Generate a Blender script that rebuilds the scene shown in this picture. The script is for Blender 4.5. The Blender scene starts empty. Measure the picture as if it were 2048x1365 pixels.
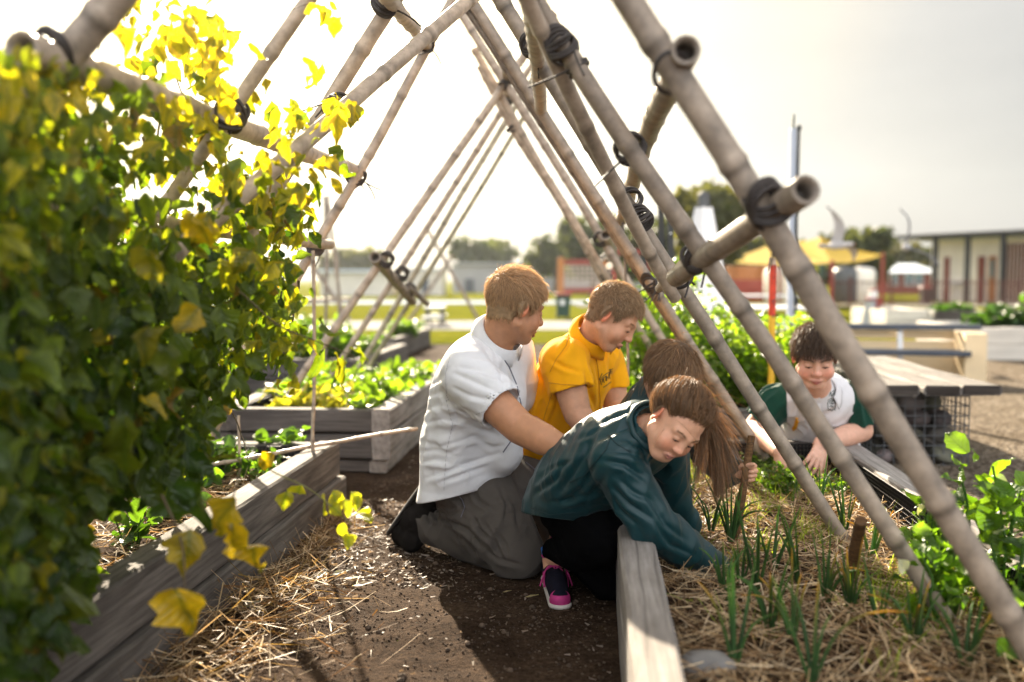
import bpy, math, random, numpy as np
from mathutils import Vector, Matrix
from mathutils.bvhtree import BVHTree
random.seed(5)
rng = np.random.default_rng(7)
sc = bpy.context.scene
COL = sc.collection
A = np.array
R_ = math.radians

# ------------------------------------------------------------------ camera geometry
CAMH, F_, PITCH = 1.05, 1991.1, R_(3.58)
_ct, _st = math.cos(PITCH), math.sin(PITCH)
def P(px, py, D):
    """world point seen at photo pixel (px, py) at distance D along world Y"""
    cx, cz = (px - 1024) / F_, (682.5 - py) / F_
    d = A([cx, _ct + cz * _st, -_st + cz * _ct])
    return d * (D / d[1]) + A([0, 0, CAMH])
def G(px, py, z=0.0):
    cx, cz = (px - 1024) / F_, (682.5 - py) / F_
    d = A([cx, _ct + cz * _st, -_st + cz * _ct])
    return d * ((z - CAMH) / d[2]) + A([0, 0, CAMH])
TH = R_(4.6)
U_ = A([math.sin(TH), math.cos(TH), 0.0]); V_ = A([math.cos(TH), -math.sin(TH), 0.0])
def W(a, b, z=0.0):
    """garden frame: a along the path, b to its right"""
    return U_ * a + V_ * b + A([0, 0, z])

# ------------------------------------------------------------------ noise
def _h(ix, iy, iz, seed):
    n = (ix * 374761393 + iy * 668265263 + iz * 2147483647 + seed * 1274126177) & 0xFFFFFFFF
    n = ((n ^ (n >> 13)) * 1274126177) & 0xFFFFFFFF
    return ((n ^ (n >> 16)) & 0xFFFF) / 32767.5 - 1.0
def vnoise(p, seed=0):
    p = np.asarray(p, dtype=np.float64)
    i = np.floor(p).astype(np.int64); f = p - i; f = f * f * (3 - 2 * f)
    o = 0
    for dx in (0, 1):
        for dy in (0, 1):
            for dz in (0, 1):
                w = (f[..., 0] if dx else 1 - f[..., 0]) * (f[..., 1] if dy else 1 - f[..., 1]) * (f[..., 2] if dz else 1 - f[..., 2])
                o = o + w * _h(i[..., 0] + dx, i[..., 1] + dy, i[..., 2] + dz, seed)
    return o
def fbm(p, seed=0, n=3):
    o = 0; a = 1.0
    for k in range(n):
        o = o + a * vnoise(p * (2 ** k), seed + k); a *= 0.5
    return o
def nrm(v):
    v = np.asarray(v, float); return v / (np.linalg.norm(v, axis=-1, keepdims=True) + 1e-12)

# ------------------------------------------------------------------ objects
def link(o, parent=None):
    COL.objects.link(o)
    if parent is not None:
        o.parent = parent
        o.matrix_parent_inverse = Matrix.Translation([-v for v in WORLDLOC.get(parent.name, (0, 0, 0))])
    return o
WORLDLOC = {}
def props(o, label=None, cat=None, group=None, kind=None):
    if label: o['label'] = label
    if cat: o['category'] = cat
    if group: o['group'] = group
    if kind: o['kind'] = kind
    return o
def thing(name, loc, label, cat, group=None):
    o = bpy.data.objects.new(name, None); COL.objects.link(o)
    o.empty_display_size = 0.1
    o.location = Vector([float(v) for v in loc]); WORLDLOC[o.name] = [float(v) for v in loc]
    return props(o, label, cat, group)
def mesh_np(name, V, F, mat, parent=None, col=None, smooth=True, label=None, cat=None, group=None, kind=None):
    """V Nx3 world coords, F array (M,3|4) or list of such arrays"""
    V = np.asarray(V, np.float32)
    Fs = F if isinstance(F, list) else [F]
    Fs = [np.asarray(f, np.int32) for f in Fs if len(f)]
    me = bpy.data.meshes.new(name)
    me.vertices.add(len(V)); me.vertices.foreach_set('co', V.ravel())
    li = np.concatenate([f.ravel() for f in Fs]); tot = np.concatenate([np.full(len(f), f.shape[1], np.int32) for f in Fs])
    st = np.concatenate([[0], np.cumsum(tot)[:-1]]).astype(np.int32)
    me.loops.add(len(li)); me.loops.foreach_set('vertex_index', li.astype(np.int32))
    me.polygons.add(len(tot)); me.polygons.foreach_set('loop_start', st)
    try: me.polygons.foreach_set('loop_total', tot)
    except Exception: pass
    me.polygons.foreach_set('use_smooth', np.full(len(tot), bool(smooth)))
    me.update(calc_edges=True); me.validate()
    if col is not None:
        at = me.color_attributes.new('Col', 'FLOAT_COLOR', 'POINT')
        c = np.ones((len(V), 4), np.float32); c[:, :3] = col
        at.data.foreach_set('color', c.ravel())
    me.materials.append(mat)
    o = bpy.data.objects.new(name, me)
    link(o, parent)
    props(o, label, cat, group, kind)
    return o
class MB:
    """collects shapes into one mesh"""
    def __init__(s): s.v = []; s.f3 = []; s.f4 = []; s.c = []; s.n = 0
    def put(s, V, F, col=(1, 1, 1)):
        V = np.asarray(V, float); F = np.asarray(F, int)
        s.v.append(V); (s.f4 if F.shape[1] == 4 else s.f3).append(F + s.n)
        c = np.asarray(col, float); s.c.append(np.broadcast_to(c, V.shape).copy() if c.ndim == 1 else c)
        s.n += len(V); return s
    def build(s, name, mat, parent=None, smooth=True, **k):
        F = []
        if s.f4: F.append(np.concatenate(s.f4))
        if s.f3: F.append(np.concatenate(s.f3))
        return mesh_np(name, np.concatenate(s.v), F, mat, parent, np.concatenate(s.c), smooth, **k)
    def tube(s, pts, rad, n=10, col=(1, 1, 1), cap=True, hollow=0, closed=False):
        pts = np.asarray(pts, float); m = len(pts); rad = np.broadcast_to(np.asarray(rad, float), (m,))
        col = np.asarray(col, float); col = np.broadcast_to(col, (m, 3)) if col.ndim == 1 else col
        if closed: T = np.roll(pts, -1, 0) - np.roll(pts, 1, 0)
        else: T = np.gradient(pts, axis=0)
        T = nrm(T)
        up = A([0, 0, 1.0]) if abs(T[0][2]) < 0.9 else A([1.0, 0, 0])
        n0 = nrm(np.cross(T[0], up)); N = [n0]
        for i in range(1, m):
            q = N[-1] - T[i] * np.dot(N[-1], T[i]); N.append(nrm(q))
        N = A(N); B = np.cross(T, N)
        a = np.arange(n) * 2 * math.pi / n
        V = pts[:, None] + rad[:, None, None] * (np.cos(a)[None, :, None] * N[:, None] + np.sin(a)[None, :, None] * B[:, None])
        V = V.reshape(-1, 3); C = np.repeat(col, n, 0)
        F = []
        mm = m if closed else m - 1
        i = np.arange(mm)[:, None]; j = np.arange(n)[None, :]
        i2 = (i + 1) % m; j2 = (j + 1) % n
        F = np.stack([i * n + j, i * n + j2, i2 * n + j2, i2 * n + j], -1).reshape(-1, 4)
        s.put(V, F, C)
        if cap and not closed:
            for e in (0, m - 1):
                ring = V[e * n:(e + 1) * n]; c = pts[e]; sg = -1 if e == 0 else 1
                if hollow:
                    inn = c + (ring - c) * hollow; deep = inn - sg * T[e] * rad[e] * 1.5
                    vv = np.concatenate([ring, inn, deep, [c - sg * T[e] * rad[e] * 1.5]])
                    jj = np.arange(n); jn = (jj + 1) % n
                    f4 = np.concatenate([np.stack([jj, jn, n + jn, n + jj], -1), np.stack([n + jj, n + jn, 2 * n + jn, 2 * n + jj], -1)])
                    cc = np.concatenate([np.repeat(col[e][None] * 0.8, 2 * n, 0), np.repeat(col[e][None] * 0.25, n + 1, 0)])  # inside of the hollow darkened, its shade put into the colour
                    base = s.n
                    s.put(vv, f4, cc)
                    s.f3.append(np.stack([2 * n + jj, 2 * n + jn, np.full(n, 3 * n)], -1) + base)
                else:
                    vv = np.concatenate([ring, [c + sg * T[e] * rad[e] * 0.15]])
                    jj = np.arange(n); jn = (jj + 1) % n
                    s.put(vv, np.stack([jj, jn, np.full(n, n)], -1), col[e])
        return s
    def box(s, c, size, R=None, bev=0.0, col=(1, 1, 1)):
        """box with chamfered edges; R columns are the local axes"""
        hx, hy, hz = [v / 2 for v in size]; b = min(bev, hx * .9, hy * .9, hz * .9)
        if b <= 0:
            V = A([[x, y, z] for x in (-hx, hx) for y in (-hy, hy) for z in (-hz, hz)], float)
            F = A([[0, 1, 3, 2], [4, 6, 7, 5], [0, 4, 5, 1], [2, 3, 7, 6], [0, 2, 6, 4], [1, 5, 7, 3]])
            F3 = None
        else:
            V = []; ix = {}
            for sx in (-1, 1):
                for sy in (-1, 1):
                    for sz in (-1, 1):
                        for ax in range(3):
                            p = [sx * (hx - b), sy * (hy - b), sz * (hz - b)]
                            p[ax] = (sx * hx, sy * hy, sz * hz)[ax]
                            ix[sx, sy, sz, ax] = len(V); V.append(p)
            V = A(V, float); F = []; F3 = []
            for ax in range(3):
                o1, o2 = [k for k in range(3) if k != ax]
                for sg in (-1, 1):
                    q = []
                    for (p1, p2) in ((-1, -1), (1, -1), (1, 1), (-1, 1)):
                        k = [0, 0, 0]; k[ax] = sg; k[o1] = p1; k[o2] = p2; q.append(ix[(*k, ax)])
                    F.append(q)
                for p1 in (-1, 1):
                    for p2 in (-1, 1):
                        k0 = [0, 0, 0]; k0[o1] = p1; k0[o2] = p2; k1 = list(k0); k0[ax] = -1; k1[ax] = 1
                        F.append([ix[(*k0, o1)], ix[(*k1, o1)], ix[(*k1, o2)], ix[(*k0, o2)]])
            for sx in (-1, 1):
                for sy in (-1, 1):
                    for sz in (-1, 1): F3.append([ix[sx, sy, sz, a] for a in range(3)])
            F = A(F)
        if R is not None: V = V @ np.asarray(R).T
        V = V + np.asarray(c, float)
        b0 = s.n; s.put(V, F, col)
        if F3: s.f3.append(A(F3) + b0)
        return s
    def ell(s, c, r, R=None, nu=16, nv=10, col=(1, 1, 1), jit=0.0, seed=0):
        u = np.arange(nu) * 2 * math.pi / nu; v = (np.arange(nv + 1)) * math.pi / nv
        d = np.stack([np.sin(v)[:, None] * np.cos(u)[None], np.sin(v)[:, None] * np.sin(u)[None], np.repeat(np.cos(v)[:, None], nu, 1)], -1).reshape(-1, 3)
        if jit: d = d * (1 + jit * vnoise(d * 1.7 + 9, seed))[:, None]
        V = d * np.asarray(r)
        if R is not None: V = V @ np.asarray(R).T
        i = np.arange(nv)[:, None]; j = np.arange(nu)[None]; j2 = (j + 1) % nu
        F = np.stack([i * nu + j, (i + 1) * nu + j, (i + 1) * nu + j2, i * nu + j2], -1).reshape(-1, 4)
        return s.put(V + np.asarray(c), F, col)
def basis(y, z):
    """matrix whose columns are x, y, z axes with y kept and z made square to it"""
    y = nrm(y); x = nrm(np.cross(y, z)); z = np.cross(x, y)
    return np.stack([x, y, z], -1)
def bases(y, z):
    y = nrm(y); x = nrm(np.cross(y, z)); z = np.cross(x, y)
    return np.stack([x, y, z], -1)

# ------------------------------------------------------------------ scattered shapes
def scatter(bv, bf, pos, Rm, scale, cedge, cmid=None, tag=None):
    n = len(pos); k = len(bv)
    scale = np.asarray(scale, float)
    if scale.ndim == 1: scale = np.repeat(scale[:, None], 3, 1)
    V = np.einsum('nij,nkj->nki', Rm, bv[None] * scale[:, None, :]) + pos[:, None]
    Fs = (bf[None] + (np.arange(n) * k)[:, None, None]).reshape(-1, bf.shape[1])
    c = np.repeat(cedge[:, None], k, 1)
    if cmid is not None: c = c * (1 - tag[None, :, None]) + cmid[:, None] * tag[None, :, None]
    return V.reshape(-1, 3), Fs, c.reshape(-1, 3)
def leaf_base(prof, fold=0.25, curl=0.5, wave=0.0, cols=5):
    rows = len(prof); V = []; tag = []
    cs = np.linspace(-1, 1, cols)
    for i, w in enumerate(prof):
        t = i / (rows - 1)
        for c in cs:
            x = c * w; y = t; z = -curl * t * t * 0.5 + fold * abs(x) + wave * math.sin(t * 9 + c * 2) * abs(c)
            V.append((x, y, z)); tag.append(max(0, 1 - abs(c) * 1.6))
    V = A(V, float)
    F = [[i * cols + j, i * cols + j + 1, (i + 1) * cols + j + 1, (i + 1) * cols + j] for i in range(rows - 1) for j in range(cols - 1)]
    return V, A(F), A(tag)
LOBED = leaf_base([.03, .26, .42, .50, .35, .37, .29, .17, .08, .01], .3, .75, .10)
OVATE = leaf_base([.03, .22, .35, .36, .40, .30, .27, .13, .02], .3, .7, .08)
ROUND = leaf_base([.06, .38, .5, .5, .38, .02], .3, .45, .05, 3)
SMALL = leaf_base([.05, .36, .34, .02], .3, .5, 0, 3)
BLADE = leaf_base([.5, .45, .38, .25, .02], .2, .4, 0, 2)
def ribbons(p0, d, up, length, width, bend, col, nseg=3):
    """N curved thin strips from p0 along d bending towards up"""
    n = len(p0); t = np.linspace(0, 1, nseg + 1)
    side = nrm(np.cross(d, up))
    ctr = p0[:, None] + d[:, None] * (length[:, None] * t)[..., None] + up[:, None] * (bend[:, None] * t * t)[..., None]
    w = (width[:, None] * (1 - 0.6 * t))[..., None] * side[:, None] * 0.5
    V = np.stack([ctr - w, ctr + w], 2).reshape(-1, 3)
    k = 2 * (nseg + 1)
    f = A([[2 * i, 2 * i + 1, 2 * i + 3, 2 * i + 2] for i in range(nseg)])
    Fs = (f[None] + (np.arange(n) * k)[:, None, None]).reshape(-1, 4)
    return V, Fs, np.repeat(col, k, 0)

# ------------------------------------------------------------------ materials
def mk(name):
    m = bpy.data.materials.new(name); m.use_nodes = True
    nt = m.node_tree; b = nt.nodes['Principled BSDF']
    return m, nt, b
def N(nt, t, **k):
    n = nt.nodes.new(t)
    for a, v in k.items(): setattr(n, a, v)
    return n
def noise_node(nt, scale, detail=4, rough=0.6, vec=None, stretch=None):
    n = N(nt, 'ShaderNodeTexNoise'); n.inputs['Scale'].default_value = scale; n.inputs['Detail'].default_value = detail
    n.inputs['Roughness'].default_value = rough
    tc = N(nt, 'ShaderNodeTexCoord'); src = tc.outputs['Object']
    if stretch:
        mp = N(nt, 'ShaderNodeMapping'); mp.inputs['Scale'].default_value = stretch
        nt.links.new(src, mp.inputs['Vector']); src = mp.outputs['Vector']
    nt.links.new(src, n.inputs['Vector']); return n
def ramp(nt, fac, stops):
    r = N(nt, 'ShaderNodeValToRGB'); e = r.color_ramp.elements
    while len(e) < len(stops): e.new(0.5)
    for i, (p, c) in enumerate(stops): e[i].position = p; e[i].color = (*c, 1) if len(c) == 3 else c
    nt.links.new(fac, r.inputs['Fac']); return r
def mixc(nt, fac, a, b, mode='MIX'):
    n = N(nt, 'ShaderNodeMix', data_type='RGBA', blend_type=mode)
    for s, v in ((n.inputs['Factor'], fac), (n.inputs['A'], a), (n.inputs['B'], b)):
        if isinstance(v, (int, float)): s.default_value = v
        elif isinstance(v, (tuple, list)): s.default_value = (*v[:3], 1)
        else: nt.links.new(v, s)
    return n.outputs['Result']
def bump(nt, b, h, strength=0.3, dist=0.01):
    n = N(nt, 'ShaderNodeBump'); n.inputs['Strength'].default_value = strength; n.inputs['Distance'].default_value = dist
    nt.links.new(h, n.inputs['Height']); nt.links.new(n.outputs['Normal'], b.inputs['Normal'])
def mat_plain(name, c, rough=0.7, var=0.15, scale=8, bmp=0.15, dist=0.005, metal=0, c2=None, stretch=None, vcol=False, spec=0.5, sheen=0):
    m, nt, b = mk(name)
    n = noise_node(nt, scale, 5, .6, stretch=stretch)
    c2 = c2 or tuple(v * (1 - var * 2) for v in c); c1 = tuple(min(1, v * (1 + var)) for v in c)
    r = ramp(nt, n.outputs['Fac'], [(.3, c2), (.7, c1)])
    out = r.outputs['Color']
    if vcol:
        a = N(nt, 'ShaderNodeVertexColor', layer_name='Col'); out = mixc(nt, 1.0, out, a.outputs['Color'], 'MULTIPLY')
    nt.links.new(out, b.inputs['Base Color']); b.inputs['Roughness'].default_value = rough; b.inputs['Metallic'].default_value = metal
    b.inputs['Specular IOR Level'].default_value = spec
    if sheen: b.inputs['Sheen Weight'].default_value = sheen
    if bmp:
        n2 = noise_node(nt, scale * 6, 4, .6, stretch=stretch); bump(nt, b, n2.outputs['Fac'], bmp, dist)
    return m
def mat_wood(name, dark, light, stain=(.05, .045, .04), rough=.85, gscale=1.0):
    """weathered timber, grain along local X"""
    m, nt, b = mk(name)
    g = noise_node(nt, 9 * gscale, 8, .65, stretch=(.35, 7, 7))
    g2 = noise_node(nt, 3 * gscale, 5, .6, stretch=(.5, 1.6, 1.6))
    r = ramp(nt, g.outputs['Fac'], [(.28, dark), (.5, tuple((x + y) / 2 for x, y in zip(dark, light))), (.72, light)])
    r2 = ramp(nt, g2.outputs['Fac'], [(.35, (.55, .52, .5)), (.6, (1, 1, 1))])
    c = mixc(nt, 1.0, r.outputs['Color'], r2.outputs['Color'], 'MULTIPLY')
    w = N(nt, 'ShaderNodeTexWave', bands_direction='Y'); w.inputs['Scale'].default_value = 3.2 * gscale; w.inputs['Distortion'].default_value = 14; w.inputs['Detail'].default_value = 4; w.inputs['Detail Scale'].default_value = .5
    tc = N(nt, 'ShaderNodeTexCoord'); mp = N(nt, 'ShaderNodeMapping'); mp.inputs['Scale'].default_value = (.25, 2.2, 2.2)
    nt.links.new(tc.outputs['Object'], mp.inputs['Vector']); nt.links.new(mp.outputs['Vector'], w.inputs['Vector'])
    r3 = ramp(nt, w.outputs['Fac'], [(0, (.6, .6, .6)), (.04, (1, 1, 1))])
    c = mixc(nt, r3.outputs['Color'], stain, c)
    nt.links.new(c, b.inputs['Base Color']); b.inputs['Roughness'].default_value = rough
    b.inputs['Specular IOR Level'].default_value = .3
    h = mixc(nt, .6, g.outputs['Fac'], r3.outputs['Color'])
    bump(nt, b, h, .5, .006)
    return m
def mat_vcol(name, rough=.6, trans=0.0, spec=.4, var=.12, scale=30, bmp=.1, bdist=.003, sss=0, tint=(1, 1, 1), sheen=0, tcol=None, vein=False):
    """colour from the mesh, with leaf-like translucency when trans > 0"""
    m, nt, b = mk(name)
    a = N(nt, 'ShaderNodeVertexColor', layer_name='Col')
    n = noise_node(nt, scale, 4, .6)
    r = ramp(nt, n.outputs['Fac'], [(.3, (1 - var * 2,) * 3), (.7, (1 + 0 * var,) * 3)])
    c = mixc(nt, 1.0, a.outputs['Color'], r.outputs['Color'], 'MULTIPLY')
    nt.links.new(c, b.inputs['Base Color']); b.inputs['Roughness'].default_value = rough; b.inputs['Specular IOR Level'].default_value = spec
    if sss:
        b.inputs['Subsurface Weight'].default_value = sss; b.inputs['Subsurface Radius'].default_value = (1, .35, .18); b.inputs['Subsurface Scale'].default_value = .012
    if sheen: b.inputs['Sheen Weight'].default_value = sheen
    if vein:
        at = N(nt, 'ShaderNodeAttribute', attribute_name='Lv'); sp_ = N(nt, 'ShaderNodeSeparateXYZ'); nt.links.new(at.outputs['Vector'], sp_.inputs[0])
        def mth(op, x, y=None):
            k = N(nt, 'ShaderNodeMath', operation=op)
            for s, v in zip(k.inputs, (x, y)):
                if v is None: continue
                if isinstance(v, (int, float)): s.default_value = v
                else: nt.links.new(v, s)
            return k.outputs[0]
        ax = mth('ABSOLUTE', sp_.outputs['X']); q = mth('FRACT', mth('MULTIPLY', mth('SUBTRACT', sp_.outputs['Y'], mth('MULTIPLY', ax, .8)), 6.5))
        side = mth('LESS_THAN', mth('ABSOLUTE', mth('SUBTRACT', q, .5)), .07); midv = mth('LESS_THAN', ax, .018); v_ = mth('MAXIMUM', mth('MULTIPLY', side, .55), midv)
        c = mixc(nt, mth('MULTIPLY', v_, .55), c, (.05, .085, .012)); nt.links.new(c, b.inputs['Base Color'])
        puff = mth('SUBTRACT', mth('ABSOLUTE', mth('SUBTRACT', q, .5)), mth('MULTIPLY', n.outputs['Fac'], .5)); bump(nt, b, puff, .6, .006)
    elif bmp: bump(nt, b, n.outputs['Fac'], bmp, bdist)
    if trans:
        t = N(nt, 'ShaderNodeBsdfTranslucent')
        tc = mixc(nt, 1.0, c, tcol or (3.3, 3.0, 1.2), 'MULTIPLY'); nt.links.new(tc, t.inputs['Color'])
        mx = N(nt, 'ShaderNodeMixShader'); mx.inputs['Fac'].default_value = trans
        nt.links.new(b.outputs[0], mx.inputs[1]); nt.links.new(t.outputs[0], mx.inputs[2])
        nt.links.new(mx.outputs[0], nt.nodes['Material Output'].inputs['Surface'])
    return m

# ------------------------------------------------------------------ signed-distance modelling
class SDF:
    def __init__(s, lo, hi, h):
        s.h = h; s.o = np.asarray(lo, np.float32); s.n = np.ceil((np.asarray(hi) - s.o) / h).astype(int) + 1
        s.d = np.ones(s.n, np.float32)
    def sl(s, lo, hi, pad):
        a = np.clip(np.floor((np.asarray(lo) - pad - s.o) / s.h).astype(int), 0, s.n); b = np.clip(np.ceil((np.asarray(hi) + pad - s.o) / s.h).astype(int) + 1, 0, s.n)
        if np.any(b <= a): return None
        X = [(s.o[k] + s.h * np.arange(a[k], b[k], dtype=np.float32)) for k in range(3)]
        return tuple(slice(a[k], b[k]) for k in range(3)), X[0][:, None, None], X[1][None, :, None], X[2][None, None, :]
    def add(s, pr, k=.01):
        q = s.sl(pr[1], pr[2], k + 3 * s.h)
        if q is None: return s
        ix, X, Y, Z = q; b = pr[0](X, Y, Z); a = s.d[ix]
        if k > 0:
            h = np.clip(.5 + .5 * (b - a) / k, 0, 1); s.d[ix] = b + (a - b) * h - k * h * (1 - h)
        else: s.d[ix] = np.minimum(a, b)
        return s
    def sub(s, pr, k=.005):
        q = s.sl(pr[1], pr[2], k + 3 * s.h)
        if q is None: return s
        ix, X, Y, Z = q; b = -pr[0](X, Y, Z); a = s.d[ix]
        h = np.clip(.5 - .5 * (b - a) / max(k, 1e-6), 0, 1); s.d[ix] = b + (a - b) * h + k * h * (1 - h)
        return s
    def cut(s, p, n, lo=None, hi=None):
        """remove what lies on the n side of the plane through p (inside the box lo..hi)"""
        n = nrm(n); q = s.sl(s.o if lo is None else lo, s.o + s.h * s.n if hi is None else hi, 0)
        ix, X, Y, Z = q
        pl = (X - p[0]) * n[0] + (Y - p[1]) * n[1] + (Z - p[2]) * n[2]
        s.d[ix] = np.where(s.d[ix] < .5, np.maximum(s.d[ix], pl), s.d[ix]); return s
    def warp(s, fn, band=.03):
        I = np.argwhere(np.abs(s.d) < band)
        p = s.o + s.h * I
        s.d[I[:, 0], I[:, 1], I[:, 2]] += fn(p).astype(np.float32); return s
    def mesh(s, smooth=0):
        d = s.d; g = d < 0
        c = [g[i:g.shape[0] - 1 + i, j:g.shape[1] - 1 + j, k:g.shape[2] - 1 + k] for i in (0, 1) for j in (0, 1) for k in (0, 1)]
        cnt = sum(x.astype(np.int8) for x in c); act = (cnt > 0) & (cnt < 8)
        I = np.argwhere(act); vid = np.full(act.shape, -1, np.int32); vid[act] = np.arange(len(I))
        off = A([(i, j, k) for i in (0, 1) for j in (0, 1) for k in (0, 1)])
        val = np.stack([d[I[:, 0] + o[0], I[:, 1] + o[1], I[:, 2] + o[2]] for o in off], 1)
        acc = np.zeros((len(I), 3)); num = np.zeros(len(I))
        for a in range(8):
            for b in range(a + 1, 8):
                if np.abs(off[a] - off[b]).sum() != 1: continue
                va, vb = val[:, a], val[:, b]; x = (va < 0) != (vb < 0)
                t = np.where(x, va / np.where(x, va - vb, 1), 0)
                acc += x[:, None] * (off[a] + (off[b] - off[a]) * t[:, None]); num += x
        V = s.o + s.h * (I + acc / np.maximum(num, 1)[:, None])
        F = []
        for ax in range(3):
            o1, o2 = (ax + 1) % 3, (ax + 2) % 3
            lo = [slice(None)] * 3; hi = [slice(None)] * 3; lo[ax] = slice(0, -1); hi[ax] = slice(1, None)
            x = g[tuple(lo)] != g[tuple(hi)]
            E = np.argwhere(x)
            E = E[(E[:, o1] > 0) & (E[:, o2] > 0) & (E[:, o1] < d.shape[o1] - 1) & (E[:, o2] < d.shape[o2] - 1)]
            q = []
            for (p1, p2) in ((-1, -1), (0, -1), (0, 0), (-1, 0)):
                K = E.copy(); K[:, o1] += p1; K[:, o2] += p2; q.append(vid[K[:, 0], K[:, 1], K[:, 2]])
            q = np.stack(q, 1); flip = ~g[E[:, 0], E[:, 1], E[:, 2]]
            q[flip] = q[flip][:, ::-1]; F.append(q)
        F = np.concatenate(F)
        for _ in range(smooth):
            e = np.concatenate([F[:, [0, 1]], F[:, [1, 2]], F[:, [2, 3]], F[:, [3, 0]]]); e = np.concatenate([e, e[:, ::-1]])
            n = np.bincount(e[:, 0], minlength=len(V)); s2 = np.stack([np.bincount(e[:, 0], V[e[:, 1], k], minlength=len(V)) for k in range(3)], 1)
            V = V * .5 + .5 * s2 / np.maximum(n, 1)[:, None]
        return V, F
def chain(pts, rad, flat=None):
    pts = [np.asarray(p, np.float32) for p in pts]; r = [float(x) for x in rad]
    lo = np.min([p - x for p, x in zip(pts, r)], 0); hi = np.max([p + x for p, x in zip(pts, r)], 0)
    def f(X, Y, Z):
        out = None
        for i in range(len(pts) - 1):
            a, b = pts[i], pts[i + 1]; ba = b - a; L = float(ba @ ba) + 1e-9
            x, y, z = X - a[0], Y - a[1], Z - a[2]
            t = np.clip((x * ba[0] + y * ba[1] + z * ba[2]) / L, 0, 1)
            x = x - ba[0] * t; y = y - ba[1] * t; z = z - ba[2] * t
            if flat is not None:
                n, sc_ = flat; q = (x * n[0] + y * n[1] + z * n[2]) * (1 / sc_ - 1)
                x = x + n[0] * q; y = y + n[1] * q; z = z + n[2] * q
            d = np.sqrt(x * x + y * y + z * z) - (r[i] + (r[i + 1] - r[i]) * t)
            out = d if out is None else np.minimum(out, d)
        return out
    return f, lo, hi
def ellp(c, R, rad):
    """R rows are the axes"""
    c = np.asarray(c, np.float32); R = np.asarray(R, np.float32); rad = np.asarray(rad, float); m = rad.max()
    def f(X, Y, Z):
        x, y, z = X - c[0], Y - c[1], Z - c[2]
        a = [(R[i, 0] * x + R[i, 1] * y + R[i, 2] * z) for i in range(3)]
        k0 = np.sqrt(sum((a[i] / rad[i]) ** 2 for i in range(3))); k1 = np.sqrt(sum((a[i] / rad[i] ** 2) ** 2 for i in range(3)))
        return k0 * (k0 - 1) / np.maximum(k1, 1e-6)
    return f, c - m, c + m
def bvh_of(*objs):
    vs = []; fs = []; n = 0
    for o in objs:
        me = o.data; mw = o.matrix_basis if o.parent is None else o.matrix_parent_inverse
        for v in me.vertices: vs.append(v.co.copy())
        for p in me.polygons: fs.append([i + n for i in p.vertices])
        n += len(me.vertices)
    return BVHTree.FromPolygons(vs, fs)
def bvh_np(V, F): return BVHTree.FromPolygons(V.tolist(), F.tolist())
def on_surface(bvh, px, py, lift=.002):
    """the point of a surface that lies behind photo pixel (px, py), lifted off along its normal"""
    o = Vector((0, 0, CAMH)); d = Vector(P(px, py, 3.0).tolist()) - o; d.normalize()
    h = bvh.ray_cast(o, d)
    if h[0] is None: return None
    n = h[1] if h[1].dot(d) < 0 else -h[1]
    return A(h[0] + n * lift)
# ================================================================== camera, light, sky
SUN_AZ, SUN_EL = R_(-15), R_(27)
SUN = A([math.sin(SUN_AZ) * math.cos(SUN_EL), math.cos(SUN_AZ) * math.cos(SUN_EL), math.sin(SUN_EL)])
cam = bpy.data.cameras.new('camera'); co = bpy.data.objects.new('camera', cam); COL.objects.link(co)
co.location = (0, 0, CAMH); co.rotation_euler = (math.pi / 2 - PITCH, 0, 0)
cam.lens = 35; cam.sensor_width = 36; cam.clip_start = .05; cam.clip_end = 6000
cam.dof.use_dof = True; cam.dof.focus_distance = 3.3; cam.dof.aperture_fstop = 1.4
sc.camera = co
lamp = bpy.data.lights.new('sun', 'SUN'); lamp.energy = 5.0; lamp.angle = R_(.7); lamp.color = (1, .86, .66)
lo_ = bpy.data.objects.new('sun', lamp); COL.objects.link(lo_); lo_.location = (-3, 12, 8)
lo_.rotation_euler = Vector(SUN.tolist()).to_track_quat('Z', 'Y').to_euler()
world = bpy.data.worlds.new('World'); sc.world = world; world.use_nodes = True
nt = world.node_tree; bg = nt.nodes['Background']; bg.inputs['Strength'].default_value = .1
sky = N(nt, 'ShaderNodeTexSky', sky_type='NISHITA'); sky.sun_disc = False; sky.sun_elevation = SUN_EL; sky.sun_rotation = SUN_AZ
sky.air_density = 1.2; sky.dust_density = 3.0
tc = N(nt, 'ShaderNodeTexCoord')
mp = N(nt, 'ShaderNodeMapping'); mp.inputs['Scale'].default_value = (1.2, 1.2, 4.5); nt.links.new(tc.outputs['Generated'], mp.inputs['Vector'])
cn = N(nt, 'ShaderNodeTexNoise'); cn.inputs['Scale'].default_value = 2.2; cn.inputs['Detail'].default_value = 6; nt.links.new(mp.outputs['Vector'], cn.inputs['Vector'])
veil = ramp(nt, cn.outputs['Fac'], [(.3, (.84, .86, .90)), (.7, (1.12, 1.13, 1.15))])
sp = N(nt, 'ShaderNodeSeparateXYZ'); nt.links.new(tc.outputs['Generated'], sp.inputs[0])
bk = N(nt, 'ShaderNodeMapRange'); bk.inputs['From Min'].default_value = .25; bk.inputs['From Max'].default_value = -.6; bk.inputs['To Min'].default_value = 1.0; bk.inputs['To Max'].default_value = 4.7; nt.links.new(sp.outputs['Y'], bk.inputs['Value'])  # unseen sky behind the camera brightened as added fill for shaded sides
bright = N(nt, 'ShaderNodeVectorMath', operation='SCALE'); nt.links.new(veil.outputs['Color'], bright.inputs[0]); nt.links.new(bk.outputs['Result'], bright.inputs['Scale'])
dp = N(nt, 'ShaderNodeVectorMath', operation='DOT_PRODUCT'); dp.inputs[1].default_value = SUN.tolist(); nt.links.new(tc.outputs['Generated'], dp.inputs[0])
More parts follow.
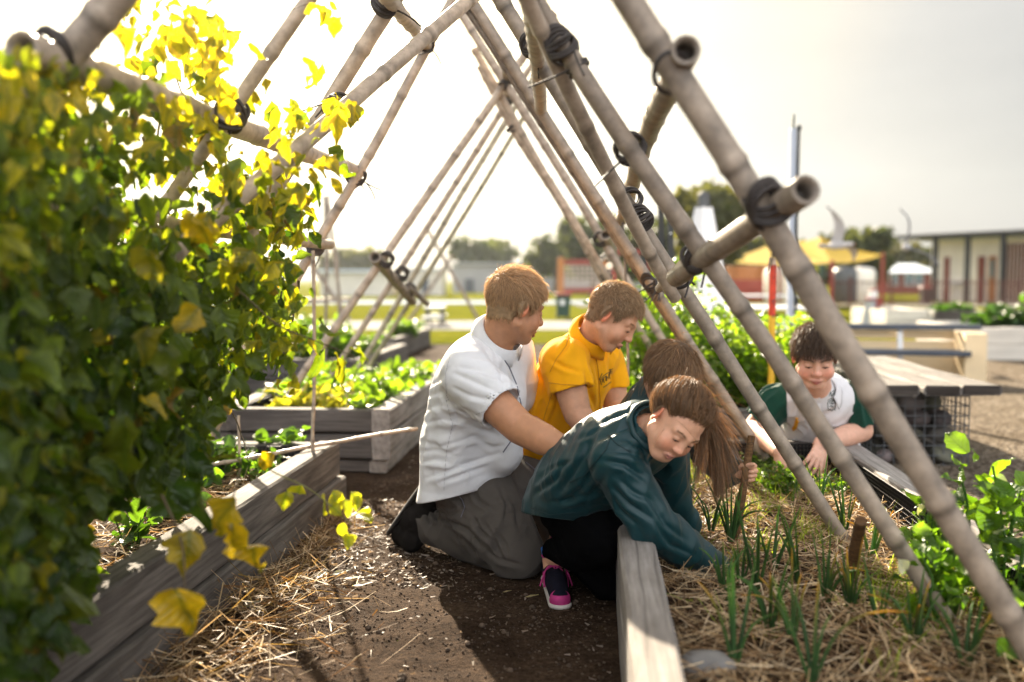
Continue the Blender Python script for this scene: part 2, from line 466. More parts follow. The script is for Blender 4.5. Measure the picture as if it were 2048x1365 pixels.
glow = ramp(nt, dp.outputs['Value'], [(.60, (0, 0, 0)), (.80, (.07,) * 3), (.90, (.45,) * 3), (1.0, (1, 1, 1))])
core = ramp(nt, dp.outputs['Value'], [(.92, (0, 0, 0)), (1.0, (5.0, 3.4, .7))])
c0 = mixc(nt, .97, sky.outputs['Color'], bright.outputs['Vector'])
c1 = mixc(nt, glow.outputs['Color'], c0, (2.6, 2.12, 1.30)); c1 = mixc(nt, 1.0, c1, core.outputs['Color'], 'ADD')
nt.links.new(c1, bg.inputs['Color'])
vs = sc.view_settings; vs.view_transform = 'Standard'; vs.look = 'None'; vs.gamma = 1; vs.exposure = 2.25
sc.cycles.max_bounces = 6; sc.cycles.diffuse_bounces = 3; sc.cycles.glossy_bounces = 3; sc.cycles.transmission_bounces = 4
sc.cycles.transparent_max_bounces = 6; sc.cycles.volume_bounces = 0
sc.cycles.use_denoising = True; sc.cycles.sample_clamp_indirect = 6

# ================================================================== materials
M_soil, nt, b = mk('dark_soil')
n1 = noise_node(nt, 3, 6, .7); n2 = noise_node(nt, 60, 5, .75); n3 = noise_node(nt, 240, 3, .7)
r = ramp(nt, n1.outputs['Fac'], [(.3, (.028, .017, .011)), (.7, (.080, .053, .035))])
r2 = ramp(nt, n2.outputs['Fac'], [(.35, (.45, .42, .4)), (.68, (1.5, 1.45, 1.4))])
r3 = ramp(nt, n3.outputs['Fac'], [(.72, (0, 0, 0)), (.78, (1, 1, 1))])
c = mixc(nt, 1, r.outputs['Color'], r2.outputs['Color'], 'MULTIPLY'); c = mixc(nt, r3.outputs['Color'], c, (.2, .15, .11))
nt.links.new(c, b.inputs['Base Color']); b.inputs['Roughness'].default_value = .95; b.inputs['Specular IOR Level'].default_value = .05
bump(nt, b, n2.outputs['Fac'], .9, .02)
M_path = M_soil
M_gravel, nt, b = mk('pale_gravel')
v = N(nt, 'ShaderNodeTexVoronoi'); v.inputs['Scale'].default_value = 55; tcg = N(nt, 'ShaderNodeTexCoord'); nt.links.new(tcg.outputs['Object'], v.inputs['Vector'])
n1 = noise_node(nt, 1.3, 5, .7)
r = ramp(nt, v.outputs['Color'], [(.1, (.055, .042, .030)), (.5, (.16, .125, .09)), (.9, (.32, .275, .22))])
r2 = ramp(nt, n1.outputs['Fac'], [(.3, (.6, .56, .5)), (.65, (1, 1, 1))])
c = mixc(nt, 1, r.outputs['Color'], r2.outputs['Color'], 'MULTIPLY')
nt.links.new(c, b.inputs['Base Color']); b.inputs['Roughness'].default_value = .95
b.inputs['Specular IOR Level'].default_value = .05; bump(nt, b, v.outputs['Distance'], 1.0, .02)
M_lawn, nt, b = mk('mown_lawn')
n1 = noise_node(nt, .5, 5, .7); n2 = noise_node(nt, 18, 5, .8)
r = ramp(nt, n1.outputs['Fac'], [(.3, (.105, .120, .012)), (.7, (.185, .180, .025))])
r2 = ramp(nt, n2.outputs['Fac'], [(.3, (.6, .62, .5)), (.7, (1.2, 1.15, 1))])
nt.links.new(mixc(nt, 1, r.outputs['Color'], r2.outputs['Color'], 'MULTIPLY'), b.inputs['Base Color']); b.inputs['Roughness'].default_value = .9
b.inputs['Specular IOR Level'].default_value = .0; bump(nt, b, n2.outputs['Fac'], .8, .05)
M_conc = mat_plain('pale_concrete', (.22, .215, .21), .95, .12, 2, .2, spec=.05)
M_wood = mat_wood('weathered_sleeper', (.045, .038, .033), (.19, .17, .152))
M_woodpale = mat_wood('pale_sleeper', (.20, .18, .165), (.42, .39, .36))
M_wooddark = mat_wood('dark_sleeper', (.035, .03, .028), (.13, .115, .105))
M_end = mat_wood('sawn_end', (.025, .02, .018), (.08, .066, .055))
M_bamboo = mat_vcol('bamboo', .45, 0, .4, .26, 22, .2, .002)
M_rubber = mat_plain('rubber_tie', (.035, .026, .022), .55, .2, 20, .2)
M_net = mat_plain('plastic_mesh', (.008, .008, .009), .5, .1, 20, 0, spec=.2)
M_stick = mat_wood('split_stake', (.05, .025, .012), (.28, .15, .06), gscale=2)
M_leaf = mat_vcol('leaf', .36, .42, .5, .22, 22, .15, .004, vein=True, tcol=(2.9, 3.0, .8))
M_leafd = mat_vcol('leaf_soft', .5, .42, .35, .15, 25, .1, .004)
M_straw = mat_vcol('straw', .6, .25, .4, .1, 40, 0, tcol=(1.6, 1.4, 1.0))
M_twig = mat_vcol('stem', .7, 0, .3, .2, 30, .2)
M_dirtbed = M_soil

# ================================================================== ground
def graded(lo, hi, n, k):
    t = np.linspace(-1, 1, n); s = np.sinh(k * t) / math.sinh(k); return np.where(s < 0, -s * lo, s * hi)
def sheet(name, xs, ys, mat, zf, **k):
    X, Y = np.meshgrid(xs, ys, indexing='ij'); p = np.stack([X, Y, 0 * X], -1).reshape(-1, 3); p[:, 2] = zf(p)
    n, m = len(xs), len(ys); i = np.arange(n - 1)[:, None]; j = np.arange(m - 1)[None]
    F = np.stack([i * m + j, (i + 1) * m + j, (i + 1) * m + j + 1, i * m + j + 1], -1).reshape(-1, 4)
    return mesh_np(name, p, F, mat, **k)
xs = np.concatenate([-graded(0, 650, 81, 7)[40:][::-1] - 1.6, np.linspace(-1.55, .6, 130), graded(0, 650, 81, 7)[40:] + .65])
ys = np.concatenate([[-40, -10, -3], np.linspace(0, 6, 260), graded(0, 660, 121, 7)[60:] + 6.1])
def soilz(p):
    near = np.clip(1 - (np.abs(p[:, 1] - 3) - 3) / 3, 0, 1) * np.clip(1 - (np.abs(p[:, 0]) - 2) / 2, 0, 1)
    q = A([1, 1, 0]) * p
    return near * (.010 * fbm(q * 3, 3, 2) + .007 * vnoise(q * 14, 9) + .006 * np.maximum(0, vnoise(q * 34, 4)))
ground = sheet('ground', xs, ys, M_soil, soilz, kind='structure')
def flat(name, quad, z, mat, n=2, kind='structure'):
    q = [A([*x[:2], z]) for x in quad]; t = np.linspace(0, 1, n)
    V = A([(q[0] * (1 - a) + q[1] * a) * (1 - c) + (q[3] * (1 - a) + q[2] * a) * c for a in t for c in t])
    i = np.arange(n - 1)[:, None]; j = np.arange(n - 1)[None]
    F = np.stack([i * n + j, (i + 1) * n + j, (i + 1) * n + j + 1, i * n + j + 1], -1).reshape(-1, 4)
    return mesh_np(name, V, F, mat, kind=kind)
flat('lawn', [(-300, 15.9), (60, 15.9), (300, 600), (-500, 600)], .012, M_lawn, 40)
flat('path', [(-60, 20.2), (4.4, 20.2), (4.2, 24.5), (-60, 24.5)], .017, M_conc)
flat('court', [(-40, 41), (3.5, 41), (3.5, 47), (-40, 47)], .021, mat_plain('court_blue', (.20, .25, .33), .9, .1, 1, spec=.05))
gx = np.concatenate([np.linspace(1.75, 6, 120), np.linspace(6.2, 40, 40)]); gy = np.concatenate([np.linspace(3.2, 11, 150), np.linspace(11.2, 15.8, 20)])
sheet('gravel', gx, gy, M_gravel, lambda p: .016 + .004 * np.abs(vnoise(p * 28, 3)) + .003 * np.abs(vnoise(p * 55, 5)) + .006 * vnoise(p * 2.5, 8), kind='structure')
flat('far_road', [(2.5, 36.5), (60, 36.5), (80, 41), (2.5, 41)], .019, mat_plain('asphalt_far', (.17, .16, .145), .95, .1, 1, spec=.05))

# hills
def ridge(name, y0, prof, col):
    xs = np.linspace(-520, 520, 140); V = []; nj = 16
    for j in range(nj):
        t = j / (nj - 1)
        for x in xs:
            V.append((x, y0 + 200 * t, 0))
    V = A(V, float); t = np.tile(np.linspace(0, 1, nj)[:, None], (1, 140)).ravel()
    h = np.interp(V[:, 0] / y0 * F_ + 1024, *prof)
    V[:, 2] = np.maximum(-2, h * y0 / F_ * np.sin(t * math.pi * .5) * (1 + .08 * fbm(V * A([.05, .03, 0]), 3, 3)))
    i = np.arange(nj - 1)[:, None]; j = np.arange(139)[None]
    F = np.stack([i * 140 + j, i * 140 + j + 1, (i + 1) * 140 + j + 1, (i + 1) * 140 + j], -1).reshape(-1, 4)
    m, nt, b = mk(name + '_cover'); n = noise_node(nt, .05, 8, .75)
    r = ramp(nt, n.outputs['Fac'], [(.4, tuple(v * .6 for v in col)), (.62, col)]); nt.links.new(r.outputs['Color'], b.inputs['Base Color']); b.inputs['Roughness'].default_value = 1
    return mesh_np(name, V, F, m, kind='structure')
ridge('hills', 340, ([-1200, 300, 560, 700, 820, 960, 1100, 1250, 1500, 3000], [60, 75, 82, 90, 84, 66, 62, 40, 22, 10]), (.10, .095, .09))

# ================================================================== timber beds
def plank(parent, p0, p1, w, h, mat, name='plank', jit=.004, seed=None, bev=.008, seg=None):
    """timber from p0 to p1 (centre line), w wide (horizontal), h high"""
    p0, p1 = np.asarray(p0, float), np.asarray(p1, float); L = np.linalg.norm(p1 - p0); n = seg or max(3, int(L / .09))
    seed = random.randrange(999) if seed is None else seed
    hw, hh = w / 2, h / 2; c = A([(-hw + bev, -hh), (hw - bev, -hh), (hw, -hh + bev), (hw, hh - bev), (hw - bev, hh), (-hw + bev, hh), (-hw, hh - bev), (-hw, -hh + bev)])
    mid = A([(0, hh)])
    V = []
    for i in range(n + 1):
        x = -L / 2 + L * i / n
        for (y, z) in c: V.append((x, y, z))
    V = A(V); V[:, 1:] += jit * np.stack([vnoise(V * A([5, 20, 20]) + seed, 1), vnoise(V * A([5, 20, 20]) + seed, 2)], -1)
    F = [[i * 8 + j, i * 8 + (j + 1) % 8, (i + 1) * 8 + (j + 1) % 8, (i + 1) * 8 + j] for i in range(n) for j in range(8)]
    F += [[0, 1, 2, 3], [0, 3, 4, 7], [7, 4, 5, 6]]; e = n * 8; F += [[e + 3, e + 2, e + 1, e], [e + 7, e + 4, e + 3, e], [e + 6, e + 5, e + 4, e + 7]]
    o = mesh_np(name, V, A(F), mat, parent, smooth=False)
    x = (p1 - p0) / L; z = A([0, 0, 1.0]) - x * x[2]; z = nrm(z); y = np.cross(z, x)
    Mx = np.eye(4); Mx[:3, 0] = x; Mx[:3, 1] = y; Mx[:3, 2] = z; Mx[:3, 3] = (p0 + p1) / 2
    o.matrix_basis = Matrix(Mx.tolist()); return o
def netting(parent, p0, p1, z0, z1, step=.0165, r=.0031, sag=.0, name='mesh_liner'):
    p0, p1 = np.asarray(p0, float), np.asarray(p1, float); L = np.linalg.norm(p1 - p0); mb = MB(); n = int(L / step); m = max(2, int((z1 - z0) / step))
    t = np.linspace(0, 1, n + 1)
    wob = lambda tt, z: .008 * math.sin(tt * 9 + z * 30)
    side = nrm(np.cross(p1 - p0, A([0, 0, 1.0])))
    for j in range(m + 1):
        z = z0 + (z1 - z0) * j / m
        mb.tube([p0 + (p1 - p0) * q + A([0, 0, z]) + side * wob(q, z) for q in np.linspace(0, 1, max(3, n // 3))], r, 4, cap=False)
    for i in range(n + 1):
        q = t[i]
        mb.tube([p0 + (p1 - p0) * q + A([0, 0, z]) + side * wob(q, z) for z in np.linspace(z0, z1, 4)], r, 4, cap=False)
    return mb.build(name, M_net, parent)
def soil_in(parent, a0, a1, b0, b1, z, seed, amp=.02, mat=None, name='soil'):
    na, nb = int((a1 - a0) / .035), int((b1 - b0) / .035)
    V = A([W(a, b_, 0) for a in np.linspace(a0, a1, na) for b_ in np.linspace(b0, b1, nb)])
    V[:, 2] = z + amp * fbm(V * A([3, 3, 0]), seed, 2) + amp * .4 * vnoise(V * A([15, 15, 0]), seed)
    i = np.arange(na - 1)[:, None]; j = np.arange(nb - 1)[None]
    F = np.stack([i * nb + j, (i + 1) * nb + j, (i + 1) * nb + j + 1, i * nb + j + 1], -1).reshape(-1, 4)
    return mesh_np(name, V, F, mat or M_soil, parent)
def bed(label, a0, a1, b0, b1, courses, t=.1, soil=None, mats=None, net=(), seed=1):
    """courses: list of (z0, z1, outset)"""
    th = thing('raised_garden_bed', W((a0 + a1) / 2, (b0 + b1) / 2), label, 'garden bed', 'timber raised garden beds')
    m = {'l': M_wood, 'r': M_wood, 'f': M_wood, 'b': M_wood}; m.update(mats or {})
    for k, (z0, z1, o) in enumerate(courses):
        z = (z0 + z1) / 2; h = z1 - z0 - .003
        plank(th, W(a0 - o, b1 - t / 2 + o, z), W(a1 + o, b1 - t / 2 + o, z), t, h, m['r'])
        plank(th, W(a0 - o, b0 + t / 2 - o, z), W(a1 + o, b0 + t / 2 - o, z), t, h, m['l'])
        plank(th, W(a0 + t / 2 - o, b0 + t + .002 - o, z - .002), W(a0 + t / 2 - o, b1 - t - .002 + o, z - .002), t, h - .004, m['f'])
        plank(th, W(a1 - t / 2 + o, b0 + t + .002 - o, z - .002), W(a1 - t / 2 + o, b1 - t - .002 + o, z - .002), t, h - .004, m['b'])
    zt = courses[-1][1]
    if soil is not None: soil_in(th, a0 + t * .6, a1 - t * .6, b0 + t * .6, b1 - t * .6, soil, seed)
    if 'r' in net: netting(th, W(a0 + t, b1 - t - .018), W(a1 - t, b1 - t - .018), soil - .03, zt - .012)
    if 'l' in net: netting(th, W(a0 + t, b0 + t + .018), W(a1 - t, b0 + t + .018), soil - .03, zt - .012)
    if 'b' in net: netting(th, W(a1 - t - .018, b0 + t), W(a1 - t - .018, b1 - t), soil - .03, zt - .012)
    return th
bed_left = bed('long weathered grey timber bed beside the dirt path, under the climbing vine', .35, 4.5, -2.25, -1.165, [(0, .135, .022), (.135, .30, 0)], soil=.2, net='b', mats={'b': M_wooddark}, seed=3)
bed_right = bed('pale timber bed full of straw mulch and young onions, with children leaning in', .25, 4.76, .082, 1.22, [(0, .14, 0), (.14, .30, 0)], soil=.165, net='rb', mats={'l': M_woodpale, 'r': M_woodpale}, seed=4)
bed_mid = bed('grey timber bed of bright leafy greens behind the kneeling man', 5.24, 7.5, -2.06, -1.08, [(0, .07, -.02), (.075, .215, 0), (.22, .35, 0)], soil=.26, net='lb', mats={'r': M_woodpale, 'f': M_wooddark}, seed=5)  # pale right side, dark front: sunlit and shaded faces put into the timber colour
bed_peas = bed('timber bed holding the tall green pea plants', 5.72, 7.9, .02, 1.5, [(0, .15, 0), (.15, .31, 0)], soil=.24, mats={'f': M_wood}, seed=6)
bed_far = bed('timber bed standing alone at the lawn edge, beyond the leafy greens', 12.9, 15.6, -3.0, -2.55, [(0, .13, 0), (.13, .27, 0)], soil=.2, seed=7)
bed_far2 = bed('dark timber bed at the foot of the thin upright canes', 9.0, 11.2, -3.3, -2.1, [(0, .15, 0), (.15, .31, 0)], soil=.24, mats={'f': M_wooddark}, seed=8)

# ================================================================== bamboo
def resample(pts, step):
    pts = np.asarray(pts, float); s = np.concatenate([[0], np.cumsum(np.linalg.norm(np.diff(pts, axis=0), axis=1))])
    n = max(3, int(s[-1] / step)); t = np.linspace(0, s[-1], n)
    if len(pts) > 2:                                   # gentle bends
        q = np.stack([np.interp(t, s, pts[:, k]) for k in range(3)], 1)
        w = max(1, min(int(.25 / step), (n - 2) // 2)); ker = np.ones(2 * w + 1) / (2 * w + 1)
        qp = np.concatenate([2 * q[0] - q[1:w + 1][::-1], q, 2 * q[-1] - q[-w - 1:-1][::-1]])
        q = np.stack([np.convolve(qp[:, k], ker, 'valid') for k in range(3)], 1)
        return q, t
    return np.stack([np.interp(t, s, pts[:, k]) for k in range(3)], 1), t
TAN = A([.42, .335, .255])
def bamboo(parent, pts, dia, name='pole', tint=1.0, step=.014, inter=.26, n=12, label=None, green=0):
    q, t = resample(pts, step); ph = random.uniform(0, inter); r = dia / 2
    rad = np.full(len(t), r) * np.linspace(1.03, .95, len(t)); col = np.repeat(TAN[None] * tint, len(t), 0)
    if green: col = col * (1 - green) + A([.16, .24, .08]) * green
    col *= (1 + .12 * vnoise(np.stack([t * 2 + ph * 50, t * 0, t * 0], -1), 3))[:, None]
    pos = ph
    while pos < t[-1]:
        d = (t - pos) / max(.009, step * .8)
        rad *= 1 + .14 * np.exp(-d * d) - .03 * np.exp(-((t - pos - .02) / .012) ** 2)
        col *= (1 - .55 * np.exp(-((t - pos - .012) / .008) ** 2))[:, None]
        col *= (1 + .25 * np.exp(-((t - pos + .016) / .012) ** 2))[:, None]
        col *= (1 - .10 * np.exp(-((t - pos) / .08) ** 2))[:, None]
        pos += inter * random.uniform(.85, 1.15)
    q = q + .003 * np.stack([vnoise(np.stack([t * 3, t * 0 + k * 7.3, t * 0 + ph * 9], -1), 5) for k in range(3)], 1)
    mb = MB(); mb.tube(q, rad, n, col, True, hollow=.72)
    o = mb.build(name, M_bamboo, parent)
    if label: o['label'] = label
    return o
def line(p, q, ext0=0, ext1=0, mids=()):
    p, q = np.asarray(p, float), np.asarray(q, float); d = nrm(q - p)
    return [p - d * ext0, *mids, q + d * ext1]
def lash(parent, c, d1, r1, d2=None, r2=0, turns=4, tails=2, name='lashing'):
    """dark rubber tie wound round one pole, or crosswise round two"""
    mb = MB(); c = np.asarray(c, float); d1 = nrm(d1); a = np.linspace(0, 2 * math.pi, 25)[:-1]
    if d2 is None:
        e = nrm(np.cross(d1, A([.3, .5, .8]))); f = np.cross(d1, e)
        for k in range(turns):
            off = d1 * (k - (turns - 1) / 2) * .011; tl = random.uniform(-.012, .012)
            mb.tube([c + off + (e * math.cos(x) + f * math.sin(x)) * (r1 + .003) + d1 * tl * math.cos(x) for x in a], .0052, 6, closed=True)
        nn = e
    else:
        d2 = nrm(d2); nn = nrm(np.cross(d1, d2)); R = r1 + r2
        for k in range(turns):
            for s in ((1, -1) if turns > 1 else (1,)):
                g = nrm(d1 + s * d2 * random.uniform(.75, 1.2)); h = random.uniform(.95, 1.15)
                mb.tube([c + g * math.cos(x) * max(r1, r2) * 1.42 * h + nn * math.sin(x) * (max(r1, r2) + .007 + .002 * k) + d1 * .009 * (k - turns / 2) for x in a], .0055, 6, closed=True)
    for k in range(tails):
        p = c + nn * (r1 + .006); q = nrm(rng.normal(size=3) * A([1, 1, .3]) + A([0, 0, -1.1]))
        L = random.uniform(.05, .14); b_ = rng.normal(size=3) * .02
        mb.tube([p + q * L * t + b_ * t * t for t in np.linspace(0, 1, 6)], .003, 5)
    return mb.build(name, M_rubber, parent)

near_tr = thing('bamboo_trellis', W(2.5, -.5), 'large A-frame bamboo trellis of thick poles, vine on its left side, straddling the path', 'trellis')
TR = {}
def pole(key, a, b, dia, e0=0, e1=0, mids=(), tint=1.0, par=None, **k):  # tint lightens left poles, darkens right: glow and shade put into the colour
    """a, b: (px, py, D) in the photograph, from the top end to the foot"""
    pts = line(P(*a), P(*b), e0, e1, [P(*m) for m in mids])
    o = bamboo(par or near_tr, pts, dia, tint=tint, **k); TR[key] = (P(*a), nrm(P(*b) - P(*a)), dia / 2); return o
pole('R1', (1245, -10, 2.0), (2115, 1392, 2.0), .058, .95, .1, [(1540, 445, 2.0)], .92)
pole('R2', (1081, 0, 2.46), (1886, 1231, 2.46), .047, .6, .12, [(1254, 293, 2.46), (1468, 596, 2.46), (1697, 936, 2.46)], .92)
pole('R4', (998, 0, 3.3), (1670, 1055, 3.3), .049, .4, .12, [(1090, 138, 3.3), (1261, 420, 3.3), (1490, 772, 3.3)], .9)
pole('R5', (941, 0, 4.4), (1506, 882, 4.45), .048, .2, .1, [(1144, 320, 4.4), (1296, 561, 4.4)], .95)
pole('R5b', (936, 22, 4.43), (1497, 882, 4.5), .03, .2, .1, [(1134, 325, 4.43), (1286, 566, 4.43)], .55)
pole('R3', (1052, -10, 2.38), (1352, 600, 3.0), .040, .35, 0, [(1196, 300, 2.66), (1290, 495, 2.9)], 1.15)
pole('L1', (232, 0, 2.0), (-6, 280, 2.0), .066, 1.0, 1.75, tint=.9)
pole('L2', (618, 0, 2.75), (459, 229, 2.75), .040, .6, 1.75, tint=1.3)
pole('L3', (776, 20, 3.2), (661, 202, 3.2), .050, .5, 2.0, tint=1.35)
pole('L4', (902, 2, 4.4), (400, 911, 4.42), .044, .25, .1, tint=1.3, mids=[(753, 286, 4.4), (595, 549, 4.4)])
pole('diag', (937, 2, 3.55), (492, 384, 2.62), .049, .1, .35, tint=1.45)
pole('rail_lu', (43, 95, 1.86), (716, 346, 4.5), .066, .0, .0, name='rail', tint=1.25)
pole('rail_ll', (-40, 400, 1.95), (660, 490, 4.52), .046, .0, .02, name='rail')
pole('rail_ru', (1373, 98, 1.94), (1243, 442, 4.6), .056, .0, .0, [(1286, 290, 3.1)], name='rail', tint=.95)
pole('rail_rl', (1596, 388, 1.9), (1352, 556, 2.75), .056, .04, .0, [(1420, 508, 2.4)], name='rail', tint=.9)
pole('rail_rl2', (1360, 540, 2.9), (1319, 578, 3.7), .034, .0, .0, name='rail')
pole('ridge', (1058, -40, 2.3), (1084, 228, 4.5), .050, .6, .0, name='ridge_pole', tint=1.15, inter=.12)
pole('ridge2', (774, -6, 3.0), (856, 92, 4.42), .048, .5, .03, name='ridge_pole', tint=1.1)
def X(px, py, D, k1, k2=None, **k): lash(k.pop('par', near_tr), P(px, py, D), TR[k1][1], TR[k1][2], TR[k2][1] if k2 else None, TR[k2][2] if k2 else 0, **k)
X(1535, 410, 1.97, 'R1', 'rail_rl', turns=4); X(1345, 150, 1.98, 'R1', 'rail_ru', turns=1, tails=0)
X(1122, 92, 2.45, 'R2', 'R3', turns=4); X(1262, 300, 2.5, 'R2', 'rail_ru', turns=2); X(1398, 520, 2.5, 'R2', 'rail_rl', turns=2, tails=1)
X(1156, 136, 2.47, 'R2', turns=2, tails=1); X(1064, 90, 3.2, 'R4', 'ridge', turns=3); X(1262, 402, 3.28, 'R4', 'rail_ru', turns=2)
X(1283, 440, 3.2, 'R4', 'R3', turns=3); X(1362, 556, 3.0, 'R4', 'rail_rl2', turns=2, tails=2); X(1310, 578, 4.3, 'R5', turns=4, tails=4); X(1300, 568, 4.3, 'R5', 'R5b', turns=3, tails=3)
X(100, 112, 1.98, 'L1', 'rail_lu', turns=4); X(459, 232, 2.75, 'L2', 'rail_lu', turns=3, tails=3); X(672, 215, 3.1, 'L3', 'diag', turns=3, tails=4)
X(712, 352, 4.42, 'L4', 'rail_lu', turns=2, tails=4); X(632, 494, 4.4, 'L4', 'rail_ll', turns=4, tails=3); X(770, 8, 3.15, 'L3', 'ridge2', turns=4); X(852, 92, 4.4, 'L4', 'ridge2', turns=2)
X(540, 340, 2.72, 'diag', turns=1, tails=0)

far_tr = thing('bamboo_trellis', W(6.5, -.6), 'slimmer far A-frame bamboo trellis rising from the bed of leafy greens', 'trellis')
def fp(*a, **k):
    k.setdefault('tint', 1.25); return pole(*a, par=far_tr, n=10, step=.02, **k)
fp('F1', (1010, 168, 5.95), (560, 815, 5.97), .050, .5, .1); fp('F2', (1008, 216, 6.55), (640, 788, 6.58), .042, .6, .1)
fp('F3', (1013, 246, 7.1), (700, 768, 7.15), .042, .7, .1, [(916, 400, 7.1)], green=.25); fp('F4', (1026, 268, 7.25), (733, 742, 7.3), .036, .7, .1, [(947, 400, 7.25)], green=.35)
fp('FA', (949, 98, 6.0), (1300, 690, 6.0), .042, 0, .45, [(1083, 338, 6)]); fp('FB', (963, 132, 6.2), (1272, 692, 6.2), .060, 0, .45, [(1026, 259, 6.2), (1136, 422, 6.2)])
fp('FC', (916, 22, 5.9), (1332, 696, 5.9), .050, .3, .45, [(1017, 176, 5.9), (1144, 378, 5.9)])
fp('frail', (750, 515, 5.8), (822, 600, 7.2), .066, 0, .08, name='rail', tint=.8); fp('fridge', (1012, 132, 5.6), (1018, 240, 7.3), .05, 0, .1, name='ridge_pole')
fp('frr', (1211, 470, 5.75), (1246, 560, 7.0), .062, 0, .1, name='rail', tint=.95); fp('brace', (818, 575, 6.9), (856, 610, 7.1), .04, 0, .0, name='rail', tint=.6)
X(772, 520, 5.88, 'F1', 'frail', turns=3, par=far_tr, tails=1); X(803, 548, 6.5, 'F2', 'frail', turns=4, par=far_tr, tails=1); X(818, 580, 7.0, 'F3', 'frail', turns=3, par=far_tr, tails=0)
X(1012, 165, 5.9, 'F1', 'FC', turns=4, par=far_tr, tails=2); X(1014, 206, 6.4, 'F2', 'FB', turns=3, par=far_tr, tails=0); X(1019, 230, 6.9, 'FB', turns=4, par=far_tr, tails=0)
X(1024, 258, 6.2, 'FB', turns=3, par=far_tr, tails=0); X(1202, 480, 5.85, 'FC', 'frr', turns=2, par=far_tr, tails=1); X(1208, 516, 6.1, 'FB', turns=3, par=far_tr, tails=0); X(1212, 552, 6.1, 'FB', turns=4, par=far_tr, tails=2)
X(567, 800, 5.9, 'F1', turns=2, par=far_tr, tails=2)

third = thing('bamboo_trellis', P(900, 690, 14), 'small distant bamboo frame out of focus at the lawn edge, left of the man', 'trellis')
for a, b_ in (((855, 460, 14), (985, 690, 14)), ((905, 510, 15), (780, 700, 15)), ((560, 440, 13), (700, 640, 13)), ((655, 392, 13.5), (690, 690, 13.5))):
    bamboo(third, [P(*a), P(*b_)], .05, n=8, step=.04)
bamboo(third, [P(560, 603, 13), P(700, 600, 13.6)], .06, name='rail', n=8, step=.04)

def cane(pts, dia, label, tint=1.0):
    q, t = resample(pts, .012); rad = np.full(len(t), dia / 2); col = np.repeat((TAN * tint)[None], len(t), 0); p = .05
    while p < t[-1]:
        rad *= 1 + .25 * np.exp(-((t - p) / .008) ** 2); col *= (1 - .5 * np.exp(-((t - p) / .008) ** 2))[:, None]; p += .13
    q = q + .004 * np.stack([vnoise(np.stack([t * 5, t * 0 + k * 3, t * 0], -1), 8) for k in range(3)], 1)
    mb = MB(); mb.tube(q, rad, 8, col)
    return mb.build('garden_cane', M_bamboo, None, label=label, cat='garden cane', group='thin garden canes')
cane([P(627, 500, 4.3), P(626, 905, 4.3)], .016, 'thin upright cane at the corner of the near bed, reaching up to the rail')
cane([P(478, 830, 4.15), P(478, 930, 4.15)], .012, 'short thin upright cane in the near bed, among vine leaves', 1.1)
cane([P(425, 928, 4.05), P(600, 898, 4.25), P(690, 880, 4.5), P(835, 858, 4.55)], .017, 'thin cane lying across the end of the near bed, pointing at the white shirt', 1.15)
cane([P(655, 400, 9.4), P(650, 745, 9.4)], .03, 'tall upright cane rising from the dark bed behind the trellis', .9)
cane([P(676, 505, 9.8), P(676, 740, 9.8)], .016, 'thinner upright cane in the dark bed, second from the left', .9)
cane([P(1246, 440, 4.5), P(1252, 620, 4.4), P(1256, 765, 4.35)], .012, 'thin reddish cane hanging straight down beside the boy in yellow', .62)

# ---------------------------------------------------------------- the hazy air
mh = bpy.data.materials.new('haze_air'); mh.use_nodes = True; nt = mh.node_tree; nt.nodes.remove(nt.nodes['Principled BSDF'])
pv = N(nt, 'ShaderNodeVolumePrincipled'); pv.inputs['Color'].default_value = (.84, .92, 1.0, 1); pv.inputs['Density'].default_value = .0004; pv.inputs['Anisotropy'].default_value = .84
nt.links.new(pv.outputs[0], nt.nodes['Material Output'].inputs['Volume'])
mb = MB(); mb.box((0, 310, 35), (1420, 760, 76)); mb.build('haze', mh, None, False, kind='stuff')
sc.cycles.volume_step_rate = 8; sc.cycles.volume_max_steps = 64
# ================================================================== people
SK = .003
M_skin = mat_vcol('skin', .48, 0, .4, .06, 60, .08, .001, sss=.12)
M_hair = mat_vcol('hair', .5, .22, .35, .1, 40, 0, tcol=(1.7, 1.45, 1.1))
M_eye = mat_vcol('eye', .15, 0, .6, .02, 10, 0)
M_lash = mat_plain('lash', (.03, .018, .012), .6, .1, 20, 0)
def fabric(name, c, rough=.85, weave=900, sheen=.2, bmp=.15, var=.06, spec=.15):
    m, nt, b = mk(name)
    n = noise_node(nt, 14, 4, .6); n2 = noise_node(nt, weave, 2, .5); n3 = noise_node(nt, 30, 3, .5)
    r = ramp(nt, n.outputs['Fac'], [(.3, tuple(v * (1 - var * 2) for v in c)), (.7, c)])
    nt.links.new(r.outputs['Color'], b.inputs['Base Color']); b.inputs['Roughness'].default_value = rough
    b.inputs['Sheen Weight'].default_value = sheen; b.inputs['Specular IOR Level'].default_value = spec
    h = mixc(nt, .5, n2.outputs['Fac'], n3.outputs['Fac']); bump(nt, b, h, bmp, .006)
    return m
M_shirt = fabric('white_linen', (.78, .78, .80), .9, sheen=.1)
M_trou = fabric('grey_twill', (.088, .076, .066), .9, sheen=.05)
M_yellow = fabric('yellow_pique', (.95, .43, .006), .85, sheen=.05)
M_jacket = fabric('teal_softshell', (.0032, .036, .043), .40, 500, .05, .18, spec=.4)
M_green = fabric('bottle_green', (.006, .055, .035), .8)
M_polo = fabric('white_pique', (.74, .72, .73), .9)
M_black = fabric('black_jersey', (.0025, .0025, .003), .95, sheen=0, spec=.02)
M_shoe = fabric('dark_canvas', (.012, .010, .009), .9, sheen=0, spec=.1)
M_sole = mat_plain('rubber_sole', (.03, .028, .027), .7, .2, 30)
M_thread = mat_plain('thread', (.16, .16, .20), .8, .1, 40, 0)
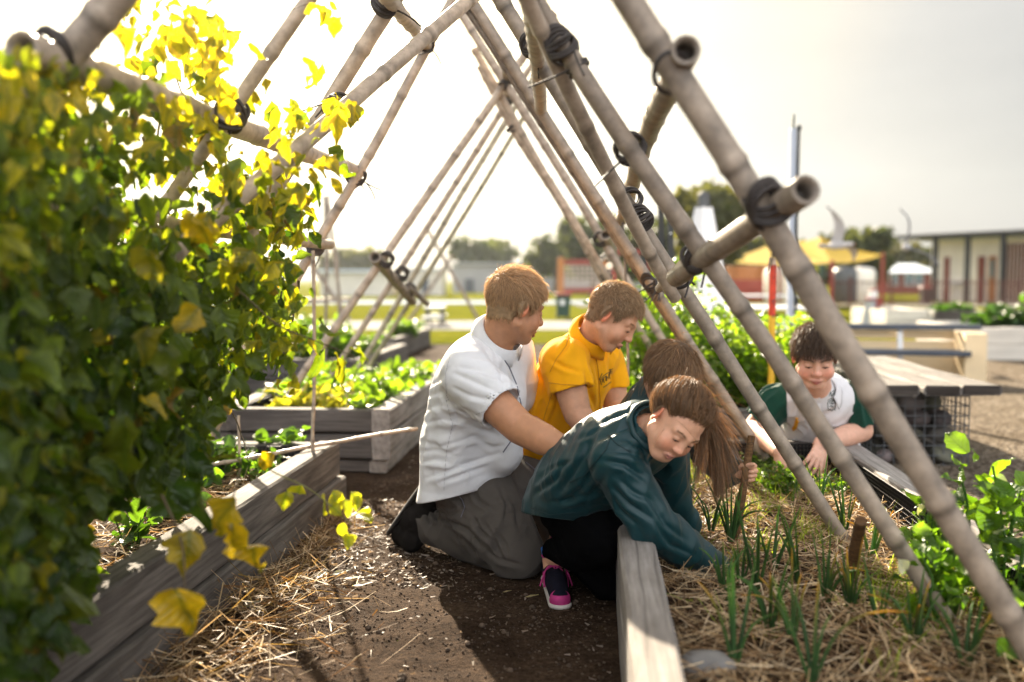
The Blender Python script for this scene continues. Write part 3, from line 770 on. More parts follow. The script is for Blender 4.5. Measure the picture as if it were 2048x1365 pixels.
M_stitch = mat_plain('pale_stitch', (.42, .41, .43), .8, .1, 40, 0)

def axes(fwd, up=(0, 0, 1), roll=0):
    f = nrm(fwd); x = nrm(np.cross(f, up)); u = np.cross(x, f)
    c, s = math.cos(R_(roll)), math.sin(R_(roll)); return A([x * c + u * s, f, u * c - x * s])
class Head:
    def __init__(h, c, fwd, up=(0, 0, 1), s=1.0, roll=0, round_=0.0, nose=1.0):
        h.c = A(c, float); h.R = axes(fwd, up, roll); h.s = s; h.rd = round_; h.no = nose
    def T(h, *l): return h.c + h.s * (A(l, float) @ h.R)
    def loc(h, p): return (np.asarray(p) - h.c) @ h.R.T / h.s
    def E(h, l, r): return ellp(h.T(*l), h.R, A(r) * h.s)
    def Cn(h, pts, r): return chain([h.T(*p) for p in pts], A(r) * h.s)
    def build(h, S, neck, nr=(.056, .058), smile=0.0, slit=.0026):
        rd = h.rd; E, Cn = h.E, h.Cn
        S.add(E((0, -.012, .035), (.076, .096, .086)), .01)
        S.add(E((0, .030, -.025), (.060 + .006 * rd, .062, .088)), .02)
        S.add(E((0, .066 - .004 * rd, -.092), (.024 + .006 * rd, .02, .02)), .03)
        for s in (-1, 1):
            S.add(Cn([(s * .058, .0, -.055), (s * .022, .062, -.093)], (.016, .013)), .025)
            S.add(E((s * (.037 + .004 * rd), .060, -.038), (.026 + .006 * rd, .026, .03)), .02)
            S.add(Cn([(s * .008, .088 + .003 * (h.no - 1) * 3, .024), (s * .046, .071, .021)], (.009, .009)), .014)
        for s in (-1, 1): S.sub(E((s * .031, .100, .002), (.018, .016, .0115)), .012)
        no = h.no
        S.add(Cn([(0, .089, .016), (0, .094 + .014 * no, -.022)], (.0075, .0085 + .004 * no)), .012)
        S.add(E((0, .096 + .016 * no, -.0265), (.0105 + .002 * no, .010, .0095)), .008)
        for s in (-1, 1): S.add(E((s * (.010 + .003 * no), .092 + .008 * no, -.030), (.0075, .010, .007)), .006)
        for s in (-1, 1):
            S.add(E((s * .031, .0765, .002), (.0155, .0135, .0125)), .004)
            if slit: S.sub(E((s * .031, .0915, -.0035), (.0125, .006, slit)), .002)
        c = .004 * smile; ly = -.009 * (1 - h.no)
        S.add(Cn([(-.022 - c, .087, -.062 + c), (-.006, .100 + ly, -.059), (.006, .100 + ly, -.059), (.022 + c, .087, -.062 + c)], tuple(x * (.55 + .45 * h.no) for x in (.0035, .0065, .0065, .0035))), .006)
        S.add(Cn([(-.020 - c, .087, -.066 + c), (0, .098 + ly, -.072), (.020 + c, .087, -.066 + c)], tuple(x * (.55 + .45 * h.no) for x in (.004, .0085, .004))), .006)
        S.sub(Cn([(-.024 - c, .092, -.0645 + 1.4 * c), (0, .108, -.0655), (.024 + c, .092, -.0645 + 1.4 * c)], (.0018, .0024, .0018)), .003)
        for s in (-1, 1):
            S.add(ellp(h.T(s * .079, -.012, -.002), axes(h.R[0] * s * .9 - h.R[1] * .45, h.R[2] + h.R[1] * -.12)[[1, 0, 2]], A((.008, .019, .033)) * h.s), .006)
            S.sub(ellp(h.T(s * .088, -.010, .002), axes(h.R[0] * s * .9 - h.R[1] * .45, h.R[2])[[1, 0, 2]], A((.006, .010, .018)) * h.s), .004)
        S.add(chain([h.T(0, -.028, -.045), neck], (nr[0] * h.s, nr[1] * h.s)), .02)
    def tint(h, V, base, ruddy=(1.12, .72, .66), lip=(.52, .18, .15), fr=.0):
        l = h.loc(V); col = np.repeat(A(base, float)[None], len(V), 0)
        def blob(c, r): return np.exp(-(((l - A(c)) / A(r)) ** 2).sum(1))
        w = np.clip(blob((.04, .07, -.035), (.024, .03, .024)) + blob((-.04, .07, -.035), (.024, .03, .024)) + .8 * blob((0, .098 + .014 * h.no, -.026), (.014, .014, .014)), 0, 1) * .75
        w = np.maximum(w, np.clip((np.abs(l[:, 0]) - .076) / .01, 0, 1) * (l[:, 2] < .04) * (l[:, 2] > -.05) * (np.abs(l[:, 1]) < .04))
        col = col * (1 + (A(ruddy) - 1) * w[:, None])
        w = np.clip(1.3 * blob((0, .1, -.066), (.022, .018, .010)), 0, 1) * (np.abs(l[:, 0]) < .028)
        col = col * (1 - w[:, None]) + A(lip) * w[:, None]
        col *= (1 + .07 * vnoise(V * 55, 3))[:, None]
        return col
    def features(h, par, brow, iris=(.05, .035, .025), smile=0, bvh=None, nb=110):
        for s in (-1, 1):
            mb = MB(); mb.ell(h.T(s * .031, .0748, -.001), A((.0125,) * 3) * h.s, col=(.62, .58, .55))
            mb.ell(h.T(s * .031, .0825, -.0045), A((.006, .0055, .006)) * h.s, R=h.R.T, col=iris); mb.build('eye', M_eye, par)
            mb = MB(); mb.tube([h.T(s * (.031 + .0145 * t), .0905 - .005 * t * t * (1 + .4 * (t > 0)), -.0012 - .0035 * t * t) for t in np.linspace(-1, 1, 9)], A([.3, .8, 1, 1.1, 1.2, 1.2, 1.2, 1, .4]) * .0013 * h.s, 5); mb.build('eyelash', M_lash, par)
        mb = MB(); mb.tube([h.T(.024 * t, .1005 - .006 * (1 - h.no) - .012 * t * t, -.0648 + .005 * smile * t * t) for t in np.linspace(-1, 1, 9)], .0012 * h.s, 5); mb.build('lip_line', M_lash, par)
        for s in (-1, 1):
            p0 = []; d = []
            for _ in range(nb):
                t = random.random(); p0.append(h.T(s * (.010 + .040 * t), .1000 - .020 * t * t + random.uniform(-.001, .001), .0225 + .006 * math.sin(t * 2.4) + random.uniform(-.003, .003)))
                d.append(A([s * 1.0, .15 - .5 * t, .35 - .6 * t]) @ h.R)
            p0 = A(p0); d = nrm(A(d)); n = len(p0)
            if bvh is not None:
                for i in range(n):
                    r = bvh.ray_cast(Vector((p0[i] + h.R[1] * .03).tolist()), Vector((-h.R[1]).tolist()))
                    if r[0] is not None: p0[i] = A(r[0]) + h.R[1] * .0008
            V, F, C = ribbons(p0, d, np.repeat(h.R[1][None], n, 0), np.full(n, .007 * h.s), np.full(n, .0008), np.full(n, .0), np.repeat(A(brow)[None], n, 0), 2)
            mesh_np('eyebrow', V, F, M_hair, par, C)
ZL = ([-.12, -.08, -.035, -.018, -.006, .012, .024, .034, .046, .06, .085, .12], [-.062, -.066, -.058, -.03, .022, .024, -.004, -.002, .034, .056, .066, .07])
def scalp(h, p, zl=ZL):
    l = h.loc(p); return l[..., 2] > np.interp(l[..., 1], *zl) + .004 * vnoise(l * 260, 2)
def hair_cap(h, V, F, off, col, zl=ZL, mb=None, wave=0):
    l = h.loc(V); ok = scalp(h, V, zl) & (l[:, 2] > -.1) & (np.linalg.norm(l, axis=1) < .16)
    keep = ok[F].all(1); Fk = F[keep]; used = np.unique(Fk); mp = -np.ones(len(V), int); mp[used] = np.arange(len(used))
    Vk = V[used].copy(); c0 = h.T(0, -.01, .02); n = nrm(Vk - c0); edge = np.clip((h.loc(Vk)[:, 2] - np.interp(h.loc(Vk)[:, 1], *zl)) / .03, 0, 1)
    Vk += n * (off * h.s * (.25 + .75 * edge) + wave * vnoise(Vk * 90, 4))[:, None]
    cc = np.repeat(A(col, float)[None], len(Vk), 0) * (1 + .25 * vnoise(Vk * 120, 7))[:, None]
    mb.put(Vk, mp[Fk], cc)
def roots(h, bvh, n, zl=ZL, seed=1, soft=.003):
    g = np.random.default_rng(seed); out = []; nn = []
    while len(out) < n:
        d = nrm(g.normal(size=3)); w = d @ h.R; c0 = h.T(0, -.01, .02)
        r = bvh.ray_cast(Vector((c0 + w * .3 * h.s).tolist()), Vector((-w).tolist()))
        if r[0] is None: continue
        p = A(r[0]); l = h.loc(p)
        if np.linalg.norm(l) > .15: continue
        if scalp(h, p[None], zl)[0] and l[2] > -.1 and l[2] > np.interp(l[1], *zl) + g.exponential(soft) - soft: out.append(p); nn.append(w)
    return A(out), A(nn), g
def strands(P0, T, Nn, L, lift, grav, width, col, curl=None, seg=4):
    """hair lying along T on a surface with normal Nn"""
    n = len(P0); t = np.linspace(0, 1, seg + 1)
    ctr = P0[:, None] + T[:, None] * (L[:, None] * t)[..., None] + Nn[:, None] * ((lift * L)[:, None] * (t - .55 * t * t))[..., None] + A([0, 0, -1.0]) * (grav * L[:, None] * t * t)[..., None]
    return strip(ctr, width, col)
def strip(ctr, width, col, taper=.75):
    n, m, _ = ctr.shape; t = np.linspace(0, 1, m)
    tg = nrm(np.gradient(ctr, axis=1)); rv = nrm(rng.normal(size=(n, 1, 3))); sd = nrm(np.cross(tg, np.broadcast_to(rv, tg.shape)))
    w = (np.broadcast_to(np.asarray(width, float), (n,))[:, None] * (1 - taper * t ** 2) * np.clip(.25 + t * 5, 0, 1))[..., None] * sd * .5
    V = np.stack([ctr - w, ctr + w], 2).reshape(-1, 3)
    f = A([[2 * i, 2 * i + 1, 2 * i + 3, 2 * i + 2] for i in range(m - 1)])
    return V, (f[None] + (np.arange(n) * 2 * m)[:, None, None]).reshape(-1, 4), np.repeat(col, 2 * m, 0)
def short_hair(par, h, V, F, n, colr, tipc, Ltop, Lside, off, comb, zl=ZL, lift=.8, seed=1, spike=0.25):
    bv = bvh_np(V, F); p, nn, g = roots(h, bv, n, zl, seed); l = h.loc(p)
    crown = A([0, -.055, .11]); t = l - crown; t = t + A(comb) * np.clip((l[:, 2:3] - .03) / .08, 0, 1) + A([0, 0, -.06]) * np.clip((.07 - l[:, 2:3]) / .05, 0, 1.5)
    t += g.normal(size=t.shape) * .02
    T = t @ h.R; T = T - nn * (T * nn).sum(1, keepdims=True); T = nrm(T)
    top = np.clip((l[:, 2] - .01) / .08, 0, 1); L = (Lside + (Ltop - Lside) * top) * g.uniform(.6, 1.2, n) * h.s
    lf = lift * (.5 + top * .8) + g.normal(size=n) * spike * (1 + 2.5 * (g.random(n) < .05))
    c = A(colr)[None] * g.uniform(.65, 1.25, (n, 1)); 
    mx = g.uniform(0, 1, (n, 1)) * top[:, None]; c = c * (1 - mx) + A(tipc) * mx
    Vs, Fs, Cs = strands(p + nn * off * h.s * .55, T, nn, L, lf, .25, g.uniform(.0011, .0019, n), c)
    mb = MB(); hair_cap(h, V, F, off, A(colr) * .75, zl, mb, .0015); mb.put(Vs, Fs, Cs)
    return mb.build('hair', M_hair, par)
def hand(S, wrist, d, pn, side, s=1.0, curl=(25, 30, 20), spread=.12, thumb=(.55, .75, .35), tc=25, fl=(.92, 1.0, .95, .78), curls=None):
    """side +1/-1 puts the thumb on that side of d x pn"""
    w = A(wrist, float); f = nrm(d); n = nrm(A(pn) - f * np.dot(f, pn)); t = np.cross(f, n) * side
    S.add(chain([w - f * .01, w + f * .05 * s], (.024 * s, .027 * s), (n, .62)), .015)
    for i in range(4):
        o = (1.5 - i); kn = w + (f * (.083 - .004 * abs(i - 1.2)) + t * o * .0195) * s
        S.add(chain([w + (f * .012 + t * o * .010) * s, kn], (.0125 * s, .0108 * s)), .01)
        cu = curls[i] if curls else curl; a = 0; p = kn; pts = [kn]; df = nrm(f + t * o * spread)
        for k in range(3):
            a += R_(cu[k]); p = p + (df * math.cos(a) + n * math.sin(a)) * A([.043, .026, .021])[k] * fl[i] * s; pts.append(p)
        S.add(chain(pts, A([.0108, .0098, .0089, .0074]) * s), .003)
    td = nrm(f * thumb[0] + t * thumb[1] + n * thumb[2]); b = w + (f * .022 + t * .018) * s
    p1 = b + td * .042 * s; td2 = nrm(td * math.cos(R_(tc)) + nrm(f + n * .3) * math.sin(R_(tc))); p2 = p1 + td2 * .031 * s; p3 = p2 + nrm(td2 + f * .2) * .024 * s
    S.add(chain([b, p1, p2, p3], A([.0165, .0118, .0105, .0082]) * s), .006)
def folds(S, specs, band=.013):
    """specs: (direction, wavelength, amplitude, centre or None, radius, seed)"""
    def fn(p):
        o = 0
        for (d, wl, am, c, r, sd) in specs:
            d = nrm(d); q = p - d[None] * (p @ d)[:, None] * .88; q = q / wl + .35 * vnoise(p * 6, sd + 5)[:, None]
            v = vnoise(q, sd); v = 1 - 2 * np.abs(v) ** .85
            k = 1 if c is None else np.exp(-(((p - A(c)) / r) ** 2).sum(1))
            o = o - 1.3 * am * v * k
        return o
    S.warp(fn, band); return S
def bbox(*pts, pad=.1):
    p = A(pts); return p.min(0) - pad, p.max(0) + pad
def sleeve(S, pts, rad, at, n, k=.04):
    """a sleeve ending in a clean cuff, blended into the garment"""
    T = SDF(S.o, S.o + S.h * (np.asarray(S.n) - 1), S.h); m = np.minimum(T.d.shape, S.d.shape); T.add(chain(pts, rad), 0); T.cut(at, n)
    a = S.d[:m[0], :m[1], :m[2]]; b = T.d[:m[0], :m[1], :m[2]]; h = np.clip(.5 + .5 * (b - a) / k, 0, 1); S.d[:m[0], :m[1], :m[2]] = b + (a - b) * h - k * h * (1 - h)
def person(loc, label): return thing('person', loc, label, 'person', None)
def seam(par, bvh, px, name='seam', r=.0011, lift=.0015, mat=None, n=40, dash=0):
    """a line of stitching on the cloth along a path seen in the photograph"""
    q, t = np.asarray(px, float), None
    s = np.concatenate([[0], np.cumsum(np.linalg.norm(np.diff(q, axis=0), axis=1))]); tt = np.linspace(0, s[-1], n)
    pts = [on_surface(bvh, np.interp(x, s, q[:, 0]), np.interp(x, s, q[:, 1]), lift) for x in tt]
    mb = MB(); run = []
    for i, p in enumerate(pts + [None]):
        if p is not None and (not run or np.linalg.norm(p - run[-1]) < .05) and not (dash and i % dash == 0): run.append(p)
        else:
            if len(run) > 1: mb.tube(run, r, 5)
            run = [p] if p is not None else []
    if mb.n: mb.build(name, mat or (M_stitch if dash else M_thread), par)

def creases(V, F_q, lines, w=7.0, depth=.006):
    """press folds into cloth along paths seen in the photograph (front side only)"""
    V = V.copy(); fn = np.cross(V[F_q[:, 2]] - V[F_q[:, 0]], V[F_q[:, 3]] - V[F_q[:, 1]]); nv = np.zeros_like(V)
    for k in range(4): np.add.at(nv, F_q[:, k], fn)
    nv = nrm(nv); ey = nrm(A([0, 0, CAMH]) - V); face = np.clip((nv * ey).sum(1) * 2.5, 0, 1)
    q = V - A([0, 0, CAMH]); f = q[:, 1] * _ct - q[:, 2] * _st; px = np.stack([q[:, 0] / f * F_ + 1024, 682.5 - (q[:, 1] * _st + q[:, 2] * _ct) / f * F_], 1)
    out = np.zeros(len(V))
    for ln in lines:
        k = 1.0
        if isinstance(ln, tuple): ln, k = ln
        p = A(ln, float); c, t = resample(np.c_[p, np.zeros(len(p))], 3.0); c = c[:, :2]
        near = np.where((px[:, 0] > c[:, 0].min() - 40) & (px[:, 0] < c[:, 0].max() + 40) & (px[:, 1] > c[:, 1].min() - 40) & (px[:, 1] < c[:, 1].max() + 40))[0]
        if not len(near): continue
        d = px[near][:, None] - c[None]; dd = (d ** 2).sum(-1); j = dd.argmin(1); tg = nrm(np.gradient(c, axis=0))[j]; dv = d[np.arange(len(near)), j]
        s = tg[:, 0] * dv[:, 1] - tg[:, 1] * dv[:, 0]; a = np.sqrt(dd[np.arange(len(near)), j]); ends = np.sin(np.pi * np.clip((j + .5) / len(c), 0, 1)) ** .6
        beyond = np.abs(a) - np.abs(s); fade = np.exp(-(beyond / w) ** 2)
        out[near] += k * ends * fade * (-np.exp(-(s / (w * .55)) ** 2) + .75 * np.exp(-((s - w * 1.1) / (w * .8)) ** 2) + .35 * np.exp(-((s + w * 1.3) / (w * .9)) ** 2))
    return V + nv * (out * depth * face)[:, None]
def collar(par, nk, nd, fr, mat, r=.066, stand=.04, fall=.036, point=.02, gap=22, flare=.024, drop=0, nm='collar'):
    """a folded shirt collar round the neck, open at the front (fr)"""
    V2 = []; K = 48; cx = nrm(np.cross(nd, fr)); cf = np.cross(cx, nd); base = nk + nd * drop
    if np.dot(cf, fr) < 0: cf = -cf
    for i in range(K + 1):
        a = R_(gap + (360 - 2 * gap) * i / K); e = cf * math.cos(a) + cx * math.sin(a); u = abs(i - K / 2) / (K / 2); fl = fall + point * u ** 4; z0 = stand - .022 * u ** 2
        w = .002 * math.sin(i * 1.1)
        for (q, z) in ((0, -.025), (.003, z0 - .006), (.005, z0), (.010, z0 - .001), (flare * .8, z0 - fl * .6), (flare + w, z0 - fl), (flare - .004 + w, z0 - fl - .001), (flare * .7, z0 - fl * .6)): V2.append(base + e * (r + q) + nd * z)
    return mesh_np(nm, A(V2), A([[i * 8 + j, i * 8 + j + 1, (i + 1) * 8 + j + 1, (i + 1) * 8 + j] for i in range(K) for j in range(7)]), mat, par)
# ---------------------------------------------------------------- the man
SKIN_M = (.54, .265, .145)
def do_man():
    th = person(G(1000, 1140), 'man in a pale grey shirt and grey trousers kneeling on the path, face turned away')
    hd = Head(P(1030, 614, 3.5), (.82, .46, -.30), (.10, .0, 1), 1.04)
    nk = P(985, 712, 3.58)
    c0, c1, c2, c3 = P(938, 950, 3.74), P(940, 872, 3.7), P(956, 785, 3.63), P(968, 718, 3.60)
    lat = nrm(P(1040, 712, 3.80) - P(925, 735, 3.42)); sp = nrm(c3 - c0); fr = nrm(np.cross(lat, sp)); fr = fr if fr[0] > 0 else -fr
    sN, eN, wN = P(932, 752, 3.42), P(1040, 856, 3.30), P(1146, 908, 3.15); hN = P(1215, 945, 3.06)
    sF, eF, wF = P(1022, 712, 3.78), P(1040, 835, 3.88), P(1110, 885, 3.72); hF = P(1165, 915, 3.62)
    hip, kn, an = P(945, 978, 3.70), P(1042, 1112, 3.50), P(850, 1048, 3.80)
    hip2, kn2, an2 = P(965, 968, 3.86), P(1112, 985, 3.72), P(1120, 1105, 3.80)
    lo, hi = bbox(c0, c3, sN, eN, wN, hN, sF, kn, an, kn2, an2, P(1030, 525, 3.5), hN + A([.08, -.1, -.08]), an + A([-.1, .05, -.1]), pad=.14)
    S = SDF(lo, hi, SK)
    S.add(chain([c0, c1, c2, c3], (.15, .155, .17, .10), (fr, .66)), 0)
    S.add(chain([c3, nk], (.085, .056)), .03)
    for s_, e, w, h_, r in ((sN, eN, wN, hN, 1.0), (sF, eF, wF, hF, .9)):
        m = (e * .55 + w * .45)
        S.add(chain([s_, s_ * .45 + e * .55, e, m, w], A([.066, .064, .056, .053, .034]) * r), .02)
        hand(S, w, h_ - w, A([-.1, -.3, -1]), 1, 1.05)
    S.add(chain([hip, kn, an], (.085, .06, .045)), .03); S.add(chain([hip2, kn2, an2], (.085, .06, .045)), .03)
    S.add(chain([c0, hip], (.11, .09)), .05); S.add(chain([c0, hip2], (.11, .09)), .05)
    hd.build(S, nk, (.058, .062))
    V, F = S.mesh(); col = hd.tint(V, SKIN_M, (1.15, .8, .72), (.42, .16, .12))
    l = hd.loc(V); st = np.exp(-(((l - A([0, .06, -.085])) / A([.06, .05, .04])) ** 2).sum(1)) * .45
    col *= (1 - st[:, None] * A([.25, .3, .3]))
    mesh_np('body', V, F, M_skin, th, col)
    hd.features(th, (.3, .17, .08), bvh=bvh_np(V, F))
    zl = (ZL[0], [-.055, -.062, -.056, -.03, .022, .020, -.012, -.002, .036, .062, .074, .078])
    short_hair(th, hd, V, F, 15000, (.50, .325, .175), (.82, .58, .36), .030, .013, .008, (0, .13, .03), zl, .75, 3)
    # shirt
    lo, hi = bbox(P(830, 690, 3.5), P(1045, 1005, 3.5), P(930, 690, 3.3), P(1000, 1000, 4.0), pad=.1)
    S = SDF(lo, hi, .0045)
    S.add(chain([P(940, 1010, 3.72), c0 - A([0, .03, 0]), c1, c2, c3], (.265, .232, .234, .222, .120), (fr, .66)), 0)
    S.add(chain([P(1000, 905, 3.6), P(1000, 800, 3.6)], (.085, .085)), .06)
    cN = sN * .36 + eN * .64 + A([0, 0, .006]); sleeve(S, [c3 * .55 + sN * .45, sN, cN + (eN - sN) * .15], (.098, .092, .082), cN, eN - sN, .05)
    cF = sF * .4 + eF * .6; S.add(chain([c3 * .6 + sF * .4, sF, cF], (.10, .095, .085)), .05)
    # collar
    nd = nrm(hd.T(0, -.03, -.06) - nk)
    S.add(chain([nk - nd * .04, nk + nd * .004], (.086, .074)), .02)
    sp2 = nrm(eN - sN)
    folds(S, [((1, .3, -.15), .05, .0075, P(900, 850, 3.5), .17, 11), ((1, .2, .4), .045, .008, P(990, 830, 3.45), .12, 12), ((1, 0, .3), .045, .007, sN * .5 + cN * .5, .12, 13),
              ((1, 0, .25), .05, .010, P(930, 930, 3.5), .16, 14), ((.4, .2, 1), .06, .006, P(1000, 780, 3.6), .13, 15), ((1, .5, .1), .09, .004, None, 1, 16)])
    S.sub(chain([cN - sp2 * .015, eN], (.078, .074)), .004)
    S.sub(chain([nk + nd * .004, nk + nd * .13], (.066, .075)), .004)
    q0, q1, q2 = P(850, 1003, 3.62), P(1042, 962, 3.5), P(960, 962, 4.0); n = np.cross(q1 - q0, q2 - q0); n = n if n[2] < 0 else -n; S.cut(q0, n)
    Vs, Fs = S.mesh(1)
    Vs = creases(Vs, Fs, [[(895, 800), (930, 822), (965, 838)], [(838, 850), (880, 840), (915, 845)], [(836, 880), (880, 895), (930, 880), (960, 865)], [(835, 905), (870, 900), (900, 905), (935, 888)], ([(848, 958), (900, 942), (960, 920), (1003, 903)], 1.6), ([(872, 968), (920, 950), (978, 930)], 1.3), [(905, 745), (950, 765), (1000, 788)], [(900, 772), (940, 792), (985, 802)], [(915, 735), (955, 742), (1002, 757)],
        [(845, 800), (860, 790), (888, 785)], [(838, 830), (860, 815), (892, 812)], [(985, 700), (1000, 740), (1010, 780)], ([(1020, 730), (1031, 790), (1030, 840)], 1.2), [(850, 775), (880, 760), (900, 730)], [(905, 800), (915, 835), (905, 870)], [(925, 850), (960, 858), (1000, 872)], [(840, 925), (870, 922), (905, 928)], [(955, 880), (985, 895), (1010, 890)], [(870, 720), (890, 700), (920, 690)], [(965, 690), (985, 725), (1000, 735)]], 8.5, .0052)
    so = mesh_np('shirt', Vs, Fs, M_shirt, th, None)
    b = bvh_np(Vs, Fs)
    seam(so, b, [(1002, 712), (1018, 735), (1033, 770), (1042, 810), (1038, 850), (1020, 885), (1006, 905)], 'placket', .0022)
    seam(so, b, [(900, 715), (892, 745), (893, 790), (898, 800)], r=.0010, n=60, dash=3); seam(so, b, [(893, 800), (905, 850), (893, 905), (888, 980)], r=.0009, n=60, dash=3)
    seam(so, b, [(952, 829), (985, 818), (1018, 800)], r=.0009, n=40, dash=3)
    collar(so, P(992, 686, 3.57), nrm(nd + fr * .25), fr, M_shirt, .074, .058, .052, .034, 14, .032, .02)
    # trousers
    lo, hi = bbox(hip, kn, an, kn2, an2, pad=.17); S = SDF(lo, hi, .004)
    m1 = hip * .5 + kn * .5 + A([-.005, -.01, .0])
    S.add(chain([hip + A([0, 0, .04]), m1, kn + A([-.012, 0, .0])], (.135, .132, .098)), 0)
    S.add(chain([kn + A([-.012, 0, -.005]), kn * .5 + an * .5, an + (an - kn) * -.04], (.086, .082, .062)), .015)
    S.add(chain([c0 + A([.04, 0, 0]), hip], (.13, .13)), .05); S.add(chain([hip2, kn2 * .5 + hip2 * .5, kn2], (.15, .12, .095)), .03); S.add(chain([kn2, an2], (.09, .065)), .02)
    ti = an - (an - kn) * .02; S.cut(ti, an - kn, an - .1, an + A([.06, .1, .1]))
    folds(S, [(A([1, 0, .2]), .04, .011, hip + A([-.02, -.1, 0]), .12, 21), (A([.5, 0, 1]), .045, .014, kn * .75 + an * .25 + A([0, -.06, .03]), .11, 22), (A([.2, 0, 1]), .04, .011, an, .10, 23), (kn - hip, .08, .006, None, 1, 24), (A([1, 0, .9]), .05, .014, hip * .45 + an * .55, .12, 25)])
    S.cut((0, 0, .004), (0, 0, -1))
    Vt, Ft = S.mesh(1)
    Vt = creases(Vt, Ft, [([(893, 985), (920, 1000), (926, 1022)], 1.2), [(868, 1003), (898, 1020), (916, 1012)], [(873, 1020), (905, 1031), (920, 1023)], ([(945, 1032), (960, 1060), (985, 1082), (1002, 1114)], 1.5), ([(962, 1040), (990, 1076), (1010, 1126)], 1.3), [(985, 1052), (1010, 1090), (1018, 1122)], ([(878, 1035), (905, 1045), (935, 1060), (962, 1092)], 1.6), [(940, 965), (955, 1000), (988, 1022)], [(1020, 1000), (1032, 1022), (1036, 1055)], [(850, 1010), (856, 1032), (866, 1052)], [(862, 1005), (868, 1030), (880, 1047)], [(900, 1060), (930, 1085), (950, 1105)], [(1000, 975), (1015, 1010), (1010, 1040)], [(975, 1100), (1000, 1120), (1040, 1130)], [(1060, 930), (1075, 950), (1080, 975)]], 7.5, .0085)
    to = mesh_np('trousers', Vt, Ft, M_trou, th, None); b = bvh_np(Vt, Ft)
    seam(to, b, [(912, 985), (925, 1000), (930, 1015), (922, 1035)], 'pocket', .0014);  seam(to, b, [(1050, 925), (1068, 938), (1080, 950)], r=.002)
    # boot, heel up, toe on the ground
    for a_, k_, toe, nm in ((an, kn, P(800, 1088, 3.86), 1), (an2, kn2, G(1170, 1135) + A([.0, .0, .035]), 2)):
        lo, hi = bbox(a_, toe, pad=.15); S = SDF(lo, hi, .004)
        if nm == 1:
            heel = P(862, 990, 3.82); ball = P(806, 1066, 3.87)
            S.add(chain([a_ + (k_ - a_) * .06, a_ + A([-.035, .01, .01])], (.058, .056)), 0)
            S.add(chain([heel + A([.005, 0, -.02]), heel * .5 + ball * .5 + A([.02, 0, -.01]), ball + A([.015, 0, 0])], (.056, .060, .058)), .03)
            S.add(chain([ball + A([.018, 0, 0]), G(806, 1104) + A([.035, 0, .04])], (.052, .042)), .02)
            sn = nrm(np.cross(ball - heel, A([.2, 1, 0]))); sn = sn if sn[0] < 0 else -sn
            sole = [heel + A([.005, 0, .01]) + sn * .046, heel * .5 + ball * .5 + sn * .048, ball + sn * .044]
        else:
            S.add(chain([a_ + A([0, 0, .02]), a_ + A([.0, 0, -.03]), toe], (.055, .05, .036)), 0)
            sole = [a_ + A([-.05, 0, -.06]), toe + A([.04, 0, -.026])]
        folds(S, [(A([0, 1, .2]), .03, .003, None, 1, 31)])
        S.cut((0, 0, .003), (0, 0, -1))
        Vb, Fb = S.mesh(1); o = mesh_np('shoe', Vb, Fb, M_shoe, th, None)
        lo, hi = bbox(*sole, pad=.08); S = SDF(lo, hi, .004); q, _ = resample(sole, .01); S.add(chain([q[0], q[len(q) // 2], q[-1]], [.046, .048, .05], (sn if nm == 1 else A([0, 0, 1.0]), .24)), 0)
        S.cut((0, 0, .002), (0, 0, -1)); Vb, Fb = S.mesh(1); mesh_np('sole', Vb, Fb, M_sole, o, None)
    return th
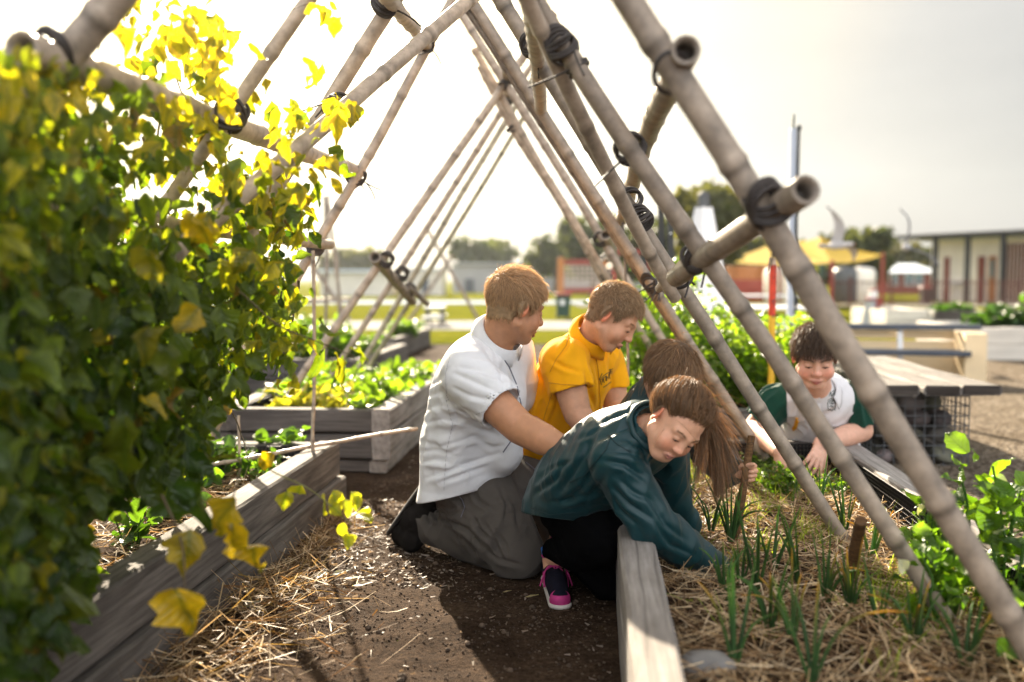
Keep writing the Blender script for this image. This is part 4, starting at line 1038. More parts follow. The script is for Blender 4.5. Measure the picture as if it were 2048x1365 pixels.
# ---------------------------------------------------------------- boy in yellow
SKIN_B = (.66, .345, .205)
def strokes(par, b, paths, name, mat, r=.0012):
    mb = MB()
    for px in paths:
        q = np.asarray(px, float); pts = [on_surface(b, *x, .0015) for x in np.concatenate([np.linspace(q[i], q[i + 1], 4) for i in range(len(q) - 1)])]
        pts = [p for p in pts if p is not None]
        if len(pts) > 1: mb.tube(pts, r, 5)
    if mb.n: mb.build(name, mat, par)
def do_yellow():
    th = person(G(1120, 1075), 'boy in a yellow polo shirt with cropped hair, looking down beside the man')
    hd = Head(P(1224, 634, 3.74), (.78, -.24, -.66), (.35, .0, 1), 1.0, 0, 1.0, .6)
    nk = P(1172, 700, 3.86)
    c0, c1, c2, c3 = P(1112, 905, 4.02), P(1116, 850, 3.98), P(1142, 765, 3.92), P(1160, 712, 3.88)
    lat = nrm(P(1228, 725, 4.06) - P(1122, 715, 3.72)); sp = nrm(c3 - c0); fr = nrm(np.cross(lat, sp)); fr = fr if fr[0] > 0 else -fr
    sN, eN, wN = P(1126, 722, 3.74), P(1155, 828, 3.68), P(1215, 905, 3.60); hN = P(1265, 945, 3.55)
    sF, eF, wF = P(1212, 724, 4.04), P(1232, 812, 4.02), P(1262, 872, 3.85); hF = P(1285, 915, 3.75)
    k1, k2 = G(1150, 1075) + A([0, 0, .06]), G(1190, 1050) + A([0, 0, .06]); hp = P(1105, 940, 4.0); a1, a2 = k1 + A([-.1, .36, 0]), k2 + A([-.1, .36, 0])
    lo, hi = bbox(c0, c3, sN, eN, wN, hN, sF, hF, k1, a1, a2, P(1224, 560, 3.74), hd.T(0, .12, 0), pad=.13)
    S = SDF(lo, hi, SK)
    S.add(chain([c0, c1, c2, c3], (.145, .15, .15, .11), (fr, .72)), 0); S.add(chain([c3, nk], (.085, .056)), .03)
    for s_, e, w, h_ in ((sN, eN, wN, hN), (sF, eF, wF, hF)):
        S.add(chain([s_, s_ * .45 + e * .55, e, e * .6 + w * .4, w], (.058, .060, .052, .046, .030)), .02)
        hand(S, w, h_ - w, A([.1, -.2, -1]), 1, .85)
    for k_, a_ in ((k1, a1), (k2, a2)): S.add(chain([hp, k_, a_], (.09, .06, .045)), .04)
    hd.build(S, nk, (.052, .058))
    V, F = S.mesh(); mesh_np('body', V, F, M_skin, th, hd.tint(V, SKIN_B))
    hd.features(th, (.30, .18, .09), (.06, .05, .045), bvh=bvh_np(V, F))
    zl = (ZL[0], [-.058, -.064, -.052, -.03, .020, .016, -.006, .004, .042, .058, .064, .066])
    short_hair(th, hd, V, F, 14000, (.36, .235, .13), (.60, .43, .26), .016, .009, .008, (0, .10, 0), zl, 1.1, 5, .3)
    lo, hi = bbox(P(1040, 620, 3.7), P(1245, 880, 3.7), P(1100, 640, 3.55), P(1200, 880, 4.3), pad=.09)
    S = SDF(lo, hi, .0045)
    S.add(chain([P(1108, 935, 4.05), c0, c1, c2, c3], (.21, .205, .20, .18, .110), (fr, .74)), 0)
    cN = sN * .45 + eN * .55; cF = sF * .38 + eF * .62
    sleeve(S, [c3 * .55 + sN * .45, sN, cN + (eN - sN) * .15], (.088, .086, .080), cN, eN - sN); sleeve(S, [c3 * .55 + sF * .45, sF, cF + (eF - sF) * .15], (.085, .078, .068), cF, eF - sF)
    nd = nrm(hd.T(0, -.04, -.05) - nk); S.add(chain([nk - nd * .04, nk + nd * .002], (.08, .068)), .02)
    folds(S, [((0.2, 0, 1), .05, .006, P(1180, 790, 3.7), .13, 41), ((.4, 0, 1), .055, .006, P(1080, 800, 3.8), .14, 42), (eN - sN, .04, .004, cN, .1, 43), ((.5, 0, .8), .06, .004, None, 1, 44)])
    S.sub(chain([cN - nrm(eN - sN) * .012, eN], (.068, .064)), .004); S.sub(chain([nk + nd * .002, nk + nd * .12], (.060, .07)), .004)
    Vs, Fs = S.mesh(1)
    Vs = creases(Vs, Fs, [[(1150, 650), (1135, 690), (1110, 722)], [(1103, 720), (1130, 735), (1162, 745)], ([(1170, 740), (1180, 790), (1195, 832)], 1.2), [(1087, 788), (1075, 830), (1058, 852)], [(1122, 778), (1110, 820), (1098, 852)], ([(1190, 728), (1200, 770), (1195, 822)], 1.3), [(1215, 718), (1223, 760), (1220, 792)], [(1075, 740), (1085, 765), (1080, 790)], [(1140, 790), (1150, 820), (1170, 850)]], 7.5, .007)
    so = mesh_np('shirt', Vs, Fs, M_yellow, th, None); b = bvh_np(Vs, Fs)
    md = mat_plain('yellow_thread', (.50, .20, .01), .8, .1, 30, 0); mi = mat_plain('crest_ink', (.03, .03, .02), .7, .1, 30, 0)
    seam(so, b, [(1098, 766), (1130, 770), (1168, 771)], r=.0012, mat=md); seam(so, b, [(1137, 660), (1133, 690), (1112, 720), (1100, 745)], r=.001, mat=md); seam(so, b, [(1103, 790), (1090, 830), (1080, 870)], r=.001, mat=md)
    seam(so, b, [(1186, 690), (1196, 740), (1200, 800), (1198, 850)], r=.0012, mat=md)
    strokes(so, b, [[(1203, 770), (1200, 760), (1206, 757), (1204, 765)], [(1208, 766), (1206, 756), (1212, 753), (1211, 762)], [(1213, 762), (1212, 752), (1216, 758), (1217, 748)], [(1219, 758), (1218, 748), (1222, 746)], [(1202, 756), (1212, 748), (1224, 742)],
                    [(1218, 740), (1225, 738)], [(1221, 740), (1219, 746), (1224, 746)], [(1198, 760), (1204, 747)], [(1206, 775), (1214, 770), (1222, 764)]], 'crest', mi, .0014)
    collar(so, P(1182, 678, 3.83), nrm(nd + fr * .15), fr, M_yellow, .068, .052, .044, .02, 14, .028, .016)
    lo, hi = bbox(hp, k1, k2, a1, a2, pad=.16); S = SDF(lo, hi, .006)
    for k_, a_ in ((k1, a1), (k2, a2)): S.add(chain([hp, k_], (.14, .085)), .03); S.add(chain([k_, a_], (.075, .055)), .02)
    S.add(chain([c0, hp], (.15, .15)), .04); S.cut((0, 0, .004), (0, 0, -1)); Vt, Ft = S.mesh(1); mesh_np('trousers', Vt, Ft, M_black, th, None)
    return th
# ---------------------------------------------------------------- girl in the teal jacket
def jacket_fold(sN, eN, wN, c1, c2):
    return [(eN - sN, .035, .007, eN, .10, 51), ((wN - eN), .05, .0055, wN * .5 + eN * .5, .12, 52), ((.8, .3, .5), .045, .009, c2, .16, 53), ((.9, 0, .3), .045, .011, c1, .17, 54), ((.5, .3, 1), .06, .005, None, 1, 55)]
def tail(par, h, knot, path, spreadw, n, colr, seed, fly=.06, L=.4, wind=(1, 0, 0)):
    """ponytail: strands follow path from the knot, spreading"""
    g = np.random.default_rng(seed); q, t = resample(path, .02); m = len(q); q = q[:, :]
    off = g.normal(size=(n, 3)); off = off * A(spreadw); tt = np.linspace(0, 1, m)
    le = g.uniform(.55, 1.0, n)
    ctr = np.stack([np.stack([np.interp(tt * le[i], tt, q[:, k]) for k in range(3)], 1) for i in range(n)])
    env = (.22 + .9 * tt ** .8)[None, :, None]
    ctr = ctr + off[:, None] * env
    fl = np.minimum(np.abs(g.normal(size=(n, 1, 1))) ** 3, 6) * fly * .3
    ctr = ctr + fl * (tt ** 1.5)[None, :, None] * (A(wind) + g.normal(size=(n, 1, 3)) * .35)
    ctr += .011 * np.stack([vnoise(np.stack([tt[None] * 4.5 + 0 * off[:, :1], off[:, :1] * 130 + 0 * tt[None], np.full((n, m), k * 9.0)], -1), 3) for k in range(3)], -1)
    c = A(colr)[None] * g.uniform(.55, 1.35, (n, 1)) ; lt = (g.random((n, 1)) < .22); c = np.where(lt, c * A([1.9, 1.6, 1.35]), c)
    return strip(ctr, g.uniform(.001, .002, n), c)
def drawn_back(h, V, F, n, knot, colr, seed, zl, loose=.08, bulge=.014):
    """hair combed over the skull from the hairline to the knot"""
    bv = bvh_np(V, F); zsoft = (zl[0], [z - .004 for z in zl[1]]); p, nn, g = roots(h, bv, n, zsoft, seed, .008); kl = h.loc(knot); l = h.loc(p); m = 11; t = np.linspace(0, 1, m)
    c0 = A([0, -.01, .03]); u = nrm(l - c0); v = nrm(kl - c0); om = np.arccos(np.clip((u * v).sum(1), -1, 1)); a = np.clip(g.uniform(.35, 1.0, n), 0, .98)
    tl = t[None] * a[:, None]
    so = np.maximum(np.sin(om), .05)[:, None]; w1 = np.sin((1 - tl) * om[:, None]) / so; w2 = np.sin(tl * om[:, None]) / so
    d = nrm(u[:, None] * w1[..., None] + v[None, None] * w2[..., None])
    sag = nrm(A([0, .3, -1.0])); d = nrm(d + sag[None, None] * (.10 * np.sin(np.pi * tl) * np.clip(om[:, None], 0, 1.5))[..., None])
    R0 = np.linalg.norm(l - c0, axis=1); Rs = 1 / np.sqrt((d[..., 0] / .083) ** 2 + (d[..., 1] / .103) ** 2 + (d[..., 2] / .091) ** 2)
    Rr = R0[:, None] * (1 - t) ** 3 + Rs * (1 - (1 - t) ** 3) + (bulge * np.sin(np.pi * np.clip(tl * .9 + .05, 0, 1)) + g.uniform(0, .007, n)[:, None]) * np.clip(t * 3, 0, 1)
    Rr += np.minimum(np.abs(g.normal(size=(n, 1))) ** 4, 12) * loose * .0016 * t[None]
    ctr = h.c + h.s * ((c0 + d * Rr[..., None]) @ h.R); rk = g.random((n, 1, 1)) * 50
    ctr += .0035 * np.stack([vnoise(ctr * 22 + k * 9 + rk * .02, 7) for k in range(3)], -1) * np.clip(t * 3, 0, 1)[None, :, None]
    lockn = vnoise(u * 9, 5)[:, None]; c = A(colr)[None] * (1 + .35 * lockn) * g.uniform(.75, 1.25, (n, 1)); lt = g.random((n, 1)) < .12; c = np.where(lt, c * A([1.6, 1.45, 1.25]), c)
    return strip(ctr, g.uniform(.0009, .0016, n), c, .4)
ZG = (ZL[0], [-.05, -.05, -.045, -.03, .026, .032, .026, .034, .054, .070, .080, .086])
HAIR_G = (.20, .118, .062)
def do_girl():
    th = person(G(1180, 1200), 'girl in a teal jacket and pink trainers reaching into the bed, face screwed up')
    hd = Head(P(1352, 846, 2.80), (.16, -.74, -.64), (.66, -.2, 1), .87, 0, .6, .5)
    nk = P(1296, 872, 2.93)
    c0, c1, c2, c3 = P(1140, 1010, 3.26), P(1165, 960, 3.18), P(1225, 905, 3.06), P(1270, 880, 2.98)
    lat = nrm(P(1330, 850, 3.14) - P(1240, 930, 2.84)); sp = nrm(c3 - c0); fr = nrm(np.cross(lat, sp)); fr = fr if fr[2] < 0 else -fr
    sN, eN, wN = P(1238, 925, 2.88), P(1298, 1045, 2.86), P(1404, 1124, 2.95); hN = P(1450, 1145, 2.99)
    sF, eF, wF = P(1330, 880, 3.10), P(1345, 985, 3.18), P(1375, 1050, 3.22); hF = P(1395, 1080, 3.24)
    hp = P(1150, 1015, 3.26); k1, a1 = P(1210, 1080, 3.02), G(1106, 1182) + A([.0, .07, .085]); k2, a2 = G(1218, 1196) + A([0, 0, .068]), G(1112, 1120) + A([.0, .07, .085])
    lo, hi = bbox(c0, c3, sN, eN, wN, hN, sF, hF, k1, a1, a2, hd.T(0, .13, .0), hd.T(0, 0, .14), pad=.11)
    S = SDF(lo, hi, SK)
    S.add(chain([c0, c1, c2, c3], (.10, .12, .125, .10), (fr, .72)), 0); S.add(chain([c3, nk], (.07, .05)), .04)
    for s_, e, w, h_ in ((sN, eN, wN, hN), (sF, eF, wF, hF)):
        S.add(chain([s_, e, w], (.045, .038, .024)), .02); hand(S, w, h_ - w, A([-.2, -.1, -1]), -1, .8)
    for k_, a_ in ((k1, a1), (k2, a2)): S.add(chain([hp, k_, a_, a_ + A([.0, -.03, -.03])], (.07, .05, .034, .03)), .03)
    hd.build(S, nk, (.048, .05), smile=-.5, slit=.0030)
    V, F = S.mesh(); mesh_np('body', V, F, M_skin, th, hd.tint(V, (.70, .385, .25), (1.1, .66, .58), (.50, .20, .17)))
    hd.features(th, (.30, .18, .10), smile=-.5, bvh=bvh_np(V, F), nb=90)
    knot = hd.T(.0, -.075, .098)
    mb = MB(); hair_cap(hd, V, F, .006, A(HAIR_G) * .8, (ZG[0], [z + .006 for z in ZG[1]]), mb, .001)
    mb.put(*drawn_back(hd, V, F, 11000, knot, HAIR_G, 7, ZG, 1.0, .012))
    k2_ = P(1388, 770, 2.86)
    path = [knot, P(1402, 776, 2.86), P(1422, 820, 2.86), P(1432, 885, 2.83), P(1424, 945, 2.82), P(1434, 1000, 2.82)]
    mb.put(*tail(th, hd, knot, path, (.0085, .012, .008), 4200, HAIR_G, 8, .03, wind=(1.0, .1, .3)))
    mb.put(*tail(th, hd, knot, [knot, P(1400, 775, 2.86), P(1418, 850, 2.8), P(1398, 940, 2.78), P(1392, 975, 2.78)], (.007, .010, .008), 800, A(HAIR_G) * 1.2, 9, .03, wind=(-.3, 0, -.3)))
    # wisps in the wind
    g = np.random.default_rng(4); n = 150; st = A([hd.T(*x) for x in np.stack([g.uniform(-.075, -.0, n) * -1, g.uniform(-.09, .05, n), g.uniform(.02, .115, n)], 1)])
    tt = np.linspace(0, 1, 9); dr = nrm(A([1, .0, .25]) + g.normal(size=(n, 3)) * .5); LL = g.uniform(.05, .17, n)
    ctr = st[:, None] + dr[:, None] * (LL[:, None] * tt)[..., None] + A([0, 0, -1.0]) * (LL[:, None] * .5 * tt ** 2)[..., None]
    ctr += .012 * np.stack([vnoise(np.stack([tt[None] * 3 + 0 * LL[:, None], LL[:, None] * 90 + 0 * tt[None], np.full((n, 9), k * 5.0)], -1), 6) for k in range(3)], -1) * tt[None, :, None]
    mb.put(*strip(ctr, g.uniform(.0008, .0016, n), np.repeat(A([[.22, .12, .06]]), n, 0)))
    ho = mb.build('hair', M_hair, th)
    b = MB(); b.tube([knot + A([.014 * math.cos(x), .006 * math.sin(x), .014 * math.sin(x)]) for x in np.linspace(0, 6.28, 17)[:-1]], .006, 6, closed=True); b.build('hair_tie', M_rubber, ho)
    # jacket
    lo, hi = bbox(P(1055, 790, 3.1), P(1330, 1045, 3.1), c0 + .2, c0 - .2, sN, eN, wN, sF, eF, wF, nk, pad=.1)
    S = SDF(lo, hi, .0045)
    S.add(chain([P(1140, 1050, 3.27), P(1148, 1000, 3.24), c1, c2, c3], (.185, .180, .170, .158, .118), (fr, .82)), 0)
    S.add(chain([c3, sN, eN, wN + (wN - eN) * .42], (.10, .080, .064, .050)), .04); S.add(chain([c3, sF, eF, wF], (.09, .07, .056, .042)), .04)
    nd = nrm(hd.T(0, -.06, -.05) - nk); S.add(chain([nk - nd * .05, nk + nd * .045], (.072, .066)), .02)
    folds(S, jacket_fold(sN, eN, wN, c1, c2))
    S.sub(chain([nk + nd * .015, nk + nd * .12], (.056, .062)), .003)
    q0, q1, q2 = P(1056, 1028, 3.2), P(1180, 1044, 3.1), P(1120, 1026, 3.5); n_ = np.cross(q1 - q0, q2 - q0); n_ = n_ if n_[2] < 0 else -n_
    S.cut(q0, n_, S.o, A([P(1200, 1000, 3.2)[0], 9, 9]))
    S.sub(chain([wN + (wN - eN) * .38, wN + (wN - eN) * .6], (.036, .036)), .003)
    Vs, Fs = S.mesh(1); Vs = creases(Vs, Fs, [[(1240, 960), (1265, 985), (1302, 1002)], ([(1208, 922), (1250, 930), (1288, 957)], 1.4), [(1215, 903), (1260, 905), (1297, 925)], ([(1225, 973), (1260, 1010), (1302, 1037)], 1.3), [(1255, 880), (1285, 900), (1302, 940)], ([(1132, 922), (1110, 960), (1073, 987)], 1.4), ([(1182, 893), (1150, 940), (1118, 987)], 1.4), ([(1192, 928), (1165, 975), (1118, 1012)], 1.3), [(1207, 958), (1172, 1002)], [(1080, 962), (1100, 940), (1142, 923)], ([(1192, 852), (1225, 835), (1267, 820)], 1.3), [(1198, 882), (1230, 865), (1272, 850)], [(1100, 1005), (1140, 1000), (1180, 985)], [(1290, 985), (1330, 1050), (1370, 1080)], [(1300, 1030), (1340, 1090), (1385, 1110)], [(1150, 880), (1180, 870), (1210, 850)], [(1225, 990), (1240, 1020), (1275, 1050)]], 9.0, .0055)
    so = mesh_np('jacket', Vs, Fs, M_jacket, th, None); b = bvh_np(Vs, Fs)
    collar(so, nk, nd, fr, M_jacket, .069, .072, .012, .0, 30, .018)
    md = mat_plain('teal_seam', (.002, .022, .026), .6, .1, 30, 0)
    seam(so, b, [(1222, 872), (1212, 900), (1170, 950), (1140, 965)], r=.0016, mat=md); seam(so, b, [(1215, 870), (1235, 890), (1262, 905)], r=.0013, mat=md); seam(so, b, [(1060, 1015), (1100, 1030), (1150, 1025)], r=.0014, mat=md)
    seam(so, b, [(1255, 800), (1283, 830), (1290, 860)], r=.0013, mat=md)
    # leggings
    lo, hi = bbox(hp, k1, k2, a1, a2, pad=.14); S = SDF(lo, hi, .004)
    for k_, a_ in ((k1, a1), (k2, a2)): S.add(chain([hp, k_], (.112, .072)), .02); S.add(chain([k_, k_ * .5 + a_ * .5, a_ + A([.005, -.005, .035])], (.070, .066, .040)), .012)
    folds(S, [(k1 - hp, .04, .004, None, 1, 61)]); Vt, Ft = S.mesh(1); mesh_np('leggings', Vt, Ft, M_black, th, None)
    # trainers
    M_up = mat_plain('navy_knit', (.008, .008, .017), .85, .2, 60, .3, spec=.1); M_pk = mat_plain('magenta_trim', (.42, .02, .16), .7, .15, 40, .2); M_wh = mat_plain('pale_sole', (.55, .50, .46), .8, .15, 20, .2)
    M_sock = mat_plain('blue_sock', (.03, .16, .55), .85, .1, 60, .2)
    for a_, toe in ((a1, G(1122, 1226)), (a2, G(1128, 1150))):
        t0 = A([toe[0], toe[1], 0]); hl = A([a_[0], a_[1] + .055, 0]); d = nrm(t0 - hl); L = np.linalg.norm(t0 - hl); L = max(L, .235); t0 = hl + d * L; sd = A([-d[1], d[0], 0])
        lo, hi = bbox(t0, hl, a_, pad=.08); S = SDF(lo, hi, .003)
        S.add(chain([hl + d * .035 + A([0, 0, .05]), hl + d * L * .5 + A([0, 0, .048]), t0 - d * .035 + A([0, 0, .036])], (.036, .038, .030)), 0); S.add(chain([hl + d * .04 + A([0, 0, .06]), hl + d * .05 + A([0, 0, .098])], (.036, .035)), .015)
        S.cut((0, 0, .018), (0, 0, -1)); S.sub(chain([hl + d * .05 + A([0, 0, .085]), hl + d * .05 + A([0, 0, .14])], (.028, .03)), .003)
        V1, F1 = S.mesh(1); o = mesh_np('trainer', V1, F1, M_up, th, None)
        S = SDF(lo, hi, .003); S.add(chain([hl + d * .03 + A([0, 0, .014]), hl + d * L * .5 + A([0, 0, .013]), t0 - d * .034 + A([0, 0, .016])], (.040, .038, .038), (A([0, 0, 1.]), .42)), 0); S.cut((0, 0, .001), (0, 0, -1))
        V1, F1 = S.mesh(1); mesh_np('sole', V1, F1, M_wh, o, None)
        mb = MB()
        for k, f in enumerate(np.linspace(.42, .72, 5)):
            c = hl + d * L * f; z = .088 - .035 * (f - .42) / .3
            for s in (1, -1): mb.tube([c + sd * s * .026 * math.cos(x) + d * .012 * s * math.cos(x) + A([0, 0, z - .022 + .025 * math.sin(x)]) for x in np.linspace(0, math.pi, 9)], .0028, 5)
        for s in (1, -1): mb.tube([hl + d * L * (.46 + .05 * x) + A([0, 0, .086]) + sd * s * (.002 + x * .045) + A([0, 0, .022 * math.sin(x * 2.6) - .042 * x * x]) for x in np.linspace(0, 1.15, 12)], .0026, 5)
        mb.build('lace', M_pk, o)
        S = SDF(lo, hi, .003); S.add(chain([t0 - d * .040 + A([0, 0, .030]), t0 - d * .034 + A([0, 0, .028])], (.036, .034)), 0); S.cut(t0 - d * .036, -d); S.cut((0, 0, .02), (0, 0, -1)); V1, F1 = S.mesh(1)
        if len(V1): mesh_np('toe_cap', V1, F1, M_pk, o, None)
        for s in (1, -1):
            mb = MB(); mb.tube([hl + d * L * f + sd * s * .0385 + A([0, 0, z]) for f, z in ((.38, .03), (.44, .072), (.52, .03))], .0045, 5); mb.build('stripe', M_pk, o)
        mb = MB(); mb.tube([hl + d * .05 + A([0, 0, .1]) + (d * math.cos(x) + sd * math.sin(x)) * .036 for x in np.linspace(0, 6.28, 17)[:-1]], .005, 6, closed=True)
        mb.build('collar_trim', M_pk, o)
        mb = MB(); mb.tube([hl + d * .05 + A([0, 0, .085]), hl + d * .048 + A([0, 0, .125])], (.034, .0425), 16); mb.build('sock', M_sock, th)
    return th
def do_girl2():
    th = person(G(1290, 1105), 'girl with bowed brown-haired head, half hidden behind the girl reaching into the bed')
    hd = Head(P(1338, 752, 3.40), (.30, -.62, -.75), (.30, -.3, 1), .94, 0, .6)
    nk = P(1312, 796, 3.54); c0, c1, c2, c3 = P(1262, 965, 3.72), P(1275, 912, 3.68), P(1294, 858, 3.62), P(1306, 818, 3.58)
    sN, eN, wN = P(1296, 868, 3.42), P(1320, 940, 3.40), P(1360, 985, 3.42); sF, eF, wF = P(1362, 815, 3.62), P(1420, 905, 3.46), P(1460, 942, 3.36); hF = P(1500, 944, 3.33)
    lat = nrm(sF - sN); sp = nrm(c3 - c0); fr = nrm(np.cross(lat, sp)); fr = fr if fr[2] < 0 else -fr
    k1, k2 = G(1250, 1105) + A([0, 0, .06]), G(1235, 1070) + A([0, 0, .06]); hp = P(1222, 985, 3.74); a1, a2 = k1 + A([-.3, .12, 0]), k2 + A([-.3, .12, 0])
    lo, hi = bbox(c0, c3, sN, wN, sF, wF, hF, k1, a1, a2, hd.T(0, .12, 0), hd.T(0, 0, .14), pad=.1)
    S = SDF(lo, hi, SK)
    S.add(chain([c0, c1, c2, c3], (.11, .11, .11, .09), (fr, .75)), 0); S.add(chain([c3, nk], (.07, .048)), .04)
    for s_, e, w in ((sN, eN, wN), (sF, eF, wF)): S.add(chain([s_, e, w], (.045, .036, .024)), .02)
    hand(S, wN, A([.5, -.2, -.8]), A([0, -.2, -1]), 1, .8)
    hand(S, wF, A([1, -.12, .03]), A([.1, -1, -.1]), -1, .80, curls=((55, 85, 65), (58, 88, 65), (60, 88, 65), (62, 86, 65)), thumb=(.75, .35, .75), tc=10, spread=.02)
    for k_, a_ in ((k1, a1), (k2, a2)): S.add(chain([hp, k_, a_], (.08, .05, .04)), .03)
    hd.build(S, nk, (.048, .05)); V, F = S.mesh(); mesh_np('body', V, F, M_skin, th, hd.tint(V, (.70, .385, .25)))
    hd.features(th, (.12, .07, .04))
    knot = hd.T(.0, -.095, .055); hc = (.21, .12, .064)
    ho2 = short_hair(th, hd, V, F, 9000, hc, (.38, .24, .13), .055, .045, .011, (.02, .0, 0), ZG, .14, 17, .10); mb = MB()
    mb.put(*tail(th, hd, knot, [hd.T(-.03, .0, .115), hd.T(-.082, .0, .05), hd.T(-.098, .02, -.05), hd.T(-.09, .04, -.13)], (.013, .018, .010), 1100, hc, 18, .05, wind=(-.2, 0, -.4)))
    mb.put(*tail(th, hd, knot, [hd.T(.03, .0, .11), hd.T(.083, -.01, .05), hd.T(.092, .02, -.02), hd.T(.085, .05, -.06)], (.010, .014, .010), 500, hc, 19, .05, wind=(1, 0, .1)))
    g = np.random.default_rng(14); n = 120; st = A([hd.T(*x) for x in np.stack([g.uniform(-.08, .08, n), g.uniform(-.09, .06, n), g.uniform(.04, .12, n)], 1)]); tt = np.linspace(0, 1, 9)
    dr = nrm(A([.5, .0, .3]) + g.normal(size=(n, 3)) * .7); LL = g.uniform(.04, .13, n); ctr = st[:, None] + dr[:, None] * (LL[:, None] * tt)[..., None] + A([0, 0, -1.0]) * (LL[:, None] * .6 * tt ** 2)[..., None]
    mb.put(*strip(ctr, g.uniform(.0008, .0016, n), np.repeat(A([[.28, .15, .07]]), n, 0)))
    mb.build('hair_lock', M_hair, ho2)
    lo, hi = bbox(c0, c3, sN, wN, sF, wF, nk, pad=.17); S = SDF(lo, hi, .004)
    S.add(chain([c0, c1, c2, c3], (.155, .15, .145, .11), (fr, .82)), 0)
    S.add(chain([c3, sN, eN, wN], (.09, .07, .056, .042)), .04); S.add(chain([c3, sF, eF, wF + (wF - eF) * .25], (.09, .068, .058, .050)), .04)
    nd = nrm(hd.T(0, -.06, -.05) - nk); S.add(chain([nk - nd * .05, nk + nd * .04], (.07, .062)), .02); folds(S, jacket_fold(sF, eF, wF, c1, c2))
    S.cut(wF + (wF - eF) * .2, wF - eF, wF - .08, wF + .1)
    Vs, Fs = S.mesh(1); mesh_np('jacket', Vs, Fs, M_jacket, th, None)
    lo, hi = bbox(hp, k1, k2, a1, a2, pad=.14); S = SDF(lo, hi, .006)
    for k_, a_ in ((k1, a1), (k2, a2)): S.add(chain([hp, k_], (.12, .075)), .02); S.add(chain([k_, a_], (.066, .05)), .02)
    S.cut((0, 0, .004), (0, 0, -1)); Vt, Ft = S.mesh(1); mesh_np('leggings', Vt, Ft, M_black, th, None)
    # the stake held in the fist
    top, bot = P(1503, 872, 3.325), P(1470, 1078, 3.315); q, t = resample([top, bot], .012); mb = MB()
    rad = .0135 * (1 + .12 * vnoise(np.stack([t * 14, t * 0, t * 0 + 3], -1), 2)); mb.tube(q, rad, 9)
    mb.build('wooden_stake', M_stick, None, label='dark split wooden stake gripped upright in the hand over the straw', cat='stake')
    return th
